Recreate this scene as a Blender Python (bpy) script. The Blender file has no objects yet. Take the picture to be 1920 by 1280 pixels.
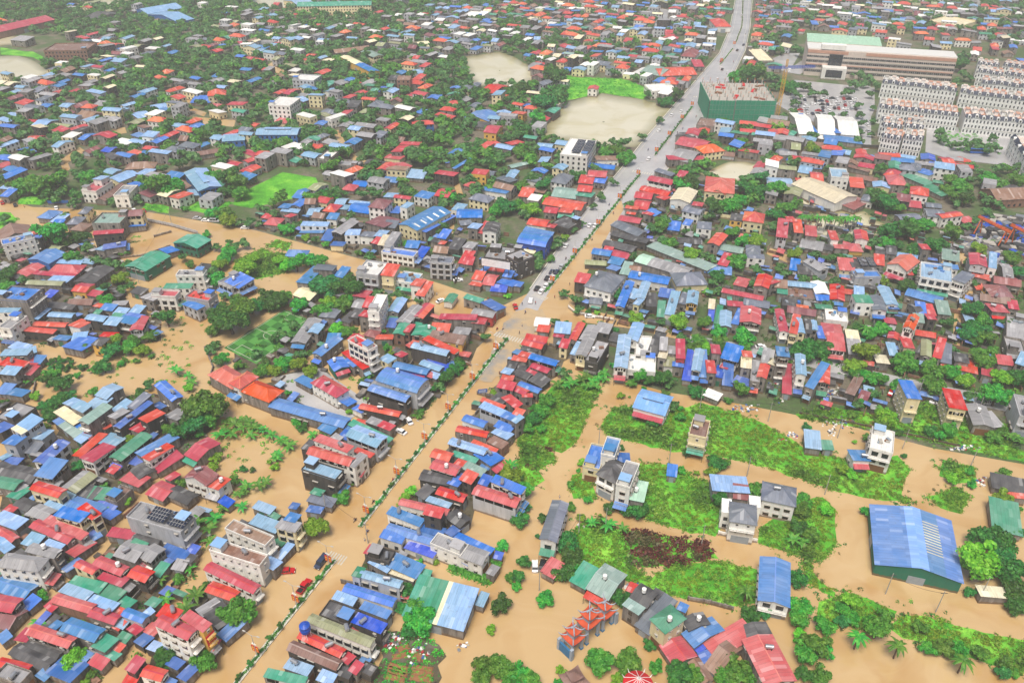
import bpy, math, random, zlib
import numpy as np
from mathutils import Vector, Matrix
random.seed(7); RNG = np.random.default_rng(7)
SC = bpy.context.scene
COL = SC.collection

# ------------------------------------------------------------------ camera
F_PX = 1500.0; PITCH = math.radians(34.0); CAM_H = 180.0
cam_d = bpy.data.cameras.new('camera'); cam = bpy.data.objects.new('camera', cam_d); COL.objects.link(cam)
cam.location = (0, 0, CAM_H); cam.rotation_euler = (math.radians(90) - PITCH, 0, 0)
cam_d.sensor_width = 36.0; cam_d.lens = 36.0 * F_PX / 1920.0; cam_d.clip_start = 1.0; cam_d.clip_end = 6000.0
SC.camera = cam

# ------------------------------------------------------------------ light: thin overcast
SUN_EL = math.radians(66); SUN_AZ = math.radians(200)
w = bpy.data.worlds.new('World'); SC.world = w; w.use_nodes = True
wn = w.node_tree; bg = wn.nodes['Background']
sky = wn.nodes.new('ShaderNodeTexSky'); sky.sky_type = 'NISHITA'; sky.sun_disc = False
sky.sun_elevation = SUN_EL; sky.sun_rotation = SUN_AZ; sky.dust_density = 6.0; sky.air_density = 1.0; sky.ozone_density = 0.6
wn.links.new(sky.outputs['Color'], bg.inputs['Color']); bg.inputs['Strength'].default_value = 0.085
sd = bpy.data.lights.new('sun', 'SUN'); sun = bpy.data.objects.new('sun', sd); COL.objects.link(sun)
sd.energy = 2.6; sd.angle = math.radians(22); sd.color = (1.0, 0.95, 0.86)
sun.rotation_euler = (math.radians(90) - SUN_EL, 0, math.pi - SUN_AZ)
SC.view_settings.view_transform = 'Standard'; SC.view_settings.look = 'None'
SC.view_settings.exposure = 0.5; SC.view_settings.gamma = 1.0
SC.cycles.max_bounces = 5; SC.cycles.diffuse_bounces = 3; SC.cycles.glossy_bounces = 2
SC.cycles.transparent_max_bounces = 4; SC.cycles.volume_bounces = 1
SC.cycles.caustics_reflective = False; SC.cycles.caustics_refractive = False

# ------------------------------------------------------------------ survey: photo point -> place on a level plane
CP, SP = math.cos(PITCH), math.sin(PITCH)
def at(x, y, z=0.0):
    u = (x - 960) / F_PX; v = -(y - 640) / F_PX
    dx, dy, dz = u, CP + v * SP, -SP + v * CP
    t = (z - CAM_H) / dz
    return Vector((dx * t, dy * t, z))
def pix(p):
    rx, ry, rz = p[0], p[1], p[2] - CAM_H
    d = ry * CP - rz * SP
    return (960 + F_PX * rx / d, 640 - F_PX * (ry * SP + rz * CP) / d)
def ppm(p):
    return F_PX / (p[1] * CP - (p[2] - CAM_H) * SP)

# ------------------------------------------------------------------ materials
def lin(h):
    c = [int(h[i:i + 2], 16) / 255 for i in (0, 2, 4)]
    return tuple((x / 12.92 if x <= 0.04045 else ((x + 0.055) / 1.055) ** 2.4) for x in c)
class NT:
    def __init__(s, name):
        s.m = bpy.data.materials.new(name); s.m.use_nodes = True; s.t = s.m.node_tree
        s.b = s.t.nodes['Principled BSDF']; s.out = s.t.nodes['Material Output']
    def n(s, typ, **kw):
        x = s.t.nodes.new(typ)
        for k, v in kw.items():
            if k.startswith('i_'): x.inputs[k[2:].replace('_', ' ')].default_value = v
            else: setattr(x, k, v)
        return x
    def l(s, a, b): s.t.links.new(a, b)
    def noise(s, coord, scale, detail=3, rough=0.55):
        x = s.n('ShaderNodeTexNoise', i_Scale=scale, i_Detail=detail, i_Roughness=rough)
        if coord is not None: s.l(coord, x.inputs['Vector'])
        return x.outputs['Fac']
    def ramp(s, fac, stops):
        r = s.n('ShaderNodeValToRGB'); e = r.color_ramp.elements
        while len(e) < len(stops): e.new(0.5)
        for i, (p, c) in enumerate(stops):
            e[i].position = p; e[i].color = (c[0], c[1], c[2], 1) if not isinstance(c, (int, float)) else (c, c, c, 1)
        s.l(fac, r.inputs['Fac']); return r.outputs['Color']
    def mix(s, fac, a, b, mode='MIX'):
        x = s.n('ShaderNodeMix', data_type='RGBA', blend_type=mode)
        for sock, v in ((x.inputs[0], fac), (x.inputs[6], a), (x.inputs[7], b)):
            if hasattr(v, 'is_output'): s.l(v, sock)
            elif isinstance(v, (int, float)): sock.default_value = v
            else: sock.default_value = (v[0], v[1], v[2], 1)
        return x.outputs[2]
    def math(s, op, a, b=0.0):
        x = s.n('ShaderNodeMath', operation=op)
        for i, v in enumerate((a, b)):
            if hasattr(v, 'is_output'): s.l(v, x.inputs[i])
            else: x.inputs[i].default_value = v
        return x.outputs[0]
    def mapping(s, coord, sc):
        x = s.n('ShaderNodeMapping'); x.inputs['Scale'].default_value = sc; s.l(coord, x.inputs['Vector']); return x.outputs[0]
    def bump(s, h, strength=0.3, dist=0.05):
        x = s.n('ShaderNodeBump', i_Strength=strength, i_Distance=dist); s.l(h, x.inputs['Height']); s.l(x.outputs[0], s.b.inputs['Normal'])
    def vary(s, amount):      # a value per separate piece of the mesh and per object
        g = s.n('ShaderNodeNewGeometry').outputs['Random Per Island']; o = s.n('ShaderNodeObjectInfo').outputs['Random']
        v = s.math('FRACT', s.math('ADD', g, o))
        return s.math('ADD', s.math('MULTIPLY', v, 2 * amount), 1 - amount)
    def set(s, col, rough=0.7, spec=0.3):
        if hasattr(col, 'is_output'): s.l(col, s.b.inputs['Base Color'])
        else: s.b.inputs['Base Color'].default_value = (*col, 1)
        if hasattr(rough, 'is_output'): s.l(rough, s.b.inputs['Roughness'])
        else: s.b.inputs['Roughness'].default_value = rough
        s.b.inputs['Specular IOR Level'].default_value = spec
        return s.m

def roof_mat(name, hexc, grime=0.5, rough=0.45):
    t = NT(name); base = lin(hexc)
    pos = t.n('ShaderNodeNewGeometry').outputs['Position']; uv = t.n('ShaderNodeUVMap').outputs[0]
    sep = t.n('ShaderNodeSeparateXYZ'); t.l(uv, sep.inputs[0])
    fade = t.noise(t.mapping(pos, (0.25, 0.25, 0.25)), 1.0, 4)
    c = t.mix(t.ramp(fade, [(0.3, 0.0), (0.75, 0.55)]), base, tuple(min(1, 0.72 * b + 0.17) for b in base))
    st = t.noise(t.mapping(uv, (2.2, 0.16, 1)), 1.0, 4)                       # streaks down the slope
    c = t.mix(t.ramp(st, [(0.5, 0.0), (0.85, grime)]), c, (0.05, 0.045, 0.04))
    sheet = t.math('FRACT', t.math('MULTIPLY', sep.outputs[0], 0.95))
    seam = t.math('GREATER_THAN', sheet, 0.93)
    c = t.mix(t.math('MULTIPLY', seam, 0.45), c, tuple(b * 0.4 for b in base))
    fl = t.n('ShaderNodeCombineXYZ'); t.l(t.math('FLOOR', t.math('MULTIPLY', sep.outputs[0], .95)), fl.inputs[0]); t.l(t.math('FLOOR', t.math('MULTIPLY', sep.outputs[1], .3)), fl.inputs[1]); t.l(t.n('ShaderNodeObjectInfo').outputs['Random'], fl.inputs[2])
    wn_ = t.n('ShaderNodeTexWhiteNoise'); t.l(fl.outputs[0], wn_.inputs['Vector'])
    c = t.mix(t.ramp(wn_.outputs['Value'], [(0.0, .22), (.45, 0.0), (1.0, 0.0)]), c, tuple(b * .45 for b in base)); c = t.mix(t.ramp(wn_.outputs['Value'], [(.6, 0.0), (.93, .14), (.97, .55)]), c, tuple(min(1, b * .7 + .3) for b in base))
    rust = t.noise(t.mapping(pos, (.7, .7, .7)), 1.0, 6, .7); c = t.mix(t.ramp(rust, [(.58, 0.0), (.72, grime * .9)]), c, (.11, .075, .055))
    val = t.n('ShaderNodeHueSaturation'); t.l(c, val.inputs['Color']); t.l(t.vary(0.18), val.inputs['Value'])
    hue = t.math('ADD', t.math('MULTIPLY', t.math('SUBTRACT', t.vary(0.5), 1.0), 0.03), 0.5); t.l(hue, val.inputs['Hue']); t.l(t.math('ADD', t.math('MULTIPLY', t.n('ShaderNodeObjectInfo').outputs['Random'], -.24), 1.1), val.inputs['Saturation'])
    wv = t.math('SINE', t.math('MULTIPLY', sep.outputs[0], 17.0)); t.bump(wv, 0.35, 0.03)
    return t.set(val.outputs[0], rough, 0.35)
ROOF = {k: roof_mat('roof_' + n, h, g, r) for k, n, h, g, r in (
    ('r', 'red', 'b9222b', .5, .5), ('b', 'blue', '2a72be', .4, .42), ('l', 'light_blue', '7ea6cc', .55, .42), ('u', 'royal_blue', '1d55b4', .3, .42),
    ('g', 'green', '2d8a6c', .4, .45), ('t', 'grey_green', '7f9c94', .5, .5), ('k', 'black', '36363a', .5, .6), ('y', 'grey', '8c8c90', .6, .6),
    ('z', 'slate', '5d6676', .4, .55), ('w', 'white', 'e4e4e0', .4, .5), ('o', 'orange_tile', 'c54a26', .45, .65), ('m', 'maroon', '7c3a40', .5, .6),
    ('c', 'cream', 'd8cfae', .5, .55), ('n', 'rust', '7e5c4c', .7, .75), ('v', 'olive', '8b9068', .6, .6), ('x', 'mint', 'a9d6bd', .3, .45),
    ('i', 'pale_blue', '4d95dc', .2, .4))}
def wall_mat(name, hexc, grime, rough=0.85):
    t = NT(name); base = lin(hexc)
    pos = t.n('ShaderNodeNewGeometry').outputs['Position']
    a = t.noise(t.mapping(pos, (0.9, 0.9, 0.12)), 1.0, 5, .65); b = t.noise(t.mapping(pos, (0.35, 0.35, 0.35)), 1.0, 4)
    c = t.mix(t.ramp(b, [(0.35, 0.0), (0.7, 0.35)]), base, tuple(x * 0.62 + 0.04 for x in base))
    c = t.mix(t.ramp(a, [(0.55 - 0.25 * grime, 0.0), (0.92 - 0.2 * grime, min(1, grime * 1.3))]), c, (0.035, 0.032, 0.03))
    sz = t.n('ShaderNodeSeparateXYZ'); t.l(pos, sz.inputs[0]); tide = t.math('ADD', sz.outputs[2], t.math('MULTIPLY', a, -1.3)); c = t.mix(t.ramp(tide, [(0.0, .8), (.12, .55), (.3, 0.0)]), c, lin('6e573c'))
    hs = t.n('ShaderNodeHueSaturation'); t.l(c, hs.inputs['Color']); t.l(t.vary(0.13), hs.inputs['Value'])
    t.bump(t.noise(t.mapping(pos, (6, 6, 6)), 1.0, 2), 0.25, 0.03)
    return t.set(hs.outputs[0], rough, 0.2)
WALL = {k: wall_mat('wall_' + n, h, g) for k, n, h, g in (
    ('d', 'stained_concrete', '98918a', .85), ('w', 'white', 'e2e0da', .3), ('c', 'cream', 'dccfa6', .25), ('y', 'yellow', 'd4a850', .25), ('k', 'black_stained', '544f4a', .95),
    ('b', 'blue', '2b62a8', .2), ('u', 'royal_blue', '2246a0', .2), ('g', 'grey', 'b0b2b6', .4), ('n', 'brick', '8f6a58', .6), ('e', 'green', '1f6650', .25), ('r', 'red', 'b8423f', .3))}
def plain(name, hexc, rough=0.7, spec=0.3, metal=0.0, amt=0.25, scale=0.8):
    t = NT(name); base = lin(hexc)
    pos = t.n('ShaderNodeTexCoord').outputs['Object']
    n = t.noise(pos, scale, 4)
    c = t.mix(t.ramp(n, [(0.3, 0.0), (0.8, 1.0)]), base, tuple(x * (1 - amt) for x in base))
    t.b.inputs['Metallic'].default_value = metal
    return t.set(c, rough, spec)
M = {}
for nm, args in dict(
    glass=('1d242c', .12, .6, 0, .3), frame=('b2b0aa', .6), dark_metal=('3a3b3d', .5), steel=('b9bcc0', .3, .5, .7), tank_blue=('1f4fb0', .4), white_paint=('e8e8e6', .6),
    concrete=('a8a49c', .9), kerb=('c9c5ba', .9), trunk=('5c4a3a', .9), rubber=('1a1a1b', .8), lamp_glass=('e8e6dc', .2), tail_red=('a01414', .3), orange_paint=('d8652a', .5),
    yellow_paint=('d9a52a', .5), banner_red=('c8202a', .6), banner_yellow=('e8c53a', .6), shutter=('8d97a0', .5), wood=('7a5436', .7), door_green=('2f6b55', .5), skin=('b98463', .6), net_green=('1b8a68', .7),
    solar=('1b2438', .15, .6), brick=('8a5a48', .85), tile_terrace=('bf917c', .8), navy=('2a3348', .6), cloth_dark=('2c303a', .8), cloth_red=('a6323a', .8), cloth_blue=('3b5c96', .8), cloth_white=('d6d4cf', .8), cloth_yellow=('d2b24a', .8), hair=('17130f', .7),
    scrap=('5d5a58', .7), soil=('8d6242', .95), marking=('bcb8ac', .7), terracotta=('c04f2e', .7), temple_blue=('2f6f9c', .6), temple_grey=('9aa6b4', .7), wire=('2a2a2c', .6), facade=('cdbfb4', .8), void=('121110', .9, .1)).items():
    M[nm] = plain(nm, *args)
def car_paint(name, hexc): 
    m = plain('car_paint_' + name, hexc, .25, .5, 0, .08); return m
CARP = {n: car_paint(n, h) for n, h in (('white', 'e6e7e8'), ('red', 'b3121c'), ('navy', '2b3750'), ('silver', 'a9adb2'), ('black', '202226'), ('blue', '2456a6'))}
def leaf_mat(name, a, b, c):
    t = NT(name); g = t.n('ShaderNodeNewGeometry'); o = t.n('ShaderNodeObjectInfo').outputs['Random']; oc = t.n('ShaderNodeTexCoord').outputs['Object']
    lob = t.noise(t.mapping(g.outputs['Position'], (.55, .55, .55)), 1.0, 3, .6); big = t.noise(t.mapping(g.outputs['Position'], (.1, .1, .1)), 1.0, 2)
    f = t.math('ADD', t.math('MULTIPLY', g.outputs['Random Per Island'], .26), t.math('MULTIPLY', t.math('SUBTRACT', lob, .2), 1.25))
    col = t.ramp(f, [(0.12, lin(a)), (0.5, lin(b)), (0.92, lin(c))])
    hs = t.n('ShaderNodeHueSaturation'); t.l(col, hs.inputs['Color'])
    t.l(t.math('ADD', t.math('MULTIPLY', o, 0.6), t.math('ADD', t.math('MULTIPLY', big, .55), 0.36)), hs.inputs['Value'])
    t.l(t.math('ADD', t.math('MULTIPLY', o, 0.07), t.math('ADD', t.math('MULTIPLY', big, .05), .44)), hs.inputs['Hue'])
    t.set(hs.outputs[0], 0.5, 0.3)
    tr = t.n('ShaderNodeBsdfTranslucent'); t.l(hs.outputs[0], tr.inputs['Color'])
    mx = t.n('ShaderNodeMixShader'); mx.inputs[0].default_value = 0.25
    t.l(t.b.outputs[0], mx.inputs[1]); t.l(tr.outputs[0], mx.inputs[2]); t.l(mx.outputs[0], t.out.inputs['Surface'])
    return t.m
LEAF = {'deep': leaf_mat('leaf_deep', '1a4a1e', '35782c', '60a440'), 'mid': leaf_mat('leaf_mid', '22601c', '4c9630', '86c048'), 'lime': leaf_mat('leaf_lime', '3f8018', '74b028', 'acd64c'),
        'weed': leaf_mat('leaf_weed', '2c8020', '60b032', 'a2e04e'), 'banana': leaf_mat('leaf_banana', '2a6a24', '4f9634', '8cbc50'), 'burnt': leaf_mat('leaf_burnt', '3a2216', '6e4630', '9c6c46'),
        'dull': leaf_mat('leaf_dull', '3a3f22', '66693a', '8f8f58'), 'far': leaf_mat('leaf_far', '285a2c', '458240', '78aa58')}

def land_mat():
    t = NT('land'); pos = t.n('ShaderNodeNewGeometry').outputs['Position']
    a = t.noise(t.mapping(pos, (.035,) * 3), 1.0, 6, .6); b = t.noise(t.mapping(pos, (.6,) * 3), 1.0, 5, .7)
    c = t.mix(t.ramp(a, [(0.42, 0.0), (0.55, 1.0)]), lin('7a7264'), lin('4c6638'))
    c = t.mix(t.ramp(b, [(0.35, 0.0), (0.75, 0.8)]), c, lin('45423a'))
    t.bump(b, .6, .3)
    return t.set(c, .95, .1)
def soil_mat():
    t = NT('shade_toned_yard_soil'); pos = t.n('ShaderNodeNewGeometry').outputs['Position']
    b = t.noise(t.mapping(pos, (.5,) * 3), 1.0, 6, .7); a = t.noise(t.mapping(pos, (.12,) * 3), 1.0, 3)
    c = t.ramp(b, [(0.3, lin('2c2924')), (0.5, lin('57503f')), (0.7, lin('3a4028'))])  # soil colours darkened to paint in the shade between houses
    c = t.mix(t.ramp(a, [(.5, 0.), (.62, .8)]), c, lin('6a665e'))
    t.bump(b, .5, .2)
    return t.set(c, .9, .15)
def grass_mat():
    t = NT('grass_ground'); pos = t.n('ShaderNodeNewGeometry').outputs['Position']
    a = t.noise(t.mapping(pos, (.09,) * 3), 1.0, 5, .6); b = t.noise(t.mapping(pos, (.9,) * 3), 1.0, 5, .7)
    c = t.ramp(a, [(0.3, lin('35781f')), (0.5, lin('5aa82e')), (0.72, lin('8fca46'))])
    c = t.mix(t.ramp(b, [(0.45, 0.0), (0.8, 0.7)]), c, lin('2a4c20'))
    t.bump(b, .7, .3)
    return t.set(c, .9, .15)
def water_mat(name, c1, c2, c3, rough=.06, rip=.03, fl=.16):
    t = NT(name); pos = t.n('ShaderNodeNewGeometry').outputs['Position']
    wob = t.n('ShaderNodeTexNoise', i_Scale=.03, i_Detail=3); t.l(pos, wob.inputs['Vector']); add = t.n('ShaderNodeVectorMath', operation='MULTIPLY_ADD'); t.l(wob.outputs['Color'], add.inputs[0]); add.inputs[1].default_value = (40, 40, 0); t.l(pos, add.inputs[2]); wp = add.outputs[0]
    a = t.noise(t.mapping(wp, (.018, .018, .1)), 1.0, 2, .5)
    c = t.mix(t.ramp(a, [(.36, 0.), (.64, 1.)]), lin(c1), lin(c2))
    d = t.noise(t.mapping(wp, (.05, .05, .1)), 1.0, 3, .5); c = t.mix(t.ramp(d, [(.48, 0.), (.7, .8)]), c, lin(c3))
    rot = t.n('ShaderNodeMapping'); rot.inputs['Rotation'].default_value = (0, 0, -math.radians(52)); rot.inputs['Scale'].default_value = (.02, .3, .1); t.l(wp, rot.inputs['Vector'])
    f = t.noise(rot.outputs[0], 1.0, 3, .55); c = t.mix(t.ramp(f, [(.54, 0.), (.75, fl)]), c, lin('c6b08e')); c = t.mix(t.ramp(f, [(.25, fl), (.44, 0.)]), c, lin('9c7d52'))
    sp = t.noise(t.mapping(pos, (1.6, 1.6, 1)), 1.0, 6, .75); c = t.mix(t.ramp(sp, [(.72, 0.), (.8, .22)]), c, lin('6d5c3e'))
    r = t.noise(t.mapping(pos, (.9, 1.6, 1)), 1.0, 3, .6); t.bump(r, rip, .1)
    t.b.inputs['IOR'].default_value = 1.6
    return t.set(c, rough, .6)
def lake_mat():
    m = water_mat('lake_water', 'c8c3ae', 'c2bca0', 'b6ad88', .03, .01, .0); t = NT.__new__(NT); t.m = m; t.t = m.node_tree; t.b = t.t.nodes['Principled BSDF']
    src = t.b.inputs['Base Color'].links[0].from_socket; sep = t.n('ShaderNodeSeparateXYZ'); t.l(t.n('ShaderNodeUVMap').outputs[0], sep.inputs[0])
    c = t.mix(t.ramp(sep.outputs[0], [(0., 1.), (.08, .75), (.3, 0.)]), src, lin('857f58')); t.l(c, t.b.inputs['Base Color']); return m  # olive shallows at the rim also paint in the dark reflected shore trees
def asphalt_mat():
    t = NT('wet_asphalt'); pos = t.n('ShaderNodeNewGeometry').outputs['Position']
    a = t.noise(t.mapping(pos, (.05, .05, .05)), 1.0, 5, .6); b = t.noise(t.mapping(pos, (1.5,) * 3), 1.0, 4)
    c = t.mix(t.ramp(a, [(.35, 0.), (.65, 1.)]), lin('99989a'), lin('b1b0b0'))
    c = t.mix(t.ramp(b, [(.4, 0.), (.8, .35)]), c, lin('87868a'))
    r = t.math('ADD', t.math('MULTIPLY', a, .4), .0)
    return t.set(c, r, .5)
def silt_mat():
    t = NT('silted_asphalt'); pos = t.n('ShaderNodeNewGeometry').outputs['Position']
    a = t.noise(t.mapping(pos, (.07,) * 3), 1.0, 5, .6); b = t.noise(t.mapping(pos, (.4,) * 3), 1.0, 4)
    c = t.mix(t.ramp(a, [(.34, 0.), (.5, 1.)]), lin('8c8a86'), lin('b39b76')); c = t.mix(t.ramp(b, [(.4, 0.), (.8, .3)]), c, lin('7b7468'))
    return t.set(c, t.math('MULTIPLY', b, .4), .5)
def turf_mat():
    t = NT('artificial_turf'); uv = t.n('ShaderNodeUVMap').outputs[0]
    sep = t.n('ShaderNodeSeparateXYZ'); t.l(uv, sep.inputs[0])
    s = t.math('GREATER_THAN', t.math('FRACT', t.math('MULTIPLY', sep.outputs[0], 4.0)), .5)
    s2 = t.math('GREATER_THAN', t.math('FRACT', t.math('MULTIPLY', sep.outputs[1], 2.0)), .5)
    x = t.math('ABSOLUTE', t.math('SUBTRACT', s, s2))
    c = t.mix(x, lin('35682e'), lin('4d8840'))
    return t.set(c, .9, .1)
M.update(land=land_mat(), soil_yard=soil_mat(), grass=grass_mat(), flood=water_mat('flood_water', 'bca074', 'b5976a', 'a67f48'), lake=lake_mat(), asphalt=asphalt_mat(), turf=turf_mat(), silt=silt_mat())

# ------------------------------------------------------------------ mesh helpers
class MB:
    def __init__(s): s.v = []; s.f = []; s.mi = []; s.uv = []; s.mats = []
    def mat(s, m):
        if m not in s.mats: s.mats.append(m)
        return s.mats.index(m)
    def face(s, pts, m, uv=None):
        i = len(s.v); s.v.extend([tuple(p) for p in pts]); s.f.append(tuple(range(i, i + len(pts)))); s.mi.append(s.mat(m))
        s.uv.extend(uv if uv else [(0, 0)] * len(pts))
    def poly(s, verts, faces, m, uvf=None):
        i = len(s.v); s.v.extend([tuple(p) for p in verts]); k = s.mat(m)
        for f in faces:
            s.f.append(tuple(i + a for a in f)); s.mi.append(k)
            s.uv.extend([uvf(verts[a]) for a in f] if uvf else [(0, 0)] * len(f))
    def box(s, x0, y0, z0, x1, y1, z1, m, bottom=True):
        v = [(x0, y0, z0), (x1, y0, z0), (x1, y1, z0), (x0, y1, z0), (x0, y0, z1), (x1, y0, z1), (x1, y1, z1), (x0, y1, z1)]
        f = [(0, 1, 5, 4), (1, 2, 6, 5), (2, 3, 7, 6), (3, 0, 4, 7), (4, 5, 6, 7)] + ([(3, 2, 1, 0)] if bottom else [])
        s.poly(v, f, m)
    def tube(s, p, q, r0, r1, m, n=8, cap=True):
        p, q = Vector(p), Vector(q); d = (q - p).normalized(); a = d.orthogonal().normalized(); b = d.cross(a)
        v = [p + (a * math.cos(2 * math.pi * k / n) + b * math.sin(2 * math.pi * k / n)) * r0 for k in range(n)] + \
            [q + (a * math.cos(2 * math.pi * k / n) + b * math.sin(2 * math.pi * k / n)) * r1 for k in range(n)]
        f = [(k, (k + 1) % n, n + (k + 1) % n, n + k) for k in range(n)]
        if cap: f += [tuple(range(n))[::-1], tuple(range(n, 2 * n))]
        s.poly(v, f, m)
    def sheet(s, pts, m, thick, slope_uv):
        """a thin roof sheet: top polygon (with uv) plus sides and underside"""
        n = len(pts); low = [(p[0], p[1], p[2] - thick) for p in pts]
        uf = lambda p: slope_uv(p)
        s.poly(list(pts) + low, [tuple(range(n))] + [(k, n + k, n + (k + 1) % n, (k + 1) % n) for k in range(n)] + [tuple(range(n, 2 * n))[::-1]], m, uf)
    def mesh(s, name):
        me = bpy.data.meshes.new(name); me.from_pydata(s.v, [], s.f)
        for m in s.mats: me.materials.append(m)
        me.polygons.foreach_set('material_index', s.mi)
        ul = me.uv_layers.new(name='UVMap'); ul.data.foreach_set('uv', np.array(s.uv, dtype=np.float32).ravel())
        me.update(); return me
    def obj(s, name, parent=None, loc=None, rz=0):
        return link(name, s.mesh(name), parent, loc, rz)
def link(name, data, parent=None, loc=None, rz=0.0, scale=None):
    o = bpy.data.objects.new(name, data); COL.objects.link(o)
    if parent is not None: o.parent = parent
    if loc is not None: o.location = loc
    if rz: o.rotation_euler = (0, 0, rz)
    if scale is not None: o.scale = scale if hasattr(scale, '__len__') else (scale,) * 3
    return o
def tag(o, label=None, cat=None, group=None, kind=None):
    if label: o['label'] = label
    if cat: o['category'] = cat
    if group: o['group'] = group
    if kind: o['kind'] = kind
    return o
def thing(name, loc, rz=0.0, scale=None): return link(name, None, None, loc, rz, scale)
def copy_tree(o, parent=None):
    c = o.copy(); COL.objects.link(c)
    if parent is not None: c.parent = parent
    for ch in o.children: copy_tree(ch, c)
    return c
def inside(p, poly):
    x, y = p[0], p[1]; r = False; j = len(poly) - 1
    for i in range(len(poly)):
        a, b = poly[i], poly[j]
        if (a[1] > y) != (b[1] > y) and x < (b[0] - a[0]) * (y - a[1]) / (b[1] - a[1]) + a[0]: r = not r
        j = i
    return r
def np_mesh(name, V, Fq, mats, mi):
    me = bpy.data.meshes.new(name); nv, nf = len(V), len(Fq)
    me.vertices.add(nv); me.vertices.foreach_set('co', np.asarray(V, np.float32).ravel())
    me.loops.add(nf * 4); me.loops.foreach_set('vertex_index', np.asarray(Fq, np.int32).ravel())
    me.polygons.add(nf); me.polygons.foreach_set('loop_start', np.arange(0, nf * 4, 4, dtype=np.int32))
    for m in mats: me.materials.append(m)
    me.polygons.foreach_set('material_index', np.asarray(mi, np.int32)); me.update(calc_edges=True); return me
def scatter(name, templates, spots, mats):
    """one mesh from many copies of quad templates; spots: (x, y, z, scale, rz, template, material shift)"""
    VV, FF, MI, off = [], [], [], 0
    for (x, y, z, sc, rz, k, sh) in spots:
        V, Fq, mi = templates[k]; c, s_ = math.cos(rz) * sc, math.sin(rz) * sc
        W = np.empty_like(V); W[:, 0] = V[:, 0] * c - V[:, 1] * s_ + x; W[:, 1] = V[:, 0] * s_ + V[:, 1] * c + y; W[:, 2] = V[:, 2] * sc + z
        VV.append(W); FF.append(Fq + off); MI.append(mi + sh); off += len(V)
    return np_mesh(name, np.concatenate(VV), np.concatenate(FF), mats, np.concatenate(MI))
def ground_sheet(name, px_pts, z, m, kind='structure', uv=None):
    pts = [at(x, y, z) for x, y in px_pts]
    me = bpy.data.meshes.new(name)
    import mathutils.geometry as mg
    tris = mg.tessellate_polygon([pts]); me.from_pydata([tuple(p) for p in pts], [], [tuple(t) for t in tris])
    if me.polygons and me.polygons[0].normal.z < 0: me.flip_normals()
    ul = me.uv_layers.new(name='UVMap')
    if uv:
        for lp in me.loops: ul.data[lp.index].uv = uv[lp.vertex_index]
    me.materials.append(m); me.update(); o = link(name, me); o['kind'] = kind; return o
ORD = ['', 'second', 'third', 'fourth', 'fifth', 'sixth', 'seventh', 'eighth', 'ninth', 'tenth', 'eleventh', 'twelfth', 'thirteenth', 'fourteenth', 'fifteenth', 'sixteenth', 'seventeenth', 'eighteenth', 'nineteenth', 'twentieth']
def ordn(k):
    if k < 20: return ORD[k]
    t = ['', '', 'twenty', 'thirty', 'forty', 'fifty', 'sixty', 'seventy', 'eighty', 'ninety']; n = k + 1
    if n % 10 == 0: return t[n // 10][:-1] + 'ieth' if n < 100 else str(n) + 'th'
    first = ['', 'first'] + ORD[1:]
    return t[n // 10] + '-' + first[n % 10]
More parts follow.
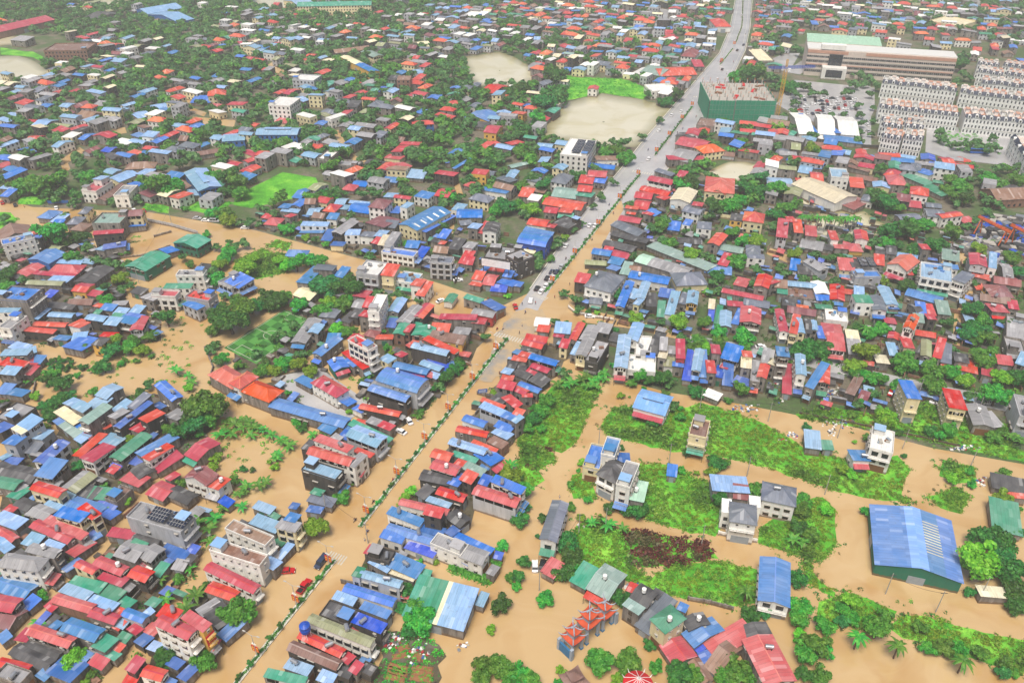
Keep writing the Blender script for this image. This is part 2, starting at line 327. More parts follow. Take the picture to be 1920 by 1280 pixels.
# ------------------------------------------------------------------ survey data, read off the photograph in 4x tiles
# roofs: three corners of the eaves, then colours, roof form (g/G ridge along/across the first side, s sloped, f flat, h hipped, c curved), storeys, wall
T = {}
T[0, 960] = '''
-60 60 120 135 200 60 ls1.5d;210 10 330 60 400 -20 yg2d;410 20 600 80 650 10 bs3c;590 -20 690 50 740 0 rs3c;740 20 830 60 880 -10 bs1d
230 110 500 230 560 170 rg2d;340 85 600 200 640 150 rs2d;-40 140 80 225 130 180 rg1d;-60 220 40 310 110 270 ls1d;165 230 260 260 310 180 ls2d;310 265 420 300 470 240 ls2d
-20 400 280 440 370 350 yh3w;200 290 400 340 440 280 yg3d;650 150 700 210 750 160 bs1d;510 310 570 345 690 215 rs1d;470 430 510 455 580 340 bs1d;-60 570 170 650 320 565 bg1d;160 690 220 730 290 650 bs1d
0 620 165 650 70 745 rg2d;-80 830 60 880 200 740 mg1d;-20 930 20 980 60 900 bs1d;810 180 980 200 1015 140 rs1d;990 205 1170 250 1205 200 kg1d;970 40 1350 150 1420 40 yf3gPT
860 320 1010 370 1090 250 yg2d;1050 330 1130 370 1200 260 yg2d;980 240 1070 270 1110 235 gs2d;1140 460 1200 480 1240 390 gs1d;1200 310 1365 365 1410 295 us1d;1400 290 1460 310 1505 265 us1d;1385 375 1430 385 1460 320 ks1d;1290 420 1370 435 1400 370 ys1d
700 390 900 470 960 410 rg2dT;960 475 1085 520 1135 440 rg2k;560 400 690 460 720 410 rg2c;740 490 910 560 960 500 rs1.5d;510 545 740 610 790 540 gs1.2d;740 610 870 670 920 590 gs1.2d;450 590 640 665 700 610 ls1.2d;640 665 840 745 885 690 ls1.2d
880 690 960 725 1010 660 gs1d;860 740 900 770 930 715 rs1d;390 670 660 750 710 690 rg1.5n;665 775 850 835 890 770 rg1.5dT;340 700 390 740 420 690 rs1d;915 770 1060 825 1110 775 bg1.5g;1080 750 1110 780 1160 760 ls1d
850 860 885 880 935 820 rs1d;970 870 1030 910 1055 880 rs1d;460 880 700 965 775 875 bg2d;700 1010 790 1050 855 940 gs1.5d;865 960 930 990 985 930 gs1d;835 1020 890 1050 930 1000 rs1d;800 1080 860 1110 900 1060 gs1d
120 960 200 975 260 880 rs1c;200 910 500 1010 560 940 rg2dT;375 860 420 880 470 830 bs1d;75 1060 330 1185 415 1110 kg1d;180 1000 420 1090 450 1040 kg1d;-20 1140 200 1190 250 1150 rg1d;-20 1230 150 1290 210 1200 yf1.5dT;360 1210 530 1280 660 1140 us1d
665 1130 760 1175 815 1110 rs1d;1165 840 1400 950 1480 880 rg4wT;1370 800 1520 890 1570 830 rs4yS;1180 770 1300 820 1350 740 rs4wT;1550 1030 1600 1040 1660 960 rs1d;1480 740 1530 790 1620 650 ys1d;1530 770 1640 880 1690 700 ks1k;1640 910 1700 960 1830 800 bs1d
945 1170 1010 1200 1080 1110 rs2k;1060 1220 1200 1260 1260 1190 rg2w;1250 1140 1330 1180 1380 1120 us1d;1340 1240 1400 1270 1480 1140 us1d;920 1280 1000 1300 1000 1230 rs1d;1705 130 1985 250 2040 190 nf3wT;1590 290 1940 400 1990 330 nf3wT;1540 430 1890 600 1930 540 rg2w;1545 590 1740 660 1880 620 rg1.2d'''
T[480, 960] = '''
-40 90 140 150 160 70 ls2d;150 110 290 150 325 85 ys3c;215 60 290 80 330 20 bs3d;130 210 190 250 240 200 gs1d;150 330 190 350 250 240 ls1d;40 390 130 435 185 370 ls1.5d
990 20 1220 100 1240 45 bs1.5w;1260 10 1380 40 1440 -10 rs3kT;980 140 1330 245 1360 190 bg1.5w;1210 140 1390 185 1410 130 us1d;935 190 1085 230 1110 175 bs1.5wT;1120 265 1320 345 1345 290 us1w
1320 240 1530 325 1570 250 yf2wT;1530 330 1690 390 1740 300 yg2w;1730 460 1780 480 1790 400 ys1d;1465 190 1740 330 1790 290 bs1d;1790 340 1830 350 1850 310 us1d;1430 40 1530 110 1580 30 kg1.5k;1420 160 1470 190 1520 90 us1d
815 310 890 330 935 265 rs1.5k;840 335 990 375 1030 300 kf2kT;990 410 1195 490 1255 395 bs1.5c;850 380 980 445 1000 405 ls1.5d;1000 440 1180 510 1195 490 cs1.2d;780 480 1065 560 1110 520 lg2.5gT;730 480 770 490 810 420 gs2.5g
660 590 1010 700 1045 645 bg1.5w;580 650 720 695 750 640 ls1.5d;785 720 975 800 1000 745 bs1.5d;725 820 930 910 965 840 us2k;490 770 700 850 760 745 kf1.5kT;395 820 840 1000 880 945 vg2.5w;320 940 620 1080 650 1020 rg2kR
245 1030 590 1175 630 1110 ng2k;640 1110 690 1140 740 1080 rs1.5d;700 1180 750 1210 790 1140 rs1.5d;585 1200 690 1240 715 1180 kf1.5k;780 1190 860 1230 890 1160 kf1k;215 1160 380 1225 420 1160 ls1.5d;460 1250 560 1290 590 1220 ls1.5dT;70 1225 350 1300 390 1255 gs2d
1240 500 1655 600 1560 880 gggggggclllllls1.5dM;1210 480 1290 500 1330 450 gs1d;1660 690 1690 700 1705 610 ls1d'''
T[960, 960] = '''
215 190 330 215 410 -60 zG2.5w;220 440 310 490 330 370 rs1d;440 510 550 570 620 430 gs1d;565 565 720 650 850 470 tg1.5dT;890 640 1010 710 1080 600 kg2d;835 700 945 770 990 710 ts2d;860 590 910 610 930 540 rs1d;1040 620 1090 650 1130 600 ks1.5d
930 840 1030 910 1220 690 zs1d;1045 800 1150 900 1290 790 gh3cT;1280 800 1330 880 1450 790 kg2k;1285 910 1370 1005 1575 875 bg1.5d;1245 730 1290 750 1370 720 bs2d;1360 1010 1400 1050 1465 990 us1d;1400 1060 1440 1125 1510 1080 us1d
1115 1000 1215 1145 1370 1060 rg1d;1440 970 1540 1090 1780 900 rs1.2d;1450 1150 1540 1220 1800 1060 ng1d;1330 1130 1430 1280 1500 1240 ng1d;1710 860 1770 980 1920 870 kg1.5d;1900 1290 2120 1250 2050 910 rG2dT;1855 650 2075 700 2095 390 bG2w'''
T[1440, 960] = '''
820 380 1445 515 1500 100 bbibbG1.6eWK;1690 120 1900 170 1960 -20 gs1d;1600 630 1800 640 1740 565 cs1d'''
T[0, 640] = '''
0 105 200 110 225 65 ls2d;70 50 180 70 200 20 ls1d;230 90 270 80 320 30 ls1d;220 160 300 165 335 115 bs1d;0 180 150 205 190 150 rs2d;0 240 110 250 150 200 ls2d;170 240 230 250 270 190 rs1d;195 190 250 195 280 160 rs1d
480 55 620 85 650 -40 bs1d;690 20 760 30 770 -30 kh2y;-30 385 50 395 95 330 bs1d;45 400 165 420 180 360 bs1d;-20 570 110 610 215 490 yf2kT;-60 660 10 690 70 620 us2k;135 620 215 660 290 580 ls3g;25 770 115 785 165 710 bs2.5g;90 650 160 690 200 640 cf3g
250 735 320 745 420 670 ls1.5g;190 830 260 840 330 770 zs1d;0 880 20 890 60 830 ls1d;20 910 130 925 170 880 us1d;255 895 340 915 490 755 uG2w;265 1000 390 1025 500 910 bs2d;-80 990 220 1060 290 960 kg1k;-60 1080 100 1110 180 1045 gg1.5d;60 1170 140 1190 230 1100 gs1d
230 1105 430 1165 510 1115 rg2.5c;260 1060 430 1090 470 1050 yg1d;470 1090 570 1130 720 1010 yvG1.5d;660 1170 790 1185 830 1110 gs1d;800 1180 880 1210 940 1100 nf1.5d;600 1150 690 1180 760 1110 ks1d;490 1250 720 1320 800 1230 bg1d;310 1250 420 1290 500 1240 ls1.5d;100 1230 200 1270 250 1200 kg1d;30 1270 100 1280 120 1230 rs1d
720 400 800 430 930 350 lg2d;480 470 560 500 600 440 ls2d;540 490 620 530 670 480 ls2.5d;640 480 720 520 840 440 ls1.5d;415 540 550 620 610 570 cs1.5d;410 610 560 720 620 650 bttts1d;560 730 610 760 680 690 ls1d;595 590 665 615 830 490 tG3d;740 640 790 665 830 600 rs1d;820 570 870 590 960 520 ys2.5d
860 630 905 645 1155 470 uG2.5k;960 485 1010 505 1140 420 zs2.5d;840 510 900 540 980 460 ls1.5d;1050 590 1110 620 1235 540 rs2.5k;980 665 1045 690 1110 620 rs1.5d;1165 330 1290 445 1365 410 bg2.5d;1245 570 1330 600 1380 520 ys1.5d;1150 480 1200 510 1240 480 us1d
560 870 620 880 785 695 rs1.2d;740 770 860 800 930 710 ls1d;615 890 705 920 855 790 rs2w;830 860 910 890 1120 710 gG2d;1030 850 1090 885 1350 730 bs1.5d;970 910 1040 930 1090 860 us1d;1080 885 1130 910 1300 790 rs2w;1140 930 1190 980 1350 860 rs1d;800 970 850 990 885 940 rs1d
985 970 1040 1040 1160 960 kc1d;905 1035 1040 1095 1060 1000 rs1d;1390 845 1480 890 1655 770 rg1.5d;1385 1020 1545 1075 1620 995 mG2.5wT;1545 1090 1640 1120 1715 1030 rs2w;1640 1200 1710 1240 1770 1210 us1d;1100 1140 1220 1190 1320 1090 rg1d;1250 1150 1400 1220 1480 1150 kg1d;1240 1030 1280 1050 1335 990 rs1d
1570 250 1740 350 1830 260 oh2d;1720 310 1800 350 1900 250 oh2.5w;1810 370 2015 450 2120 370 oh2d'''
T[480, 640] = '''
110 490 640 640 700 575 bg1.5d;470 650 560 690 650 620 bs1.2d;420 310 600 415 690 360 rh2w;295 290 410 355 450 310 bs1d;620 450 690 490 755 450 bs1d;430 85 490 105 640 -20 bG2d;540 150 590 220 690 180 bg1.5e;660 140 730 195 765 180 bs1.5d;650 85 800 220 830 190 rs1.5d;700 0 840 75 900 40 rf4wT;930 130 990 160 1020 110 lf2c;1045 105 1090 125 1130 90 rs1.5d
1170 45 1420 105 1435 65 lc2.5k;1260 0 1480 90 1510 60 rs2d;1030 190 1270 245 1335 215 bg1.5u;1230 170 1370 220 1410 190 lg1.5d;1290 140 1400 230 1450 180 us1d;1290 250 1350 280 1390 250 ls1d;1120 240 1250 280 1270 260 rs1d;910 290 1200 380 1270 280 bc3g;848 365 1115 450 1150 405 bc2.5k
780 500 1060 560 1100 530 rg1.5k;725 510 790 540 800 490 bs1w;735 620 810 640 840 600 rs1d;915 630 1000 670 1030 630 rs1.5d;830 600 910 630 940 590 yf1.5k;700 640 980 760 1010 720 gs1d;680 705 900 790 970 710 lg2.5gT;620 710 690 740 720 690 us1.5d;550 730 600 760 640 720 ys1.5dT
440 740 680 840 730 800 rs3w;390 840 690 930 715 870 og3w;345 810 390 820 450 750 ks2.5k;355 960 590 1035 640 970 lf3k;690 920 740 940 790 840 yf3w;740 1000 790 1010 820 950 rs1.2d;740 820 860 870 880 850 rs1.5dS;410 1140 480 1160 520 1120 gs1.2d;390 1200 560 1240 600 1180 zs1d;-20 1250 100 1290 170 1250 ls1d;250 1250 300 1260 340 1220 us1d;380 1270 480 1290 510 1250 us1d
1080 1220 1420 1300 1450 1260 rg1.5w;1200 1140 1260 1180 1310 1100 ks1k;1355 1140 1545 1200 1580 1150 rg1.5k;1280 1190 1440 1250 1460 1220 ls1d;1630 1140 1940 1240 1990 1180 rg2.5gT;1770 1060 1980 1140 2010 1090 bs3w;1670 1060 1730 1080 1760 1020 us2dT;1230 1030 1440 1075 1490 1010 kg1.5k;1440 1070 1510 1095 1540 1020 bs1.5d;1310 945 1490 1000 1525 935 rg2k;1530 1030 1610 1065 1655 1000 rs2kT
1550 955 1680 1010 1720 960 ts1.5d;1310 860 1440 895 1480 840 rg2d;1490 920 1550 940 1575 890 rs1.5d;1470 850 1640 915 1650 880 gs1.5d;1450 765 1700 845 1725 800 lg2d;1640 860 1760 940 1820 850 bs1.5dT;1680 950 1740 970 1790 900 bs1d;1620 770 1790 830 1810 810 rs1.5d;1505 670 1720 715 1755 680 rg2d;1740 750 1840 800 1870 750 nf1.5n;1550 590 1700 640 1730 600 bg1.5w;1770 690 1880 740 1920 690 ls1.5d;1790 640 1900 680 1940 640 bs1.5dT
1680 500 1840 560 1860 515 ls2g;1840 570 1920 600 1950 550 bs2d;1690 450 1850 500 1880 490 rs1.5d;1760 430 1840 470 1880 410 kf1.5k;1845 430 1910 480 1950 430 rs1.5d;1810 340 1920 365 1950 320 rs2d;1840 290 1920 300 1950 260 rs2d;1840 240 1900 255 1930 210 ls2d;1880 190 1940 200 1960 150 kf1.5k'''
T[960, 640] = '''
75 20 215 55 240 10 rg1.5d;70 60 190 80 220 60 ks1d;0 145 100 160 125 120 rs1.5d;50 110 130 130 140 90 rs1.5d;130 125 320 180 345 145 bg2d;140 190 260 235 275 200 rg1.5d;105 225 165 250 185 200 rs1d;0 190 100 210 110 180 kg1d;0 240 110 285 140 240 kg1d;130 290 220 340 240 270 ks1k;45 330 190 385 215 355 bg1.5d;0 360 90 400 110 360 rg1.5d;80 420 150 420 180 390 rs1.5d;0 480 30 500 40 450 rs2d;0 550 60 570 80 520 rs2d;0 590 30 610 45 550 ls2.5d
355 40 410 50 440 0 rs2c;480 95 560 110 600 -60 yG2.5c;555 140 640 160 690 10 yf2.5kT;440 90 480 100 500 20 ls1.5d;770 185 860 195 930 -30 lG2.5w;865 215 1065 235 1080 130 wf1.5w;930 130 1030 140 1060 -20 wf1.5wT;1020 80 1090 95 1120 -60 kg1.5k;1110 60 1160 65 1190 -10 ys2.5d;1095 130 1150 140 1165 70 cs2d;1140 180 1210 190 1230 110 vs1.5w;1175 100 1220 105 1240 40 ys2d;1235 120 1295 125 1330 10 rs2.5r;1205 195 1280 205 1290 130 bs1.5d;1280 280 1340 290 1390 95 us1d
1350 210 1410 220 1450 70 lG2d;1410 260 1470 265 1500 90 bs1.5d;1465 250 1525 255 1550 150 rs2d;1500 100 1560 105 1585 30 rs2.5dT;1570 120 1690 150 1730 60 bs2d;1520 280 1570 290 1600 190 us1d;1580 320 1650 330 1680 190 us1d;1560 200 1610 215 1620 170 rs1.2d;1650 320 1800 370 1830 300 us1d;1735 120 1800 125 1810 75 rs3c;1720 190 1790 200 1800 140 cs2.5d;1790 300 1850 310 1880 150 yf2d;1840 260 1905 275 1915 180 rG2.5d;1870 150 1920 160 1960 60 yf2w;1440 400 1540 440 1555 395 ws1d
915 490 1140 550 1170 410 ig1.8wV;1335 700 1450 725 1480 610 nf3cT;540 935 650 960 740 810 bf2c;675 845 765 865 800 745 bf3.5wT;775 910 880 915 895 840 us2w;640 990 770 1055 830 915 kh3w;790 1070 880 1095 935 930 yf3.5wT;885 1200 980 1220 1020 1060 xs1.5d;1165 1000 1230 1010 1245 940 bs1d;1510 1130 1770 1150 1770 1020 ls1.5d;1665 1170 1770 1185 1775 1095 ms1.5d;1640 1340 1830 1370 1870 1240 zh3w;1580 1270 1640 1280 1650 1190 wf2.5w;1790 1230 1860 1240 1875 1170 wf3wT'''
T[1440, 640] = '''
-40 1180 200 1230 200 1100 zh2.5wT;70 120 155 130 170 50 bs4d;0 180 50 200 70 90 cs2d;110 380 170 390 200 200 rs1d;215 240 285 250 300 110 lG3.5w;285 330 340 350 355 160 bs2.5d;378 300 458 315 475 185 rG2.5d;1040 440 1140 450 1135 305 bs3.5c;1355 510 1480 530 1455 375 rs3c;1545 620 1690 640 1660 495 yG1.5d;1690 640 1765 630 1745 530 ys1.2d;1890 560 2000 580 2000 440 yf3g;580 400 640 420 690 260 ns1.2k;680 420 740 440 750 390 ms1d
455 55 575 70 580 -30 rs2w;610 90 700 100 700 10 ys1.5d;815 170 905 180 920 110 cs1.2d;915 100 975 105 975 30 ls2d;1015 60 1090 70 1110 -20 rs2c;1110 80 1170 100 1170 20 ks1.5d;1150 100 1220 115 1215 0 vG2d;1240 110 1295 125 1275 -10 rs2d;1300 150 1370 165 1350 40 zs1.5d;1400 160 1500 180 1500 100 ks1.5d;1430 230 1560 260 1530 140 rs1d;1600 260 1680 280 1670 200 rs1d;1730 165 1840 180 1835 125 rs1.2d;1860 160 1920 180 1920 100 ls2d;1800 70 1920 90 1920 0 yf1.5d
285 790 395 805 395 695 ls1.2d;415 805 490 810 495 755 gs1d;770 800 925 840 925 690 wf3wF;640 900 760 905 765 820 bs1.5w;1690 1090 1930 1140 1920 1050 ks1d;1800 1160 1930 1180 1920 1150 rs1d'''
T[0, 320] = '''
0 40 50 60 130 -20 bs2d;0 140 130 145 140 115 ls1.5d;0 190 60 195 110 150 bs1.5d;150 155 190 160 195 130 rs1d;620 150 720 160 795 85 rf2.5w;700 75 760 80 790 40 ls3.5w;720 220 790 225 880 110 nG1d;860 190 960 190 990 120 yf2.5w;805 60 895 85 1050 30 lG1.5c;1020 40 1100 45 1170 -10 ls1.5d;960 110 1060 130 1070 90 bs1d;1275 210 1345 225 1350 150 rs2w;1490 150 1655 115 1520 -10 lG2.2bV;1400 200 1670 180 1640 140 ls1d
1305 540 1475 580 1560 515 gG2e;945 715 1090 750 1265 640 gG2e;1200 600 1260 630 1330 590 bs1d;285 350 380 360 480 310 bh1.2d;380 380 440 390 450 330 ls1.2d;500 400 590 400 660 350 zh1.5d;590 320 650 320 665 275 zh2c;370 430 440 430 500 380 bs1d;530 440 620 450 680 400 nh1d;700 400 895 400 895 325 tf3dT;895 345 1060 335 1055 295 mg3c;930 430 1085 410 1080 390 bs1.2d;705 490 915 465 915 440 rs2.5k;780 605 940 580 935 530 us1.5d;720 600 780 610 800 560 ls1.5d
0 540 250 480 170 420 nG2d;30 560 250 510 220 480 bf3w;210 470 270 480 250 445 rs2d;220 520 300 515 270 485 bs2d;215 665 365 695 440 610 bG1.5b;365 590 430 600 470 560 vg1d;110 770 200 790 300 710 rG1c;400 690 600 700 610 665 lg1d;590 690 690 700 690 670 ls1d;360 765 580 770 610 710 rh1d;260 790 540 800 550 775 rs1d;350 830 500 845 540 800 ls1.2d;560 830 690 850 810 730 kG1.2d;200 850 450 860 480 830 vg1.5d;540 900 640 910 675 850 rg1.5y;650 930 730 945 755 910 rs1d
510 1000 680 1005 700 965 ng1d;340 1030 530 1040 540 1000 ks1d;320 940 380 950 410 905 us1d;-20 960 200 980 270 890 bf4dT;-40 1060 120 1060 140 1030 lf3w;0 1180 80 1190 100 1090 yf3wT;1145 940 1310 950 1335 910 rf2.5wF;1060 960 1150 985 1200 930 ys2d;980 910 1060 930 1090 890 ks1d;1230 880 1420 880 1430 845 gf2w;1330 790 1520 790 1540 755 yf3wT;1450 750 1540 760 1570 700 kh1d;1400 950 1560 980 1610 930 rf2.5gT;1370 1000 1480 1050 1530 1020 bs2g;1690 830 1790 880 1870 810 bs2g;1645 840 1740 880 1800 800 yf2g
360 1090 530 1100 580 1070 lg1.5d;250 1160 480 1170 500 1140 rg1.5d;520 1170 600 1190 640 1120 rs1.5w;180 1210 390 1220 400 1190 rs1.5k;400 1270 500 1280 530 1240 bs1d;640 1110 770 1130 790 1090 lg2k;780 1150 870 1160 890 1110 ls2k;890 1130 1000 1150 1060 1080 bg2d;750 1040 840 1050 850 1010 bs1.5d;850 1070 930 1080 950 1040 ls1.5d;690 1080 730 1085 750 1050 gs1.5d;820 1110 890 1120 910 1080 gs1.5d;970 1060 1040 1070 1060 1020 ls1.5d;700 1020 750 1030 770 1000 rs1.5d;830 1010 940 1010 960 980 ys1.5d;975 1195 1065 1190 1145 1095 rG2g;540 1270 640 1260 720 1210 ls1d;750 1240 860 1250 880 1220 rs1d'''
T[480, 320] = '''
170 290 240 295 270 250 bs1.5d;265 260 330 270 360 220 bG2d;365 250 440 250 475 210 ng2d;190 310 310 315 320 290 ls1.5d;60 400 160 410 190 360 rh1d;40 350 90 360 100 330 rs1d;215 350 255 360 260 320 rs1.5d;380 330 460 335 510 280 lg1d;505 300 590 310 630 260 rh1.5d;590 250 660 255 680 210 lg1d;630 300 680 305 700 260 ls1d;690 300 840 320 850 250 bg1d;700 250 840 255 850 235 ls1d;530 360 600 365 615 330 bs1.5w;420 350 500 360 520 320 ng1d;340 410 530 415 545 385 lf2w;330 465 500 475 510 450 bs1d;490 520 560 525 575 460 us1d;570 460 640 475 700 370 yG2k;560 570 650 575 670 535 us1c
845 270 960 285 1000 225 mh3w;1035 200 1150 215 1170 195 rg2c;960 210 1040 215 1060 170 ls1.5d;1190 190 1290 210 1350 170 bf2w;1010 330 1070 335 1085 270 bs1d;1085 270 1130 280 1160 240 lf2.5w;1080 400 1210 445 1350 280 bG2.5cK;1230 460 1280 475 1420 320 bs1.5d;830 405 960 440 1025 355 ms1.5d;950 420 1040 430 1080 390 zs1.5d;670 480 770 480 810 440 lf2w;780 500 880 510 920 465 zs1.5w;890 505 960 510 985 450 ls1.5d;915 555 970 560 1000 500 cs2d;865 540 910 550 930 510 rs2k;970 540 1030 545 1040 460 yf2.5g;950 615 1175 650 1205 615 bf2wF;1120 575 1210 580 1240 540 bs1.8d;1190 640 1250 650 1290 590 us1.2d;1310 690 1460 700 1490 660 zf3gF
1360 500 1420 510 1470 460 bs1.5d;1310 540 1380 550 1400 510 ks1d;1370 555 1410 560 1415 530 rs1.5d;1330 610 1430 620 1440 570 ng1d;1440 580 1520 590 1550 510 kf1.5k;1550 590 1620 600 1650 540 ys2w;1520 690 1590 700 1620 620 rs1.5d;1560 700 1620 705 1640 660 rs1.5d;1590 440 1660 450 1690 400 ls2d;1650 460 1700 470 1740 400 rs1.5d;1700 450 1800 460 1850 400 kG2.5w;1510 350 1690 350 1720 290 bg1.5d;1470 290 1540 300 1560 250 lf1.5w;1540 410 1620 400 1650 370 zs1d;1600 210 1740 240 1780 200 zh2c;1660 140 1870 185 1880 160 bs1.5w;1780 120 1910 150 1920 110 ng2d;1800 70 1900 100 1930 60 zs1.5d;1620 20 1720 30 1790 0 rf2.5y;1560 110 1640 130 1650 100 rs1d;1340 20 1480 50 1490 20 rs2k
720 110 820 120 830 80 bg1d;645 140 730 150 745 110 rh1d;835 80 950 100 985 60 yg2g;950 80 1050 90 1040 60 bs1d;1130 50 1250 60 1240 10 ls1d;980 0 1120 10 1130 -30 ns2c;1720 650 1950 680 1960 590 yf2.5k;1760 570 1830 575 1835 550 yf3.5k;1720 740 1850 760 1880 725 rg1.5d;1620 810 1690 820 1720 770 rs1.5w;1700 850 1780 860 1810 785 rg1.2d;1600 860 1680 875 1690 840 rs1d;1850 790 1910 800 1920 760 bs1.5d;1760 900 1870 910 1880 870 us1d;1810 850 1920 880 1930 820 bs1d;1670 760 1700 770 1710 710 bs1.5d
1410 980 1470 990 1495 930 gG1.2w;1560 960 1680 990 1700 960 gs1.5d;1690 1000 1800 1060 1790 980 us1.5d;1620 1070 1770 1100 1800 1060 yg1.8r;1380 1110 1640 1130 1620 1090 rs2d;1620 1150 1710 1160 1730 1110 rs1.5d;1310 1200 1440 1210 1460 1160 rs1.5dT;1480 1230 1590 1240 1600 1180 ys1.5dT;1300 1270 1540 1300 1580 1240 ns2y;1030 1220 1110 1230 1120 1150 gG2n;1110 1220 1150 1225 1155 1150 rs2n;1170 1230 1300 1250 1290 1170 gG2n;845 1060 920 1065 970 945 wf4wT;775 1100 840 1110 850 1040 rs2.5d;800 1020 860 1025 880 960 rs3d;720 1020 790 1030 810 970 yg1.5d;990 1050 1065 1060 1095 960 lG2d;1055 1130 1140 1150 1170 1010 yG2d;1180 1090 1250 1105 1280 1000 rG2k;980 1170 1040 1175 1050 1120 us1d
1060 830 1190 850 1210 780 lf2wT;1160 870 1230 880 1250 815 rs2.5w;1200 930 1260 940 1295 850 rs2w;730 950 820 965 850 900 rs1d;760 770 910 790 960 700 wf3.5gT;940 780 1030 790 1050 720 rs3.5c;310 850 390 860 440 720 bs1.5d;430 750 570 760 580 710 zs2d;590 790 650 800 700 740 bs1.5d;220 640 370 645 380 600 bh1w;280 930 400 970 470 900 cg1d;480 1110 590 1120 630 1020 zs1d;270 1280 370 1290 480 1120 yG1.5d;390 1210 460 1220 520 1160 lG2d;530 1280 620 1280 690 1230 bs1d;690 1260 760 1280 790 1240 rG2c;810 1230 890 1250 910 1200 mh1d;900 1270 1020 1270 1020 1230 rs1d;640 1120 700 1140 720 1070 ks1d;700 1090 760 1100 790 1040 kf1.5k'''
T[960, 320] = '''
290 80 400 100 450 40 zh2w;500 90 600 100 660 60 rs1.5d;570 40 700 50 710 5 rg2d;580 80 690 95 710 60 bs1.5d;50 190 140 200 160 150 rs1.5d;300 190 470 210 490 140 tg1.5d;480 200 590 215 620 165 gs1.5d;490 150 590 160 625 130 rs2d;235 250 510 295 560 240 rg1.5d;240 310 330 320 345 290 rs1.5d;350 320 440 330 450 290 rs1.5d;345 350 450 360 460 330 gs1.2d;300 400 420 440 470 370 kf1.5k;115 400 250 420 290 375 rg1.8w;250 430 310 440 315 400 rs1.5d;45 535 245 570 295 490 bc2.5u;90 460 290 490 300 460 bs2.5d;-40 640 50 690 110 620 yf3.2k;40 600 160 620 200 590 cf1.5d;0 870 60 880 100 840 bs1d
1070 10 1190 40 1220 20 zs1.5d;1230 50 1290 60 1310 20 rs1.5d;1020 70 1190 105 1210 70 rg2w;960 145 1160 190 1185 155 rg1.5d;920 200 1040 215 1070 170 rg1.5d;1080 210 1140 230 1160 190 rs1.5d;1190 215 1330 240 1390 155 cG1.8w;1450 150 1660 170 1720 70 oh2.5c;1480 160 1600 180 1610 110 oG2.2c;850 290 940 300 960 270 rs1.5d;860 320 920 330 940 300 rs1d;985 330 1040 345 1060 310 rs1.5d;1000 310 1070 340 1090 310 bs1.5d;800 370 950 395 980 360 rg1.2d;745 410 940 490 980 445 zg1.5d;740 480 850 510 870 470 kg1k;850 510 1000 550 1030 520 ks1.5k;680 560 800 580 830 540 kg1k;780 580 900 610 930 570 kg1k
600 620 730 640 745 600 bg1.5d;740 630 860 660 880 620 rg1.2d;690 590 750 600 760 580 rs1d;720 690 810 710 830 670 bs1d;710 740 780 760 800 720 bs1d;550 700 700 710 730 680 vg1k;810 770 870 780 890 705 ts1d;880 750 960 760 980 720 ng1d;930 680 1290 790 1370 740 xyyyg1.8d;1020 570 1450 760 1490 710 ts1d;1240 860 1460 850 1400 760 zh1.8c;880 800 1160 850 1185 800 bg1.8w;550 860 740 910 810 790 zh2.5w;470 830 560 845 580 790 rs2k;580 990 670 1000 690 960 zh1w;780 1010 840 1020 920 840 bG2d;870 950 920 960 930 900 ls1.5d;930 950 990 960 1020 840 lG2c;910 1010 950 1020 965 960 ls2c;1010 1010 1080 1015 1090 920 kf1.5k;1100 940 1200 955 1215 905 us1.2d
1150 1070 1210 1080 1260 930 ls1.8w;1090 1090 1140 1095 1160 1000 gs1.2d;1250 990 1300 1000 1320 935 zs1.5d;1310 990 1385 1000 1395 910 lG2.5y;1475 1030 1515 1035 1525 980 cs1.5d;1470 1120 1505 1125 1515 1050 us1d;1520 1140 1550 1145 1560 1030 gs1.2d;1560 1160 1640 1170 1640 1060 lG1.5d;1645 1160 1690 1170 1705 1030 bs1.5d;1715 1130 1860 1150 1870 1040 rG2dT;1580 910 1870 970 1880 940 rg1.2d;1620 1020 1730 1030 1740 985 rs1.5d;1740 1000 1920 1030 1920 980 zg1d;1660 870 1750 890 1760 810 rs1d;1820 860 1920 880 1920 790 rG2.5d;1450 760 1640 780 1660 720 bg1d;1545 700 1610 715 1630 640 rs1.5d;1560 590 1720 620 1750 580 tg1d;1470 540 1550 560 1590 480 rG2d;1390 430 1490 440 1500 390 zf2w;1280 400 1330 410 1350 370 bf2w;1280 300 1400 330 1420 280 zg2w
1350 270 1420 280 1425 240 rs2.5d;1250 540 1420 550 1420 510 kg1d;1170 440 1250 450 1260 400 bs1d;1640 370 1720 380 1740 330 kf2y;1735 370 1880 390 1900 330 oh2.5c;1760 620 1860 630 1870 570 zh2d;1770 650 1890 660 1900 630 zf2w;100 1270 250 1290 270 1250 rs1.5d;170 1160 270 1170 280 1110 wc1.2w;190 1200 270 1210 275 1165 rs1.2d;320 1210 430 1220 445 1155 ls1.8dT;310 1250 380 1260 390 1215 rs1.5d;430 1260 480 1270 500 1140 rG1.5d;510 1260 600 1280 620 1170 yG2d;620 1200 720 1220 735 1150 yf2kT;730 1270 820 1290 850 1230 kg1d;860 1260 940 1275 960 1150 lG2w'''
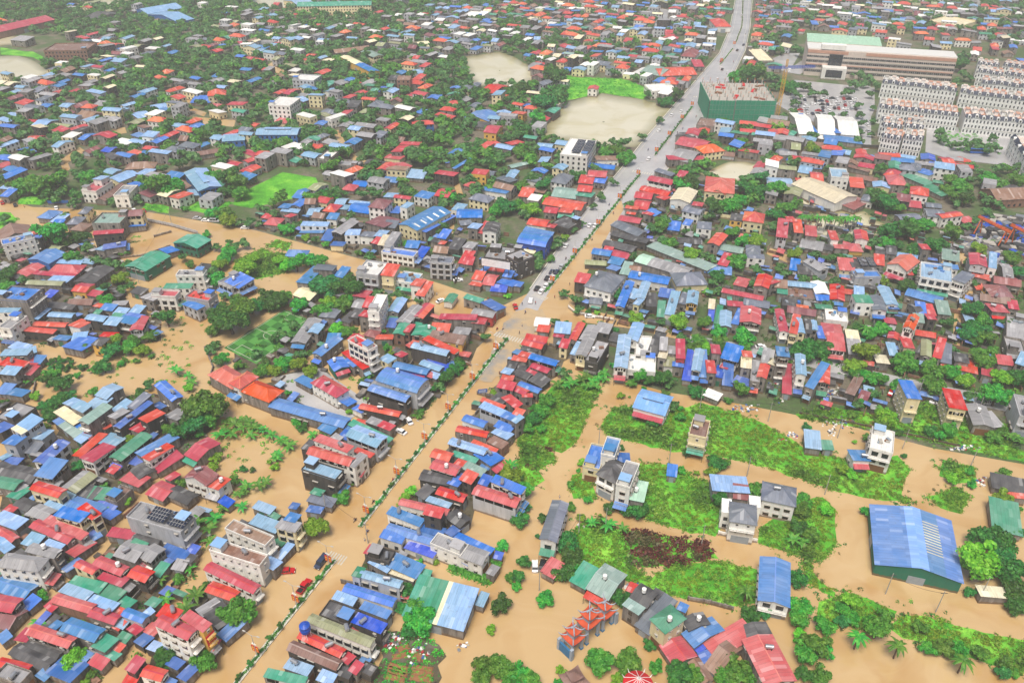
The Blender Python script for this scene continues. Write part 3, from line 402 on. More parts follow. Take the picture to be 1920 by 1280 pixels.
T[1440, 320] = '''
500 240 660 190 420 35 cG2w;640 290 750 235 570 120 ms1d;480 50 600 60 620 0 lf2.5w;0 100 180 110 180 60 lg1d;210 80 270 85 275 60 rs1d;870 30 960 50 990 10 rh2w;910 100 1040 110 1060 50 rh2d;1010 50 1180 110 1190 70 gs1d;1160 130 1300 190 1320 150 gs1d;1240 100 1310 110 1320 80 gs1d;1100 20 1200 50 1220 0 bs1.5w;1600 140 1720 220 1840 130 nG1.8n;1760 130 1900 190 1900 130 kg1.5d;1070 170 1200 190 1200 140 rh2.5w;1060 270 1150 280 1150 245 rs1d;1200 340 1330 350 1360 300 zg2w;1310 355 1460 335 1450 300 rg2.2w;1190 270 1300 280 1310 250 zg1.5d;1000 370 1150 360 1140 320 zg1.5d;1470 390 1550 380 1550 345 rs1d
65 490 140 500 190 390 rs2.5gT;165 400 220 400 235 345 rs2d;200 460 260 465 275 390 rs2d;280 500 360 510 370 420 rs1.5d;240 570 400 600 430 540 yg1d;380 580 480 600 490 560 kg1d;470 530 525 535 525 455 rs1.5w;660 510 750 520 770 460 rG1.8w;500 590 600 600 610 560 rs1d;610 600 710 605 710 555 rh1y;165 740 230 750 210 680 bs1d;230 770 340 780 310 700 kg1d;385 750 455 730 380 650 yG2g;540 740 650 750 640 680 rs2c;645 740 810 740 800 670 kg2cP;800 700 870 710 870 650 rs1.5d;900 700 1040 750 1010 640 oG2.5w;1050 780 1090 780 1090 720 rs1.5d;660 800 840 800 835 760 bf2g;890 620 960 630 970 570 kg1.5d;970 640 1110 670 1110 640 ls1d;810 640 880 650 870 590 kg1d
1155 600 1215 605 1215 555 rs2.5d;1310 660 1430 680 1420 620 ts2c;1150 800 1370 840 1400 740 lf3wF;1380 830 1470 860 1480 760 zs3w;1190 720 1420 750 1420 720 bs3w;1035 930 1285 1000 1310 950 bg1.5d;1520 700 1640 720 1640 640 rG3g;1660 720 1710 730 1720 620 lf2.5w;1520 800 1640 830 1640 780 rs1.5d;1770 800 1840 810 1840 710 yg1.5d;1700 840 1890 870 1890 820 mg1.5d;1570 890 1700 900 1700 870 rs1d;1680 940 1840 950 1860 870 mh2y;1600 970 1810 1000 1800 950 ng1.5d;1680 1070 1800 1080 1810 1010 rs1.5d;1810 1030 1880 1040 1880 990 rs1.5d;1480 1140 1545 1150 1540 1080 ls1d;1790 1250 1920 1280 1920 1120 yf1.5d
0 850 20 860 20 790 rs2d;30 870 140 880 140 820 ng1.5d;150 860 360 880 370 845 lg1.5d;360 920 460 925 445 840 wG1.5d;370 970 470 975 460 930 bs1.2d;470 960 570 975 570 870 rG1.5d;560 930 640 940 640 895 rs1.2d;650 950 720 960 710 890 ls2d;665 985 785 990 780 935 gf2.5wF;790 1040 890 1050 870 950 zG2w;890 1000 975 1005 965 880 lG2w;910 1040 980 1045 980 1015 us1.5d;70 930 140 940 130 880 gs1.2d;150 950 340 970 340 900 nf1d;365 1040 480 1050 480 1010 gs1.2d;150 1060 350 1090 340 1040 mg1.2d;220 1030 300 1040 270 1010 os1.3d;110 1010 250 1030 250 960 kf1k
90 1200 150 1205 160 1050 rG2w;160 1230 210 1240 215 1080 rs2c;220 1210 275 1215 280 1115 lG2c;285 1210 325 1215 330 1120 kg2d;330 1190 370 1195 375 1130 lG2d;375 1270 420 1275 430 1170 bs1.5d;430 1270 570 1285 560 1160 rh1.5d;440 1120 590 1140 600 1070 wf1.5w;600 1270 690 1280 680 1200 cf1.5d;1020 1170 1090 1190 1090 1090 oG3.5w;1100 1130 1170 1140 1170 1090 ts1.5d;1120 1090 1190 1100 1180 1010 bs1.5d;1190 1080 1260 1085 1260 1020 rs1.5d;1280 1070 1370 1080 1370 1000 ts1.5d;1050 1000 1130 1080 1160 1060 kG1.5d;1200 1120 1260 1125 1255 1080 rs2k;1110 1230 1250 1260 1240 1220 rs1d;900 1250 980 1270 960 1220 rG1.5d;880 1150 960 1160 960 1110 rs1d'''
T[0, 0] = '''
-40 250 400 150 370 110 rg2n;1010 75 1110 105 1310 45 lG2b;1120 110 1330 165 1420 135 lG2b;640 130 740 150 930 110 kg1.5d;340 385 640 380 610 330 nf4n;80 300 180 310 180 280 ys2d;960 860 1040 890 1070 840 lG1.5d;1080 800 1120 830 1210 750 lG1d;550 890 650 910 730 840 ng1.5n;730 890 800 900 850 850 yG1.5d;240 940 330 950 420 900 lg1.5d;1670 1060 1830 1050 1830 1000 lg2.2b;1470 1170 1660 1140 1660 1115 ng1.2d;940 1270 1150 1260 1170 1220 nh1d;1560 720 1690 710 1690 680 oh2.5c;1430 770 1570 770 1570 730 bs1d'''
T[480, 0] = '''
0 1010 300 1010 290 960 lg2.2bV;210 5 340 60 450 40 lG1.5c;320 50 850 40 850 10 gg3c;600 20 720 85 745 75 ls1d;640 430 860 540 880 510 ccbbg2.5y;790 390 880 430 960 420 tg2c;600 400 850 370 850 350 ng1.5d;1570 880 1740 910 1780 850 bG1.5y;1710 990 1800 1000 1870 950 rg2.5y;1180 320 1240 355 1310 340 cG1d;1690 680 1780 700 1850 640 rg1.5d;1180 940 1330 930 1310 910 rh2b;1560 120 1690 130 1700 90 wf2w;100 790 250 800 240 740 wf4w;280 600 430 610 430 570 wf3g;1060 600 1150 600 1140 570 nf4n;1480 1260 1600 1200 1640 1190 bs1.5d;1430 1230 1500 1220 1490 1200 us1d'''
T[960, 0] = '''
900 550 960 560 980 510 wG1d;965 540 1110 570 1110 500 tg1.5d;1115 570 1380 560 1360 500 rg1.5d;1050 690 1230 680 1240 630 wf2w;1370 500 1440 500 1440 460 rs1.5d;370 1160 560 1180 560 1060 wf4wP;560 1250 760 1270 770 1240 bg1.5d;640 1210 800 1200 790 1170 ns1.5w;180 1110 290 1120 300 1080 lg1.5w;1230 1080 1430 1120 1440 1050 rg1.5d;1180 1190 1340 1220 1340 1130 yg1.5d;1440 1150 1590 1130 1560 1080 oh2c;1180 1210 1450 1200 1440 1170 rs1.5d;1390 940 1560 960 1580 910 nf1.5d;1850 460 1960 460 1950 370 cf1.5d;1270 420 1370 430 1370 380 mh2w;1530 200 1640 200 1630 150 rh2w;0 860 80 870 90 840 rs2y;0 1100 90 1080 90 1040 rs1.5d;0 1260 120 1230 140 1200 tg1d'''
T[1440, 0] = '''
235 1000 345 1005 350 855 wg1.5wW;380 1000 500 1010 505 870 wg1.5wW;540 1005 680 1015 670 885 wg1.5wW;430 1060 700 1080 690 1040 bs1d;250 1015 425 1045 420 1000 ws1d;350 1000 380 1000 380 870 bs1.4d;505 1010 540 1010 540 880 bs1.4d

1440 200 1220 160 1480 150 cf1.5c'''
# far small houses: centre and colours (tile pixels)
FAR = {}
FAR[0, 0] = '''230 600 y;300 620 y;160 650 l;200 680 y;100 690 l;340 620 o;480 560 y;550 570 r;600 560 b;650 640 y;820 650 c;720 690 l;580 690 r;440 640 b;250 800 z;360 790 b;510 790 l;600 790 m;760 780 y;850 820 l;900 830 l;670 800 o;100 860 l;40 900 l;300 950 c;1190 900 o;1350 940 l;1310 770 z;1200 830 b;1250 540 o;1200 580 o;1640 790 r;1780 780 r;1800 830 g;1640 300 o;1780 270 o;1680 340 b;1850 330 w;1890 350 l;1620 380 r;1810 420 b;1880 440 r;1860 180 w;1740 50 w;1850 80 y;1520 20 w;1750 190 o;1060 1020 b;1130 1010 l;1270 1010 r;930 1060 w;1040 1060 l;1190 1050 b;830 1120 u;850 1170 k;940 1160 b;1030 1150 r;1100 1140 b;1130 1110 r;1200 1140 l;1290 1070 z;1310 1120 z;1420 1090 z;1510 1090 b;1640 1030 l;1400 970 o;1390 1040 n;1830 980 z;1880 930 r;1850 1150 r;470 1080 l;240 1060 y;30 1050 n;140 1180 w;50 1180 b;300 1180 y;200 1130 b;40 1230 r;1900 1190 r;100 1270 b;1870 1270 r;1900 600 b;1850 1000 l;1730 1000 r'''
FAR[480, 0] = '''60 70 l;20 110 y;90 100 l;170 140 y;310 110 r;380 110 r;420 150 n;480 190 r;290 190 w;360 200 w;410 220 w;550 210 l;600 190 y;690 190 w;780 180 r;820 210 y;880 230 w;900 280 o;930 320 b;670 240 o;110 260 c;90 310 y;170 330 r;40 360 b;20 380 l;110 390 l;190 400 z;280 380 y;310 370 w;30 450 r;90 520 r;420 420 r;490 430 l;390 440 r;540 450 c;500 540 r;390 620 r;360 650 l;430 660 b;180 690 r;500 740 n;560 680 l;660 760 z;560 840 z;600 870 w;850 740 r;900 780 z;970 800 z;700 600 b;740 630 r;860 640 g;900 680 g;1000 640 g;930 670 u;1200 540 l;1230 580 r;1190 620 o;1210 430 r;1130 460 n;1270 490 r;1270 650 o;1240 700 r;1180 710 r;1390 600 r;1470 780 r;1440 820 o;1420 870 r;1640 790 z;1500 660 b;1580 660 z;1640 640 z;1820 700 l;1880 730 r;1890 860 y;1790 880 l;1700 940 k;1780 1080 r;1730 1090 r;1870 1100 l;750 960 l;730 1060 b;830 1010 y;930 1010 z;1090 1050 n;1160 1080 r;1080 1120 r;1040 1180 r;1500 1140 b;60 1150 r;140 1150 b;190 1130 y;260 1090 w;340 1090 w;380 1060 y;430 1040 g;500 1020 z;480 1100 r;560 1070 y;360 1170 n;270 1200 g;540 1170 w;560 1220 r;700 1230 y;740 1270 o;900 1220 k;980 1250 r;1080 1250 r;200 910 r;920 90 r;980 120 y;1060 110 w;1140 120 w;1240 110 w;1290 160 b;1380 150 w;1420 190 w;1460 190 y;1180 210 o;1120 240 l;1300 210 y;1030 190 l;1060 300 y;1060 370 z;1360 60 l;1440 60 l;1500 50 b;1590 60 o;1760 50 b;1740 80 c;1860 40 r;1800 90 r;1640 210 w;1690 230 c;1780 230 w;1830 250 c;1600 260 w;1530 250 w;1880 220 w;1900 180 r'''
FAR[960, 0] = '''30 40 c;80 30 o;60 70 y;130 110 o;210 110 o;290 70 b;340 130 n;280 130 z;450 60 w;510 60 w;590 50 o;660 90 o;780 50 l;550 120 o;650 160 o;660 200 b;830 130 o;970 150 o;900 90 b;900 40 b;960 40 b;1010 90 y;1070 60 y;1200 150 y;1180 210 b;1110 210 l;1170 260 r;1130 290 w;1190 290 w;960 200 b;790 210 w;840 230 w;920 220 l;700 250 y;720 300 y;980 250 l;560 240 r;620 260 r;450 260 o;400 250 o;500 280 c;580 310 r;560 360 r;640 340 o;700 340 r;140 260 b;110 300 w;180 320 y;220 310 y;330 190 b;390 180 b;300 210 r;270 240 n;440 150 l;20 190 r;60 180 n;100 200 y;20 250 w;50 130 y;210 60 w;420 100 r;1060 340 o;1040 380 o;980 360 b;1160 370 z;750 390 l;800 390 b;840 430 l;920 420 r;910 440 n;990 430 y;1090 430 l;1180 420 g;1250 380 b;1430 390 l;1340 340 l;1420 280 y;1500 290 w;1480 330 l;1280 470 l;1350 450 g;1420 200 l;1460 130 b;1500 140 t;1570 100 r;1420 40 c;1360 60 y;1360 20 y;1540 40 r;1600 30 c;1840 90 r;1860 150 r;1850 200 r;1830 260 n;1890 120 b;1870 40 r;430 400 t;740 510 z;680 480 z;1190 600 r;1260 620 y;1310 590 o;1010 560 w;50 780 r;120 800 b;150 760 n;1600 980 l;1610 1010 b;1770 920 r;1710 1000 g;1770 980 r;1860 1010 g;1360 990 r;1310 1020 k;1440 980 r;1900 1000 l;270 1120 b;1860 1240 r'''
FAR[1440, 0] = '''60 80 b;30 50 y;120 40 r;150 90 l;250 80 r;100 160 r;160 170 r;270 150 r;70 210 n;120 200 y;240 230 r;140 270 b;40 250 n;420 200 n;450 40 w;520 60 w;580 30 y;690 40 c;710 90 n;630 160 b;690 190 r;560 180 r;540 230 r;640 220 z;700 210 z;900 20 m;1040 50 w;1100 60 w;980 100 y;880 170 w;1060 140 z;1150 170 l;1260 190 r;1310 200 w;1360 160 w;1000 210 r;820 260 r;850 240 r;900 290 r;1150 250 o;1210 290 r;1330 260 r;1480 220 m;1290 40 r;1320 90 y;1380 60 o;1430 80 y;1240 50 o;1630 180 b;1680 190 o;1750 60 n;1700 50 r;1840 60 y;1800 200 b;1880 100 w;1850 190 z;1750 270 y;1720 310 z;1780 280 c;1700 340 o;1870 300 w;1570 370 r;1460 300 o;1260 350 y;1330 320 l;1560 320 y;1840 350 b;1800 400 n;1550 400 w;1900 450 b;950 290 w;1020 330 y;1700 360 r;40 1000 r;110 990 r;90 1030 y;210 1040 y;480 1110 o;430 1160 b;520 1150 b;580 1140 l;700 1140 r;720 1180 r;780 1190 b;860 1180 m;910 1160 r;1020 1170 l;1000 1200 b;1200 1180 u;1180 1230 y;1260 1240 b;1340 1210 r;1400 1190 y;1440 1210 r;1450 1240 r;1050 1260 z;950 1240 g;250 1190 r;330 1210 o;200 1200 u;60 1190 o;30 1230 w;560 1200 y;620 1230 n;680 1260 n;740 1240 r;150 1150 y;110 1140 z;360 1250 b;1110 1250 z'''
# trees (crown centre, radius in tile pixels; l lime, d deep)
TREES = {}
TREES[0, 960] = '550 1075 95l;1770 750 130;1235 1075 80d;1540 1105 95;690 1210 45;640 1260 35l;305 620 50;1330 500 50;840 0 50d;1530 560 55d'
TREES[480, 960] = '440 100 95l;1130 580 70d;1230 690 90;1230 800 120;1300 760 90;1160 870 70d;1835 680 85d;1840 240 55;1800 380 50;1760 870 40l;1710 1120 90;1830 1160 90;1900 1200 80;1690 1230 80;1350 370 25l;1225 370 35;1900 480 40;1100 700 60d;1390 800 60'
TREES[960, 960] = '255 635 65;95 360 55d;50 460 60d;40 540 45;420 200 95d;440 300 90d;400 420 90d;60 40 70d;240 40 45d;195 175 25d;660 1110 105;880 1105 100;1090 1140 60;60 1180 90;150 1240 80;365 1180 40l;810 630 75d;1080 690 45;1030 980 50d;1280 1110 50d;1250 1200 100d;1360 1210 80;1690 1190 130;1600 1230 90;1790 1230 70;1800 760 80d;1900 740 60d;800 1260 60l;350 1270 40;940 0 60d;480 370 60;350 470 50;520 30 40l'
TREES[1440, 960] = '1570 380 150l;1640 170 120d;1780 220 110d;1880 130 60d;1830 420 130d;1880 560 110d;1880 680 80d;1760 330 90d;240 480 75d;240 700 95;230 800 80;420 830 80;570 800 60d;350 980 110;280 1060 90;420 1000 90;400 1220 90;280 1200 70d;240 910 60l;820 870 100;760 800 60;640 780 70;1520 590 45d;1760 1190 60d;1860 1200 40;1330 1000 80;1210 1010 60;620 660 70l;560 700 60;880 740 60;1150 850 60;1450 1010 70;1600 1050 70;1780 1110 60;240 90 70d;330 160 60'
TREES[0, 640] = '840 40 80d;960 40 60;1060 50 60l;770 170 65d;700 190 40;580 245 28;340 280 60d;440 300 85d;400 250 60;330 470 60d;430 440 80d;510 400 60d;370 555 60d;1130 105 22;935 130 28;1020 140 25;900 160 30;440 120 25;700 365 45;1050 380 55d;1110 310 50;1410 330 45l;1530 470 150;1440 560 90d;1560 560 90;1450 640 90d;1340 680 70d;1600 470 90;1250 640 55;560 815 35l;590 915 60d;920 890 50d;980 725 50l;205 300 30;340 630 30l;1600 930 45l;1620 850 50l;1820 950 30d;1890 957 25d;1360 1040 50;780 1080 35;940 1180 50l;840 1260 55l;1750 1030 55;640 40 50d;1580 300 25;15 450 40d;260 400 40l;1500 690 40;1600 20 50d;1660 110 55;1640 150 50;1780 160 45;1580 60 45d'
TREES[480, 640] = '200 150 70;310 160 65l;410 200 60l;40 200 60;120 200 60l;340 90 50;440 150 35;700 520 30l;840 230 45;790 300 35;1520 140 55d;1490 200 60d;1430 270 65d;1380 330 50;1320 350 35;1220 545 40;1235 520 30d;640 1150 65;300 600 45;350 630 45d;240 380 25;100 895 25l;135 930 38l;1170 1110 50l;1110 1160 45l;1090 1210 40l;1780 380 30l;1900 990 90l;1860 1050 60;1870 930 50l;980 30 40;1020 80 30l;930 190 30;70 130 40d;0 80 50d;170 40 40;990 780 30;740 1050 30'
TREES[960, 640] = '960 260 55;1040 270 55d;1130 270 70d;1080 240 50;1190 290 50d;900 310 40;1380 360 65d;1440 390 40;1620 430 35;1060 600 45d;990 350 25;1150 380 40;820 400 30l;880 410 12;1260 490 30;1210 470 50;1270 560 40;1310 830 35d;1530 880 75d;1600 890 50;1270 960 35;1390 980 25l;1850 1110 75;1500 960 50l;820 790 25d;520 900 35l;500 960 20;730 1230 50d;870 1250 60d;960 1230 70d;575 1180 40;450 1230 40;440 1060 30;100 1110 60;110 1240 40d;200 500 70;160 560 60d;270 430 70;400 240 50;1370 50 60;1470 40 60l;1570 30 60d;1690 40 40;1760 40 40;1720 360 60;1010 260 40;760 170 30;120 640 50;230 640 45;1560 1180 60d;30 1020 60d'
TREES[1440, 640] = '290 40 110d;400 50 90d;720 80 95l;660 170 80l;750 240 80;690 230 70;1040 140 95;850 270 60;985 310 65;1230 190 90;1240 320 95;1380 220 70;1490 275 70l;1510 400 55;1610 130 95;1760 250 90l;1720 390 110;1800 420 60l;1870 260 90d;190 150 35;430 170 50;800 380 50;670 470 50d;640 540 40;720 450 40;900 560 80l;870 600 60;980 670 40d;1220 650 50d;1490 705 25l;290 630 42d;750 720 40;650 745 20l;635 985 45l;560 940 50l;1020 850 25d;1520 960 40;1720 1000 35;1790 970 50;1770 1160 80l;1850 1250 60;270 1170 80;270 1240 70;440 1230 60l;740 1250 50;1710 700 60;1760 660 50;1360 660 60;1300 690 50;1600 180 40;1690 50 40;1390 50 45;1440 980 40l;1540 1060 40;1380 1010 50l'
TREES[0, 320] = '400 490 110;330 480 60;470 520 60;580 480 60d;640 480 50d;640 570 45l;490 340 45;690 315 30;660 560 45;535 640 60;590 650 50;1180 110 110;1280 110 100;1130 110 70d;1340 140 60;440 170 50l;200 90 90;300 90 100;420 80 90;100 100 60;660 40 60;1250 1100 75d;1720 1110 130d;1640 1070 100d;1830 1050 100;1880 1000 80d;1790 980 70;1690 930 45d;1600 1170 60;1630 800 80;1600 740 50;1640 690 60l;1680 640 60;1720 600 60;1550 460 35;1370 640 45;1420 690 35;1720 530 30d;1830 540 50;1770 560 40;1830 720 90l;1900 650 60l;1620 560 40d;800 690 50d;740 670 50;900 790 60l;870 690 45;960 690 50;790 860 50d;910 880 50;800 950 70;330 670 30;40 750 80d;100 720 50;170 810 50;50 860 60;10 600 40d;900 610 30;950 610 25;980 850 40l;1120 1220 60;850 1260 60l;990 1260 60;1600 300 60;1680 290 70;1700 350 70l;1780 90 80;1800 150 70;1680 140 60d;1600 50 60;1720 50 80d;1870 380 50d;1800 380 40;1380 270 30;30 350 50l;60 400 50'
TREES[480, 320] = '40 280 50d;130 310 50;220 420 60;290 400 40;30 390 40;710 330 40d;370 490 35l;440 510 40;520 540 35;850 630 50;770 600 35;660 550 25;520 840 110d;600 860 90d;730 860 90d;690 800 60d;430 830 60d;400 650 70;480 670 60;300 690 70;230 690 60l;180 650 60l;910 900 50;1080 930 55;990 950 45l;1230 970 45;660 990 70;490 1020 80;540 970 60l;330 990 70;150 960 90d;80 930 80d;210 930 70;50 985 60d;0 1010 50d;600 1160 60l;680 1190 60;290 1150 50;200 1220 55d;130 1250 45;730 1180 40;890 1190 40;940 1200 35;1050 560 35;1410 410 50d;1370 450 40;1440 180 70;1360 160 50;1560 85 40;1860 250 80d;1800 280 60;1770 360 50;1110 120 50l;1140 150 45;570 170 60;620 150 50;500 160 60d;460 190 50;520 220 40;800 170 50;900 170 50;980 170 30;1300 1060 30;1200 1040 25;1720 1240 45d;1890 930 30l;1130 540 30;1300 40 40;860 20 60d;900 20 50d;700 940 40;780 1030 25'
TREES[960, 320] = '70 90 60;150 50 60d;230 110 60d;200 60 50;200 200 65l;150 270 70l;90 310 50;40 240 60;480 30 60d;670 190 45;610 260 35d;760 80 35d;520 390 35;460 440 35;350 520 55;330 550 50;400 490 35l;200 640 50;200 700 55;290 650 35;390 910 45l;500 1030 45l;570 1050 30d;480 960 50d;640 1060 25l;720 1020 25d;800 910 60d;940 1090 70l;1250 1130 75l;1120 1130 45l;1440 1140 60;1560 1200 70;1740 1220 90;1280 1250 50;1410 1260 60;1560 1260 60;770 1180 40d;330 1130 50l;540 1150 40;400 1140 30;900 640 45d;880 250 50l;1320 60 90d;1270 100 70;1370 100 50d;1120 400 60;1060 430 50;1150 360 50d;1220 350 35l;1190 520 60;1130 510 50;1300 450 40d;1490 330 50;1400 220 40d;1530 250 80d;1640 250 80;1720 200 60;1740 120 60d;1850 140 80d;1860 60 60d;1760 60 50;1650 460 60;1740 510 70;1830 520 70l;1220 615 30l;1340 630 60l;1690 670 75;1740 640 50;1540 790 60d;1520 820 50;1460 900 35l;1310 900 40;1550 890 45;1800 840 45l;1840 740 50;1430 630 50l;1500 650 50l;1130 760 30l'
TREES[1440, 320] = '60 130 80;150 150 60;60 310 70d;130 260 70;40 410 50d;600 490 55;800 530 50l;900 520 70;920 430 90d;1050 430 90d;1100 380 70;1180 390 70;980 540 50;1120 580 70d;1270 540 80d;1390 450 70;1500 410 45;1570 360 50;1650 310 45l;840 200 80d;900 240 80d;780 150 50d;970 260 60;1390 60 70;1460 110 80;1480 200 70d;1400 190 60;1350 130 60;1650 60 70;1860 70 70;1590 570 60l;200 620 60l;470 650 50;540 640 50;360 620 50;500 820 45d;370 820 45;270 800 50d;850 810 60l;1040 850 70d;1130 740 70d;1500 680 40;1560 850 40;1830 650 70;1880 740 60d;1530 1040 80d;1560 1160 90d;1620 1100 70;1490 1220 70d;1790 1130 50;1360 1130 50l;700 1170 60d;760 1210 60;850 1190 60;460 990 50d;60 1040 50d;130 760 50;90 720 50;1640 1240 70;1560 1250 60'
TREES[960, 0] = '310 540 100d;330 680 110d;230 760 100d;60 650 80d;190 890 70;90 960 90d;1770 540 90d;1700 560 70;1840 550 70;1230 690 70d;1160 740 60d;700 1120 60;780 1110 60;860 1170 70;980 1020 40;1110 890 40;1500 700 30d;60 1130 60'
TREES[1440, 0] = '210 350 40;250 380 50d;130 620 60;180 650 60d;260 640 50;60 580 40;340 690 40;640 520 50d;700 560 50;760 580 50d;650 620 50d;600 680 50;730 620 40;820 640 45d;680 780 35;690 850 40;700 920 40l;690 980 40;680 1040 45;570 850 30l;480 850 30l;210 700 40l;200 760 40;200 840 40;90 930 60l;120 870 40;1300 980 50l;1330 1050 40;1420 1080 50l;1500 1080 50;1600 1090 50l;1700 1090 50;1690 1020 40;1560 1060 40l;1290 1030 40;1450 480 60d;1480 560 50d;1460 420 50;1380 940 30;1650 1130 40;330 1090 60l;540 1090 40;870 520 40;940 540 40;1130 540 40;1290 540 40;1420 600 40d;620 500 35;20 560 50;40 640 40d;300 650 40;420 690 40;770 700 40;790 800 30;790 900 30;780 1000 30;1060 680 35;1180 700 35;1300 700 30;1640 740 30;1750 760 35;1850 760 35;1880 300 30;1400 700 35'
BANANA = {(0, 960): '560 380;1265 360;1490 70;1570 120;1610 45;1570 210;1470 620;1240 650;1420 410;1395 720;300 820;1190 500', (0, 640): '1325 220;1410 250;1430 300;1700 590;1760 620;1820 640;1860 600;1880 700;1740 690;1800 580;1690 650;1900 640;1650 700;1810 1230;1670 1240;1790 1140;1850 1080;1830 1110',
          (480, 640): '60 660;110 690;30 650;210 750;250 780;180 730;160 840;150 870;20 1080;70 1060;420 690;520 680;1910 920', (960, 640): '370 230;450 310;410 320;560 260;600 300;630 330;650 270;690 240;340 320;520 280;570 330;700 280', (1440, 640): '410 470;870 520;930 560;1850 720;1890 740;1800 700', (1440, 960): '190 200;260 210', (960, 960): '600 70;720 90;830 110'}
PALMS = {(960, 960): '1760 580', (1440, 960): '680 930;980 1000;1470 1110', (1440, 320): '265 340;300 345;335 345;372 348;405 350;440 352;475 352;510 355;545 352;580 352;612 356;645 352;675 350;860 160;740 1180;850 1160', (960, 0): '1620 1110;1660 1120;1710 1110;1690 1060;1760 1130'}
ORCHARD = '360 170;400 150;440 170;480 150;520 140;470 190;520 190;560 200;600 190;540 160;620 210;400 190;450 205;380 205;500 215;640 190'
LANDMARKS = [('the temple gate', 1105, 1180), ('the biggest blue warehouse', 1725, 1020), ('the turf pitch', 500, 630), ('the crossroads', 990, 590), ('the green netted site', 1390, 190), ('the twin green halls', 315, 480), ('the market hall', 840, 1120), ('the burnt bushes', 1250, 1040), ('the palm row', 1555, 400), ('the scrapyard gantries', 1880, 430), ('the big lake', 1130, 225), ('the orange roofed villa', 1350, 350), ('the cream hall', 1555, 360), ('the green field', 530, 350), ('the vented blue hall', 380, 345), ('the orange tiled school', 460, 725), ('the long blue shed', 585, 770), ('the white flat roof', 1205, 650), ('the vegetable beds', 765, 1240), ('the solar panelled house', 300, 980), ('the white cube house', 1640, 845), ('the vented blue pavilion', 1220, 760), ('the giant round tree', 383, 765), ('the red hipped office', 620, 730), ('the grey balcony villa', 1165, 900), ('the orange roofed shophouse', 625, 860), ('the blue barrel roof', 750, 720), ('the skylit blue hall', 790, 410), ('the grey hipped villa', 1130, 535), ('the lower pond', 1680, 1250), ('the mint and beige hall', 1250, 490), ('the blue water tower', 580, 1175), ('the parked blue van', 602, 1053), ('the crane', 1460, 190), ('the white tents', 1550, 235), ('the white townhouses', 1740, 215), ('the long mall', 1650, 110), ('the upper left pond', 50, 130), ('the upper pond', 935, 130), ('the red tiled white house', 385, 905), ('the lime roadside tree', 590, 985), ('the bent flooded lane', 1800, 560), ('the flooded left street', 180, 1020), ('the flooded back channel', 340, 1090), ('the side road cars', 410, 418), ('the queue of cars', 1030, 525), ('the dark asphalt street', 1700, 720), ('the lone tall block', 1348, 820), ('the green villa', 1270, 1165), ('the banana grove', 1120, 715), ('the orchard in floodwater', 120, 685), ('the yellow walled shop', 845, 645), ('the blue bus', 1830, 288), ('the bottom left corner', 40, 1250), ('the left edge', 10, 600), ('the right edge', 1900, 640), ('the upper left factory', 125, 105), ('the yellow school', 660, 125), ('the cream leaning house', 1700, 600), ('the black roofed yard', 60, 885), ('the tan walled tower', 1470, 680), ('the grey boxy apartments', 60, 575)]
# ------------------------------------------------------------------ the setting
ground = MB(); ground.face([(-1500, -60, -.02), (1500, -60, -.02), (1500, 1600, -.02), (-1500, 1600, -.02)], M['land'])
tag(ground.obj('ground'), kind='structure')
FLOOD = [(-700, 1900), (-500, 395), (0, 372), (60, 388), (140, 392), (280, 398), (340, 408), (480, 432), (700, 492), (820, 530), (945, 572), (1000, 545), (1040, 500), (1075, 470), (1078, 575), (1180, 598), (1270, 618), (1300, 628), (1290, 640), (1180, 615), (1100, 605), (1095, 640), (1110, 700), (1180, 715), (1250, 735), (1350, 750), (1480, 775), (1600, 800), (1750, 840), (1920, 870), (2500, 960), (2700, 1900)]
LAKES = [[(1020, 240), (1060, 192), (1130, 176), (1205, 186), (1262, 205), (1238, 235), (1195, 277), (1120, 277), (1060, 264), (1012, 258)], [(866, 108), (940, 97), (1000, 125), (1012, 148), (985, 160), (885, 162), (875, 135)],
         [(-80, 110), (40, 104), (105, 138), (75, 155), (-80, 160)], [(130, 8), (200, -2), (250, -8), (235, 8), (150, 14)], [(1310, 328), (1370, 302), (1430, 308), (1425, 338), (1350, 342)], [(1490, 425), (1540, 398), (1625, 398), (1658, 420), (1652, 445), (1600, 440), (1540, 445)],
         [(-80, 60), (30, 66), (50, 82), (-80, 92)], [(460, -30), (580, -12), (590, 12), (540, 18), (480, 15)], [(600, 10), (668, 32), (640, 36), (590, 18)], [(1500, 375), (1520, 372), (1545, 395), (1520, 400)]]
CANALS = [([(1797, 468), (1812, 495), (1822, 535), (1815, 556), (1796, 590), (1793, 650)], 7), ([(856, 345), (863, 365), (842, 388), (846, 425), (842, 445)], 6), ([(630, 245), (650, 285), (672, 302), (700, 308), (760, 318)], 6), ([(125, 320), (120, 303), (155, 280)], 8), ([(505, 120), (530, 138)], 8), ([(360, 225), (440, 232)], 9),
          ([(200, 250), (236, 244)], 8), ([(350, 186), (356, 205), (385, 215)], 6), ([(1440, 470), (1500, 495)], 9), ([(1765, 450), (1800, 470)], 8), ([(1100, 120), (1150, 135)], 6)]
ROAD_L = [(946, 612), (972, 575), (995, 542), (1043, 472), (1092, 402), (1163, 320), (1214, 256), (1262, 201), (1307, 150), (1350, 100), (1370, 52), (1380, 0), (1384, -70)]
ROAD_R = [(1414, -70), (1409, 0), (1405, 52), (1396, 95), (1369, 150), (1336, 201), (1299, 252), (1255, 312), (1191, 390), (1130, 470), (1074, 545), (1030, 605)]
ROAD = ROAD_L + ROAD_R
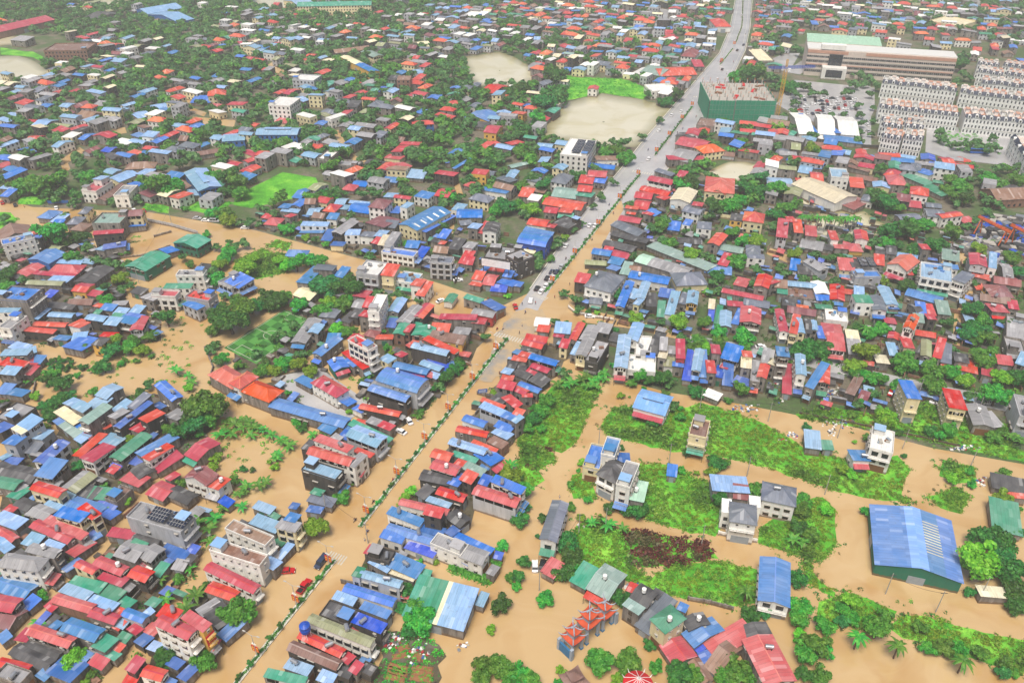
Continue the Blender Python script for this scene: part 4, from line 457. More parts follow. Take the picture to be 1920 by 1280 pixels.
PAVED = [[(1455, 195), (1490, 150), (1640, 165), (1640, 205), (1612, 262), (1490, 215)], [(1738, 235), (1900, 245), (1900, 312), (1780, 298), (1735, 285)], [(1612, 158), (1632, 158), (1634, 278), (1618, 282)], [(1535, 95), (1560, 95), (1500, 140), (1470, 135)],
         [(1800, 412), (1960, 400), (1960, 475), (1850, 500), (1800, 470)], [(1290, 628), (1400, 645), (1560, 678), (1760, 722), (1920, 752), (2150, 800), (2150, 830), (1920, 778), (1760, 745), (1560, 698), (1400, 660), (1285, 640)], [(1832, -10), (1826, 40), (1822, 60), (1830, 60), (1840, -10)], [(1140, 0), (1262, 20), (1225, 66), (1215, 66), (1240, 22), (1140, 8)], [(1440, 115), (1470, 100), (1500, 100), (1480, 135), (1450, 130)],
         [(520, 705), (600, 690), (700, 760), (640, 795), (545, 745)], [(1262, 15), (1275, 15), (1228, 70), (1218, 68)]]
FIELDS = [[(985, 800), (1000, 765), (1040, 720), (1125, 703), (1123, 735), (1105, 770), (1095, 802), (1078, 835), (1055, 850), (1035, 843), (985, 852), (970, 830)],
          [(1125, 797), (1150, 768), (1205, 760), (1290, 764), (1310, 757), (1380, 772), (1450, 803), (1500, 835), (1600, 868), (1680, 855), (1708, 880), (1690, 912), (1692, 930), (1725, 945), (1640, 935), (1560, 918), (1460, 884), (1400, 866), (1330, 851), (1260, 845), (1190, 829), (1140, 815)],
          [(1187, 868), (1250, 868), (1300, 893), (1345, 912), (1365, 960), (1345, 1003), (1280, 995), (1220, 977), (1180, 950), (1190, 900)], [(1065, 915), (1075, 890), (1108, 885), (1118, 935), (1080, 932)],
          [(1428, 990), (1490, 940), (1540, 933), (1566, 955), (1568, 1020), (1542, 1052), (1480, 1037), (1425, 1018)], [(1768, 862), (1830, 878), (1828, 900), (1790, 905), (1760, 890)], [(1735, 930), (1790, 912), (1818, 930), (1805, 965), (1760, 950)],
          [(1080, 985), (1120, 970), (1168, 1000), (1190, 1060), (1215, 1085), (1260, 1060), (1330, 1050), (1420, 1065), (1428, 1130), (1380, 1135), (1300, 1125), (1240, 1110), (1090, 1065), (1072, 1020)], [(1168, 995), (1230, 1000), (1330, 1020), (1345, 1045), (1260, 1062), (1190, 1060)],
          [(1540, 1125), (1590, 1108), (1640, 1130), (1682, 1148), (1660, 1180), (1560, 1172), (1530, 1150)], [(1670, 1175), (1695, 1150), (1760, 1160), (1840, 1185), (1970, 1212), (1970, 1275), (1860, 1245), (1760, 1215), (1690, 1195)], [(1505, 1000), (1530, 1085), (1570, 1108), (1560, 1118), (1510, 1090)],
          [(1490, 776), (1560, 765), (1700, 785), (1800, 808), (1920, 845), (1920, 866), (1780, 836), (1650, 806), (1500, 784)], [(1690, 755), (1800, 765), (1900, 800), (1900, 835), (1800, 805), (1690, 783)],
          [(448, 364), (530, 323), (592, 333), (604, 360), (470, 390), (436, 384)], [(440, 490), (490, 465), (545, 480), (535, 512), (480, 522), (445, 510)], [(500, 462), (540, 470), (545, 455), (520, 450)], [(-60, 402), (20, 398), (35, 410), (10, 432), (-60, 440)],
          [(712, 1188), (742, 1182), (768, 1196), (796, 1192), (822, 1208), (834, 1228), (818, 1246), (826, 1268), (812, 1292), (690, 1292), (704, 1258), (722, 1230)], [(1060, 142), (1180, 150), (1222, 172), (1203, 186), (1130, 174), (1060, 190)], [(1790, 238), (1868, 250), (1878, 290), (1800, 285), (1755, 268)], [(360, 370), (440, 380), (400, 400), (350, 395)], [(275, 380), (315, 385), (317, 400), (265, 392)], [(35, 370), (95, 368), (80, 384), (35, 382)],
          [(130, 12), (220, 12), (200, 26), (120, 22)], [(0, 90), (60, 98), (130, 130), (120, 136), (60, 108), (0, 102)], [(890, 905), (915, 880), (935, 900), (925, 930), (895, 925)], [(970, 870), (985, 835), (1040, 850), (1045, 865), (1010, 880), (1020, 900), (985, 920)], [(205, 230), (235, 222), (232, 232), (205, 246)]]
ground_sheet('flood_water', FLOOD, .012, M['flood'])
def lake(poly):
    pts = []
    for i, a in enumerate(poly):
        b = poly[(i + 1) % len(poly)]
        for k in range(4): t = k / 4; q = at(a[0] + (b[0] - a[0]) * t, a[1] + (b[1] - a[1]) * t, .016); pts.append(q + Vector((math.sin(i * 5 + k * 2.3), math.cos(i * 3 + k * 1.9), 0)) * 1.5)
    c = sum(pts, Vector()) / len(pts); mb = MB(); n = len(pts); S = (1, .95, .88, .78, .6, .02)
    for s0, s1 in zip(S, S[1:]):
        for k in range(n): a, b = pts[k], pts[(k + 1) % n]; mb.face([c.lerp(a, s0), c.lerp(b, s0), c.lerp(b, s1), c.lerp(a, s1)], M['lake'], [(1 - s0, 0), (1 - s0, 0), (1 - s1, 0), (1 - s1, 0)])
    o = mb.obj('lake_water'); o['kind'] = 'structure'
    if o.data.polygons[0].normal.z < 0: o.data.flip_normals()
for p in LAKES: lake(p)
def ribbon(pts, hw):
    L, R = [], []
    for i, p in enumerate(pts):
        a = pts[max(0, i - 1)]; b = pts[min(len(pts) - 1, i + 1)]; d = Vector((b[0] - a[0], (b[1] - a[1]) * 1.5)).normalized()
        L.append((p[0] - d.y * hw, p[1] + d.x * hw * .7)); R.append((p[0] + d.y * hw, p[1] - d.x * hw * .7))
    return L + R[::-1]
for p, hw in CANALS: ground_sheet('canal_water', ribbon(p, hw), .016, M['flood'])
def ragged(poly, amp=5, step=16):
    r = random.Random(len(poly) * 7 + int(poly[0][0])); out = []
    for i, a in enumerate(poly):
        b = poly[(i + 1) % len(poly)]; n = max(1, int(math.dist(a, b) / step))
        for k in range(n):
            t = k / n; out.append((a[0] + (b[0] - a[0]) * t + r.uniform(-amp, amp) * (a[1] > 400 and 1 or .4), a[1] + (b[1] - a[1]) * t + r.uniform(-amp, amp) * .6 * (a[1] > 400 and 1 or .4)))
    return out
for i, p in enumerate(FIELDS): ground_sheet('grass_bank', ragged(p) if i not in (14,) else p, .03 + .0022 * i, M['soil_yard' if i == 18 else 'grass'])
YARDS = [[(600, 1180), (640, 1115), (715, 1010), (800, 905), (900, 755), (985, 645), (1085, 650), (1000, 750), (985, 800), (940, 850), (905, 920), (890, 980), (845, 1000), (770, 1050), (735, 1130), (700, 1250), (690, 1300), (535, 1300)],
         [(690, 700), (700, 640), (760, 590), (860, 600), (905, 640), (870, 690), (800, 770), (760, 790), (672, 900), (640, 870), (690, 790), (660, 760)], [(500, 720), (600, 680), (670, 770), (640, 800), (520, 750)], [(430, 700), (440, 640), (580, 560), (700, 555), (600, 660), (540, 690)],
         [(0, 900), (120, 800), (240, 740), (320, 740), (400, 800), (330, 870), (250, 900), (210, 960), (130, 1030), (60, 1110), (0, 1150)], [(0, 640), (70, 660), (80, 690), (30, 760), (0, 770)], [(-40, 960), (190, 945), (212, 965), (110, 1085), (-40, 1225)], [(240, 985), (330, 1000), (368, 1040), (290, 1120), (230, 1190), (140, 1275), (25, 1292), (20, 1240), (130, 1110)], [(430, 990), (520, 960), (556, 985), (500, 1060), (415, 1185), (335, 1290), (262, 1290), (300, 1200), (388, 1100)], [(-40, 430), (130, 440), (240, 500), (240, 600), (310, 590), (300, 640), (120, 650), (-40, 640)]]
for i, p in enumerate(YARDS): ground_sheet('shade_toned_yard_soil', ragged(p, 7), .014 + .002 * i, M['soil_yard'])  # dark soil laid under dense blocks, its tone standing in for shaded gaps
for i, p in enumerate(PAVED): ground_sheet('paved_ground', p, .105 + .004 * i, M['asphalt'])
ground_sheet('main_road', ROAD, .16, M['asphalt'])
ground_sheet('flooded_carriageway', [(1000, 600), (1012, 575), (1040, 530), (1090, 468), (1130, 418), (1165, 375), (1170, 392), (1140, 440), (1120, 480), (1078, 548), (1050, 600), (1030, 615)], .166, M['flood'])
ground_sheet('crossroads_asphalt', ragged([(905, 690), (925, 645), (945, 608), (975, 578), (1015, 580), (1025, 592), (1008, 612), (985, 645), (950, 690), (925, 715), (900, 712)], 5, 10), .172, M['silt'])
TURF = [(420, 652), (533, 580), (592, 605), (480, 682)]
ground_sheet('turf_pitch', TURF, .12, M['turf'], uv=[(0, 0), (1, 0), (1, 1), (0, 1)])
def strip(name, pts, hw, z, m, h=None):
    mb = MB(); P = [at(x, y, 0) for x, y in pts]
    for a, b in zip(P, P[1:]):
        d = (b - a).normalized(); n = Vector((-d.y, d.x, 0)) * hw
        if h: mb.poly([(*(a + n).xy, z), (*(a - n).xy, z), (*(b - n).xy, z), (*(b + n).xy, z), (*(a + n).xy, h), (*(a - n).xy, h), (*(b - n).xy, h), (*(b + n).xy, h)], [(4, 5, 6, 7), (0, 1, 5, 4), (1, 2, 6, 5), (2, 3, 7, 6), (3, 0, 4, 7)], m)
        else: mb.poly([(*(a + n).xy, z), (*(a - n).xy, z), (*(b - n).xy, z), (*(b + n).xy, z)], [(0, 1, 2, 3)], m)
    return tag(mb.obj(name), kind='structure')
tq = [at(*p) for p in TURF]
def tl(u, v): a = tq[0].lerp(tq[1], u); b = tq[3].lerp(tq[2], u); return a.lerp(b, v)
mb = MB()
for segs in ([(.03, .04), (.97, .04), (.97, .96), (.03, .96), (.03, .04)], [(.5, .04), (.5, .96)], [(.03, .25), (.16, .25), (.16, .75), (.03, .75)], [(.97, .25), (.84, .25), (.84, .75), (.97, .75)], [(.5 + .09 * math.cos(t * .5236), .5 + .17 * math.sin(t * .5236)) for t in range(13)]):
    P = [tl(*s) for s in segs]
    for a, b in zip(P, P[1:]):
        d = (b - a).normalized(); n = Vector((-d.y, d.x, 0)) * .1; mb.poly([(*(a + n).xy, .126), (*(a - n).xy, .126), (*(b - n).xy, .126), (*(b + n).xy, .126)], [(0, 1, 2, 3)], M['marking'])
tag(mb.obj('pitch_markings'), kind='structure')
# zebra crossings and the lane edge lines on the dry carriageway
def zebra(a, b, n, ln, z=.18):
    mb = MB(); A, B = at(*a), at(*b); d = (B - A); nrm = Vector((-d.y, d.x, 0)).normalized() * ln / 2; w = d / (2 * n)
    for k in range(n):
        p = A + d * (k / n); q = p + w; mb.poly([(*(p + nrm).xy, z), (*(p - nrm).xy, z), (*(q - nrm).xy, z), (*(q + nrm).xy, z)], [(0, 1, 2, 3)], M['marking'])
    tag(mb.obj('zebra_crossing'), kind='structure')
zebra((928, 626), (982, 641), 11, 3.2); zebra((1000, 552), (1026, 562), 9, 3.2); zebra((1186, 321), (1226, 328), 9, 3); zebra((615, 1040), (648, 1052), 7, 3.4, .02); zebra((1300, 182), (1340, 184), 9, 3)
for off, hw in (((-1, 0)), ):
    pass
strip('edge_line', [(p[0] + 5, p[1] + 2) for p in ROAD_L[2:]], .12, .178, M['marking']); strip('edge_line', [(p[0] - 5, p[1] - 1) for p in ROAD_R[:9]], .12, .178, M['marking'])
strip('kerb', [(p[0] - 1.5, p[1]) for p in ROAD_L[2:]], .25, 0, M['kerb'], .3); strip('kerb', [(p[0] + 1.5, p[1]) for p in ROAD_R[:10]], .25, 0, M['kerb'], .3)

# ------------------------------------------------------------------ labels: look + side + nearest landmark + rank among its look-alikes there
def place_of(px, py, maxd=1e9):
    best = min(LANDMARKS, key=lambda l: math.hypot(px - l[1], (py - l[2]) * 1.35))
    dx, dy = px - best[1], (py - best[2]) * 1.35; d = math.hypot(dx, dy)
    side = ('right of' if dx > 0 else 'left of') if abs(dx) > abs(dy) else ('in front of' if dy > 0 else 'behind')
    return best[0], side, d
class Labels:
    def __init__(s): s.items = []
    def add(s, o, look, pos): s.items.append((o, look, pix(pos)))
    def run(s):
        g = {}
        for o, look, p in s.items:
            lm, side, d = place_of(*p); g.setdefault((look, side, lm), []).append((d, o))
        for (look, side, lm), L in g.items():
            L.sort(key=lambda t: t[0])
            for k, (d, o) in enumerate(L):
                o['label'] = f'{look}, {ordn(k) + " " if k else ("closest " if len(L) > 1 else "")}{side} {lm}'
                if len(o['label'].split()) > 16: o['label'] = o['label'].replace('light blue', 'pale-blue').replace(' with ', ' of ', 1).replace('two storey', 'two-storey').replace('three storey', 'three-storey').replace('single storey', 'one-storey')
LB = Labels()

# ------------------------------------------------------------------ shared house parts
def m_window(w, h, m, bars):
    mb = MB()
    for x0, x1, z0, z1 in ((-w / 2, w / 2, -h / 2, -h / 2 + .08), (-w / 2, w / 2, h / 2 - .08, h / 2), (-w / 2, -w / 2 + .08, -h / 2 + .08, h / 2 - .08), (w / 2 - .08, w / 2, -h / 2 + .08, h / 2 - .08)): mb.box(x0, -.09, z0, x1, .06, z1, m)
    for k in range(1, bars): x = -w / 2 + w * k / bars; mb.box(x - .03, -.09, -h / 2 + .08, x + .03, .06, h / 2 - .08, m)
    mb.box(-w / 2 + .08, -.03, -h / 2 + .08, w / 2 - .08, .02, h / 2 - .08, M['glass']); mb.box(-w / 2 - .1, -.5, h / 2 + .1, w / 2 + .1, .05, h / 2 + .17, M['concrete'])
    return mb.mesh('window')
def m_tank(kind):
    mb = MB(); m = M['steel'] if kind else M['white_paint']
    for x in (-.55, .55): mb.box(x - .06, -.45, 0, x + .06, .45, .5, M['dark_metal'])
    if kind: mb.tube((-.95, 0, 1.0), (.95, 0, 1.0), .55, .55, m, 14); mb.tube((-1.1, 0, 1.0), (-.95, 0, 1.0), .25, .55, m, 14); mb.tube((.95, 0, 1.0), (1.1, 0, 1.0), .55, .25, m, 14)
    else: mb.tube((0, 0, .5), (0, 0, 1.7), .6, .6, m, 14); mb.tube((0, 0, 1.7), (0, 0, 1.95), .6, .15, m, 14)
    return mb.mesh('water_tank')
WINS = [m_window(1.15, 1.35, M['frame'], 2), m_window(1.7, 1.4, M['wood'], 3), m_window(.8, 1.1, M['white_paint'], 1), m_window(1.9, 1.9, M['dark_metal'], 4)]; TANK = [m_tank(0), m_tank(1)]
FWORD = {'r': 'red', 'b': 'blue', 'l': 'light blue', 'u': 'deep blue', 'g': 'green', 't': 'grey-green', 'k': 'black', 'y': 'grey', 'z': 'slate', 'w': 'white', 'o': 'orange', 'm': 'maroon', 'c': 'cream', 'n': 'rusty', 'v': 'olive', 'x': 'mint', 'i': 'bright blue'}
FORM = {'g': 'ridged', 'G': 'ridged', 's': 'sloping', 'f': 'flat', 'h': 'hipped', 'c': 'rounded'}
WWORD = {'d': 'grimy', 'w': 'white', 'c': 'cream', 'y': 'yellow', 'k': 'blackened', 'b': 'blue walled', 'u': 'blue walled', 'g': 'grey', 'n': 'brown', 'e': 'green walled', 'r': 'red walled'}
import re
CODE = re.compile(r'^([a-z]+)([gGsfhc])([\d.]+)([a-z]?)([A-Z]*)$')

class House: pass
def parse(c, p0, p1, p2):
    cols, form, st, wall, ex = CODE.match(c).groups(); h = House(); h.cols, h.form, h.st, h.wall, h.ex = cols, form, float(st), wall or 'd', ex
    h.H = h.st * 2.85
    A, B, C_ = at(*p0, h.H), at(*p1, h.H), at(*p2, h.H)
    e = (B - A); h.L = e.length; e.normalize(); n = Vector((-e.y, e.x, 0)); W = (C_ - B).dot(n)
    c0 = A + e * h.L / 2 + n * W / 2; h.W = abs(W); h.pos = Vector((c0.x, c0.y, 0)); h.rz = math.atan2(e.y, e.x)
    h.L = max(h.L * 1.05 + .5, 2.6); h.W = max(h.W * 1.05 + .5, 2.6); h.ppm = ppm(h.pos); h.area = h.L * h.W * h.ppm ** 2 * (1 + h.H / 20)
    return h

def roof_shape(h):
    """breaks along x and y and the height above the eaves"""
    L, W = h.L, h.W; x = [-L / 2, L / 2]; y = [-W / 2, W / 2]; tile = h.cols[0] in 'omn'
    rnd = random.Random(int(h.pos.x * 13 + h.pos.y * 7))
    if h.form == 'g': r = min(3.2, (.42 if tile else .2) * W / 2 + .15); y = [-W / 2, 0, W / 2]; f = lambda a, b: r * (1 - abs(b) / (W / 2))
    elif h.form == 'G': r = min(3.2, (.42 if tile else .2) * L / 2 + .15); x = [-L / 2, 0, L / 2]; f = lambda a, b: r * (1 - abs(a) / (L / 2))
    elif h.form == 'c': r = min(3.0, .22 * W); y = [-W / 2 + W * k / 10 for k in range(11)]; f = lambda a, b: r * math.sqrt(max(0, 1 - (b / (W / 2 * 1.04)) ** 2)) - r * .27
    elif h.form == 's':
        r = min(1.3, .13 * W) ; sg = rnd.choice((-1, 1)); f = lambda a, b: r * (.5 + sg * b / W)
        if L > W * 1.6: r = min(1.2, .06 * L); f = lambda a, b: r * (.5 + sg * a / L)
    else: f = lambda a, b: 0.0
    n = len(h.cols)
    if n > 1: x = sorted(set(x + [round(-L / 2 + L * k / n, 4) for k in range(1, n)]))
    return x, y, f
def build_roof(mb, h, z=None):
    L, W = h.L, h.W; H = h.H if z is None else z; x, y, f = roof_shape(h); n = len(h.cols)
    col = lambda xm: ROOF[h.cols[min(n - 1, max(0, int((xm + L / 2) / L * n)))]]
    if h.form == 'h':
        o = .0; m = ROOF[h.cols[0]]; k = min(L, W) / 2; r = min(3.0, k * .55)
        if L >= W: ra, rb = (-L / 2 + k, 0), (L / 2 - k, 0)
        else: ra, rb = (0, -W / 2 + k), (0, W / 2 - k)
        c = [(-L / 2, -W / 2, H), (L / 2, -W / 2, H), (L / 2, W / 2, H), (-L / 2, W / 2, H)]; A, B = (*ra, H + r), (*rb, H + r)
        if L >= W: fs = [([c[0], c[1], B, A], 0), ([c[2], c[3], A, B], 0), ([c[1], c[2], B], 1), ([c[3], c[0], A], 1)]
        else: fs = [([c[1], c[2], B, A], 1), ([c[3], c[0], A, B], 1), ([c[0], c[1], A], 0), ([c[2], c[3], B], 0)]
        for pts, ax in fs: mb.face(pts, m, [((p[0], p[1]) if ax == 0 else (p[1], p[0])) for p in pts])
        lo = [(p[0], p[1], H - .18) for p in c]
        for k in range(4): mb.face([c[k], lo[k], lo[(k + 1) % 4], c[(k + 1) % 4]], m)
        mb.face(lo[::-1], m)
        mb.tube((A[0], A[1], A[2] + .02), (B[0] + .01, B[1] + .01, B[2] + .02), .14, .14, m, 6); 
        for p, q in ((c[0], A), (c[3 if L >= W else 1], A), (c[1 if L >= W else 3], B), (c[2], B)): mb.tube(p, q, .11, .11, m, 5)
        return
    if h.form == 'f':
        mb.poly([(-L / 2, -W / 2, H - .12), (L / 2, -W / 2, H - .12), (L / 2, W / 2, H - .12), (-L / 2, W / 2, H - .12), (-L / 2, -W / 2, H), (L / 2, -W / 2, H), (L / 2, W / 2, H), (-L / 2, W / 2, H)], [(4, 5, 6, 7), (0, 1, 5, 4), (1, 2, 6, 5), (2, 3, 7, 6), (3, 0, 4, 7), (3, 2, 1, 0)], ROOF[h.cols[0]], lambda p: (p[0], p[1])); return
    sw = h.form == 'G'
    for x0, x1 in zip(x, x[1:]):
        for y0, y1 in zip(y, y[1:]):
            e = .04 if (n == 1 and len(y) < 4) else 0
            pts = [(x0, y0, H + f(x0, y0)), (x1, y0, H + f(x1, y0)), (x1, y1, H + f(x1, y1)), (x0, y1, H + f(x0, y1))]
            mb.sheet(pts, col((x0 + x1) / 2), .09, (lambda p: (p[1], p[0])) if sw else (lambda p: (p[0], p[1])))
    cap = ROOF[h.cols[0]]
    if h.form == 'g' and n == 1: mb.box(-L / 2, -.16, H + f(0, 0) - .0, L / 2, .16, H + f(0, 0) + .05, cap)
    if h.form == 'G' and n == 1: mb.box(-.16, -W / 2, H + f(0, 0), .16, W / 2, H + f(0, 0) + .05, cap)
def build_walls(mb, h, panes=False):
    ins = .05 if h.form == 'f' else min(.4, .08 * min(h.L, h.W)); L, W = h.L - 2 * ins, h.W - 2 * ins; x, y, f = roof_shape(h); m = WALL[h.wall]; drop = .12
    g = f if h.form not in 'hf' else (lambda a, b: 0)
    xs = [-L / 2] + [a for a in x if -L / 2 < a < L / 2] + [L / 2]; ys = [-W / 2] + [a for a in y if -W / 2 < a < W / 2] + [W / 2]
    for b in (-W / 2, W / 2):
        top = [(a, b, h.H + g(a, b) - drop) for a in xs]; pts = [(L / 2, b, 0), *reversed(top), (-L / 2, b, 0)]; mb.face(pts[::-1] if b < 0 else pts, m)
    for a in (-L / 2, L / 2):
        top = [(a, b, h.H + g(a, b) - drop) for b in ys]; pts = [(a, W / 2, 0), *reversed(top), (a, -W / 2, 0)]; mb.face(pts if a < 0 else pts[::-1], m)
    if panes:
        for (c, d, rot, w) in sides(h):
            nf = max(1, int(h.st + .3)); k = max(1, int(w / 2.8))
            if w > 9 and h.wall == 'd' : k = max(1, k // 2)
            for fl in range(nf):
                for i in range(k):
                    t = (i + .5) / k - .5; zc = fl * 2.85 + 1.65
                    if zc + .7 > h.H: continue
                    ax = Vector((math.cos(rot), math.sin(rot), 0)); o = Vector((c[0], c[1], zc)) + ax * t * w; nn = Vector((d[0], d[1], 0)) * .03; u = ax * .6; v = Vector((0, 0, .7))
                    mb.face([o - u - v + nn, o + u - v + nn, o + u + v + nn, o - u + v + nn], M['glass'])
def sides(h):
    """visible wall sides: centre, outward normal, rotation, width"""
    ins = .05 if h.form == 'f' else min(.4, .08 * min(h.L, h.W)); L, W = h.L - 2 * ins, h.W - 2 * ins; out = []
    for c, d, rot, w in (((0, -W / 2), (0, -1), 0, L), ((L / 2, 0), (1, 0), math.pi / 2, W), ((0, W / 2), (0, 1), math.pi, L), ((-L / 2, 0), (-1, 0), -math.pi / 2, W)):
        dw = Vector((d[0] * math.cos(h.rz) - d[1] * math.sin(h.rz), d[0] * math.sin(h.rz) + d[1] * math.cos(h.rz))); v = (Vector((0, 0)) - h.pos.xy).normalized()
        if dw.dot(v) > -.12: out.append((c, d, rot, w))
    return out
def sheet_part(name, parent, w, dep, z, c, rot, m, drop=.5):
    """a lean-to sheet in front of a wall side"""
    mb = MB(); mb.sheet([(-w / 2, -dep, z - drop), (w / 2, -dep, z - drop), (w / 2, 0, z), (-w / 2, 0, z)], m, .06, lambda p: (p[0], p[1]))
    for x in (-w / 2 + .15, w / 2 - .15): mb.tube((x, -dep + .15, 0), (x, -dep + .15, z - drop), .06, .06, M['dark_metal'], 5)
    mb.obj(name, parent, (c[0], c[1], 0), rot)
def make_house(h):
    r = random.Random(int(h.pos.x * 31 + h.pos.y * 17)); low = h.st < 1.5; big = 'W' in h.ex or 'M' in h.ex or (h.L * h.W > 420 and h.st <= 2.5)
    name, cat = ('warehouse', 'warehouse') if big else ('shed', 'shed') if low else ('house', 'house')
    root = thing(name, h.pos, h.rz); mb = MB(); build_roof(mb, h); rf = mb.obj('roof', root); fine = h.ppm > 3.9
    mb = MB(); build_walls(mb, h, panes=not fine and not low and not big); mb.obj('walls', root); x, y, f = roof_shape(h); sd = sides(h)
    short = [s for s in sd if s[3] <= min(h.L, h.W) + .1] or sd[:1]
    if h.form == 'f':
        mb = MB(); L, W = h.L, h.W; t = .18; p = .75 if h.wall != 'k' else .5
        for b in ((-L / 2, -W / 2, L / 2, -W / 2 + t), (-L / 2, W / 2 - t, L / 2, W / 2), (-L / 2, -W / 2 + t, -L / 2 + t, W / 2 - t), (L / 2 - t, -W / 2 + t, L / 2, W / 2 - t)): mb.box(b[0], b[1], h.H + .003, b[2], b[3], h.H + p, WALL[h.wall])
        mb.obj('parapet', root)
        if not low and min(h.L, h.W) > 4:
            mb = MB(); mb.box(-1.5, -1.4, h.H + .003, 1.5, 1.4, h.H + 2.3, WALL[h.wall]); mb.box(-1.8, -1.7, h.H + 2.303, 1.8, 1.7, h.H + 2.45, ROOF[r.choice('ybly')]); mb.obj('stair_tower', root, (r.choice((-1, 1)) * (h.L / 2 - 2.2), r.choice((-1, 1)) * max(0, h.W / 2 - 1.9), 0))
        if fine and h.L * h.W > 70:
            for k in range(r.randint(2, 5)):
                s = r.uniform(.4, 1.1); mb = MB(); mb.box(-s, -s * .6, 0, s, s * .6, s * .8, r.choice((M['concrete'], M['shutter'], ROOF['b'], M['wood'], WALL['n']))); mb.obj('roof_box', root, (r.uniform(-.35, .35) * h.L, r.uniform(-.35, .35) * h.W, h.H + .003), r.uniform(0, 3))
    if low:
        if fine and r.random() < .5 and sd:
            mb = MB(); c, d, rot, w = sd[0]; mb.box(-min(1, w * .25), -.06, 0, min(1, w * .25), .05, min(2.3, h.H - .4), M['door_green'] if r.random() < .4 else M['shutter']); mb.obj('door', root, (c[0], c[1], 0), rot)
    elif not big:
        WIN = WINS[r.randrange(4)]
        if h.st >= 2 and h.form in 'sgGc' and r.random() < .45:
            for (c, d, rot, w) in sd: mb = MB(); mb.box(-w * .44, -.02, h.H - 1.75, w * .44, .05, h.H - .45, M['void']); [mb.box(q * w * .44 / 2 - .12, -.06, h.H - 1.75, q * w * .44 / 2 + .12, .05, h.H - .45, WALL[h.wall]) for q in (-1, 0, 1)]; mb.obj('terrace_shade_panel', root, (c[0], c[1], 0), rot)  # near-black panels paint the shade of open terraces under the roof
        if fine:
            nw = 0
            for (c, d, rot, w) in sd:
                front = (c, d, rot, w) in short or h.wall in 'wcyF' or 'F' in h.ex; nf = max(1, int(h.st + .3)); k = max(1, int((w - .8) / 2.5))
                for fl in range(nf):
                    for i in range(k):
                        zc = fl * 2.85 + 1.65
                        if zc + .9 > h.H or nw > 34 or (not front and r.random() < .72): continue
                        if fl == 0 and front and (c, d, rot, w) == short[0]: continue
                        t = ((i + .5) / k - .5) * (w - .8); o = link('window', WIN, root, (c[0] + math.cos(rot) * t, c[1] + math.sin(rot) * t, zc), rot); nw += 1
            c, d, rot, w = short[0]; mb = MB(); ww = w * .36
            mb.box(-ww, -.07, 0, ww, .05, 2.7, M['shutter'] if r.random() < .7 else M['wood']); mb.obj('shutter_door', root, (c[0], c[1], 0), rot)
            if h.st >= 2:
                for fl in range(1, int(h.st + .3)):
                    if fl * 2.85 + 1.4 > h.H or r.random() < .35: continue
                    mb = MB(); mb.box(-w / 2 + .1, -1.15, -.15, w / 2 - .1, -.01, 0, WALL['w' if h.wall in 'wd' else h.wall]); 
                    for z in (.45, .95): mb.box(-w / 2 + .1, -1.13, z - .04, w / 2 - .1, -1.07, z + .04, M['frame'])
                    for q in range(int(w) + 1): xx = -w / 2 + .15 + q * (w - .3) / max(1, int(w)); mb.box(xx - .04, -1.125, .003, xx + .04, -1.075, .4, M['frame'])
                    mb.obj('balcony', root, (c[0], c[1], fl * 2.85), rot)
            if r.random() < .45: sheet_part('awning', root, w * .98, r.uniform(1.5, 2.6), min(h.H - .3, 3.4), c, rot, ROOF[r.choice('rrbbulgy')])
    else:
        for (c, d, rot, w) in sd[:2]:
            mb = MB(); mb.box(-2.2, -.08, 0, 2.2, .05, min(4, h.H * .62), M['shutter']); mb.obj('roller_door', root, (c[0], c[1], 0), rot)
    if 'T' in h.ex or (not low and not big and fine and r.random() < .3):
        px, py = r.uniform(-.3, .3) * h.L, r.uniform(-.2, .2) * h.W; link('water_tank', TANK[r.random() < .75], root, (px, py, h.H + max(0, f(px, py) if h.form not in 'hf' else (0 if h.form == 'f' else min(h.L, h.W) * .2)) + .01), r.uniform(0, 3))
    if 'P' in h.ex:
        for k in range(2):
            mb = MB(); w_, d_ = h.L * .3, h.W * .7
            mb.poly([(-w_ / 2, -d_ / 2, 0), (w_ / 2, -d_ / 2, 0), (w_ / 2, d_ / 2, .7), (-w_ / 2, d_ / 2, .7), (-w_ / 2, -d_ / 2, .08), (w_ / 2, -d_ / 2, .08), (w_ / 2, d_ / 2, .78), (-w_ / 2, d_ / 2, .78)], [(4, 5, 6, 7), (0, 1, 5, 4), (1, 2, 6, 5), (2, 3, 7, 6), (3, 0, 4, 7), (3, 2, 1, 0)], M['solar'])
            for i in range(1, 6): xx = -w_ / 2 + w_ * i / 6; mb.poly([(xx - .04, -d_ / 2, .1), (xx + .04, -d_ / 2, .1), (xx + .04, d_ / 2, .8), (xx - .04, d_ / 2, .8)], [(0, 1, 2, 3)], M['frame'])
            for i in range(1, 4): yy = -d_ / 2 + d_ * i / 4; zz = .1 + .7 * i / 4; mb.poly([(-w_ / 2, yy - .04, zz), (w_ / 2, yy - .04, zz), (w_ / 2, yy + .04, zz + .01), (-w_ / 2, yy + .04, zz + .01)], [(0, 1, 2, 3)], M['frame'])
            mb.obj('solar_panel', root, ((k * .36 + .0) * h.L, 0, h.H + (1.2 if h.form == 'f' else f(0, 0) + .1)))
    if 'V' in h.ex:
        mb = MB(); al = h.form == 'g'; a, b = (h.L * .3, h.W * .09) if al else (h.L * .09, h.W * .3); z = h.H + f(0, 0)
        mb.box(-a, -b, z - .3, a, b, z + .5, M['shutter']); mb.sheet([(-a - .3, -b - .3, z + .55), (a + .3, -b - .3, z + .55), (a + .3, b + .3, z + .65), (-a - .3, b + .3, z + .65)], ROOF[h.cols[0]], .06, lambda p: (p[0], p[1])); mb.obj('roof_vent', root)
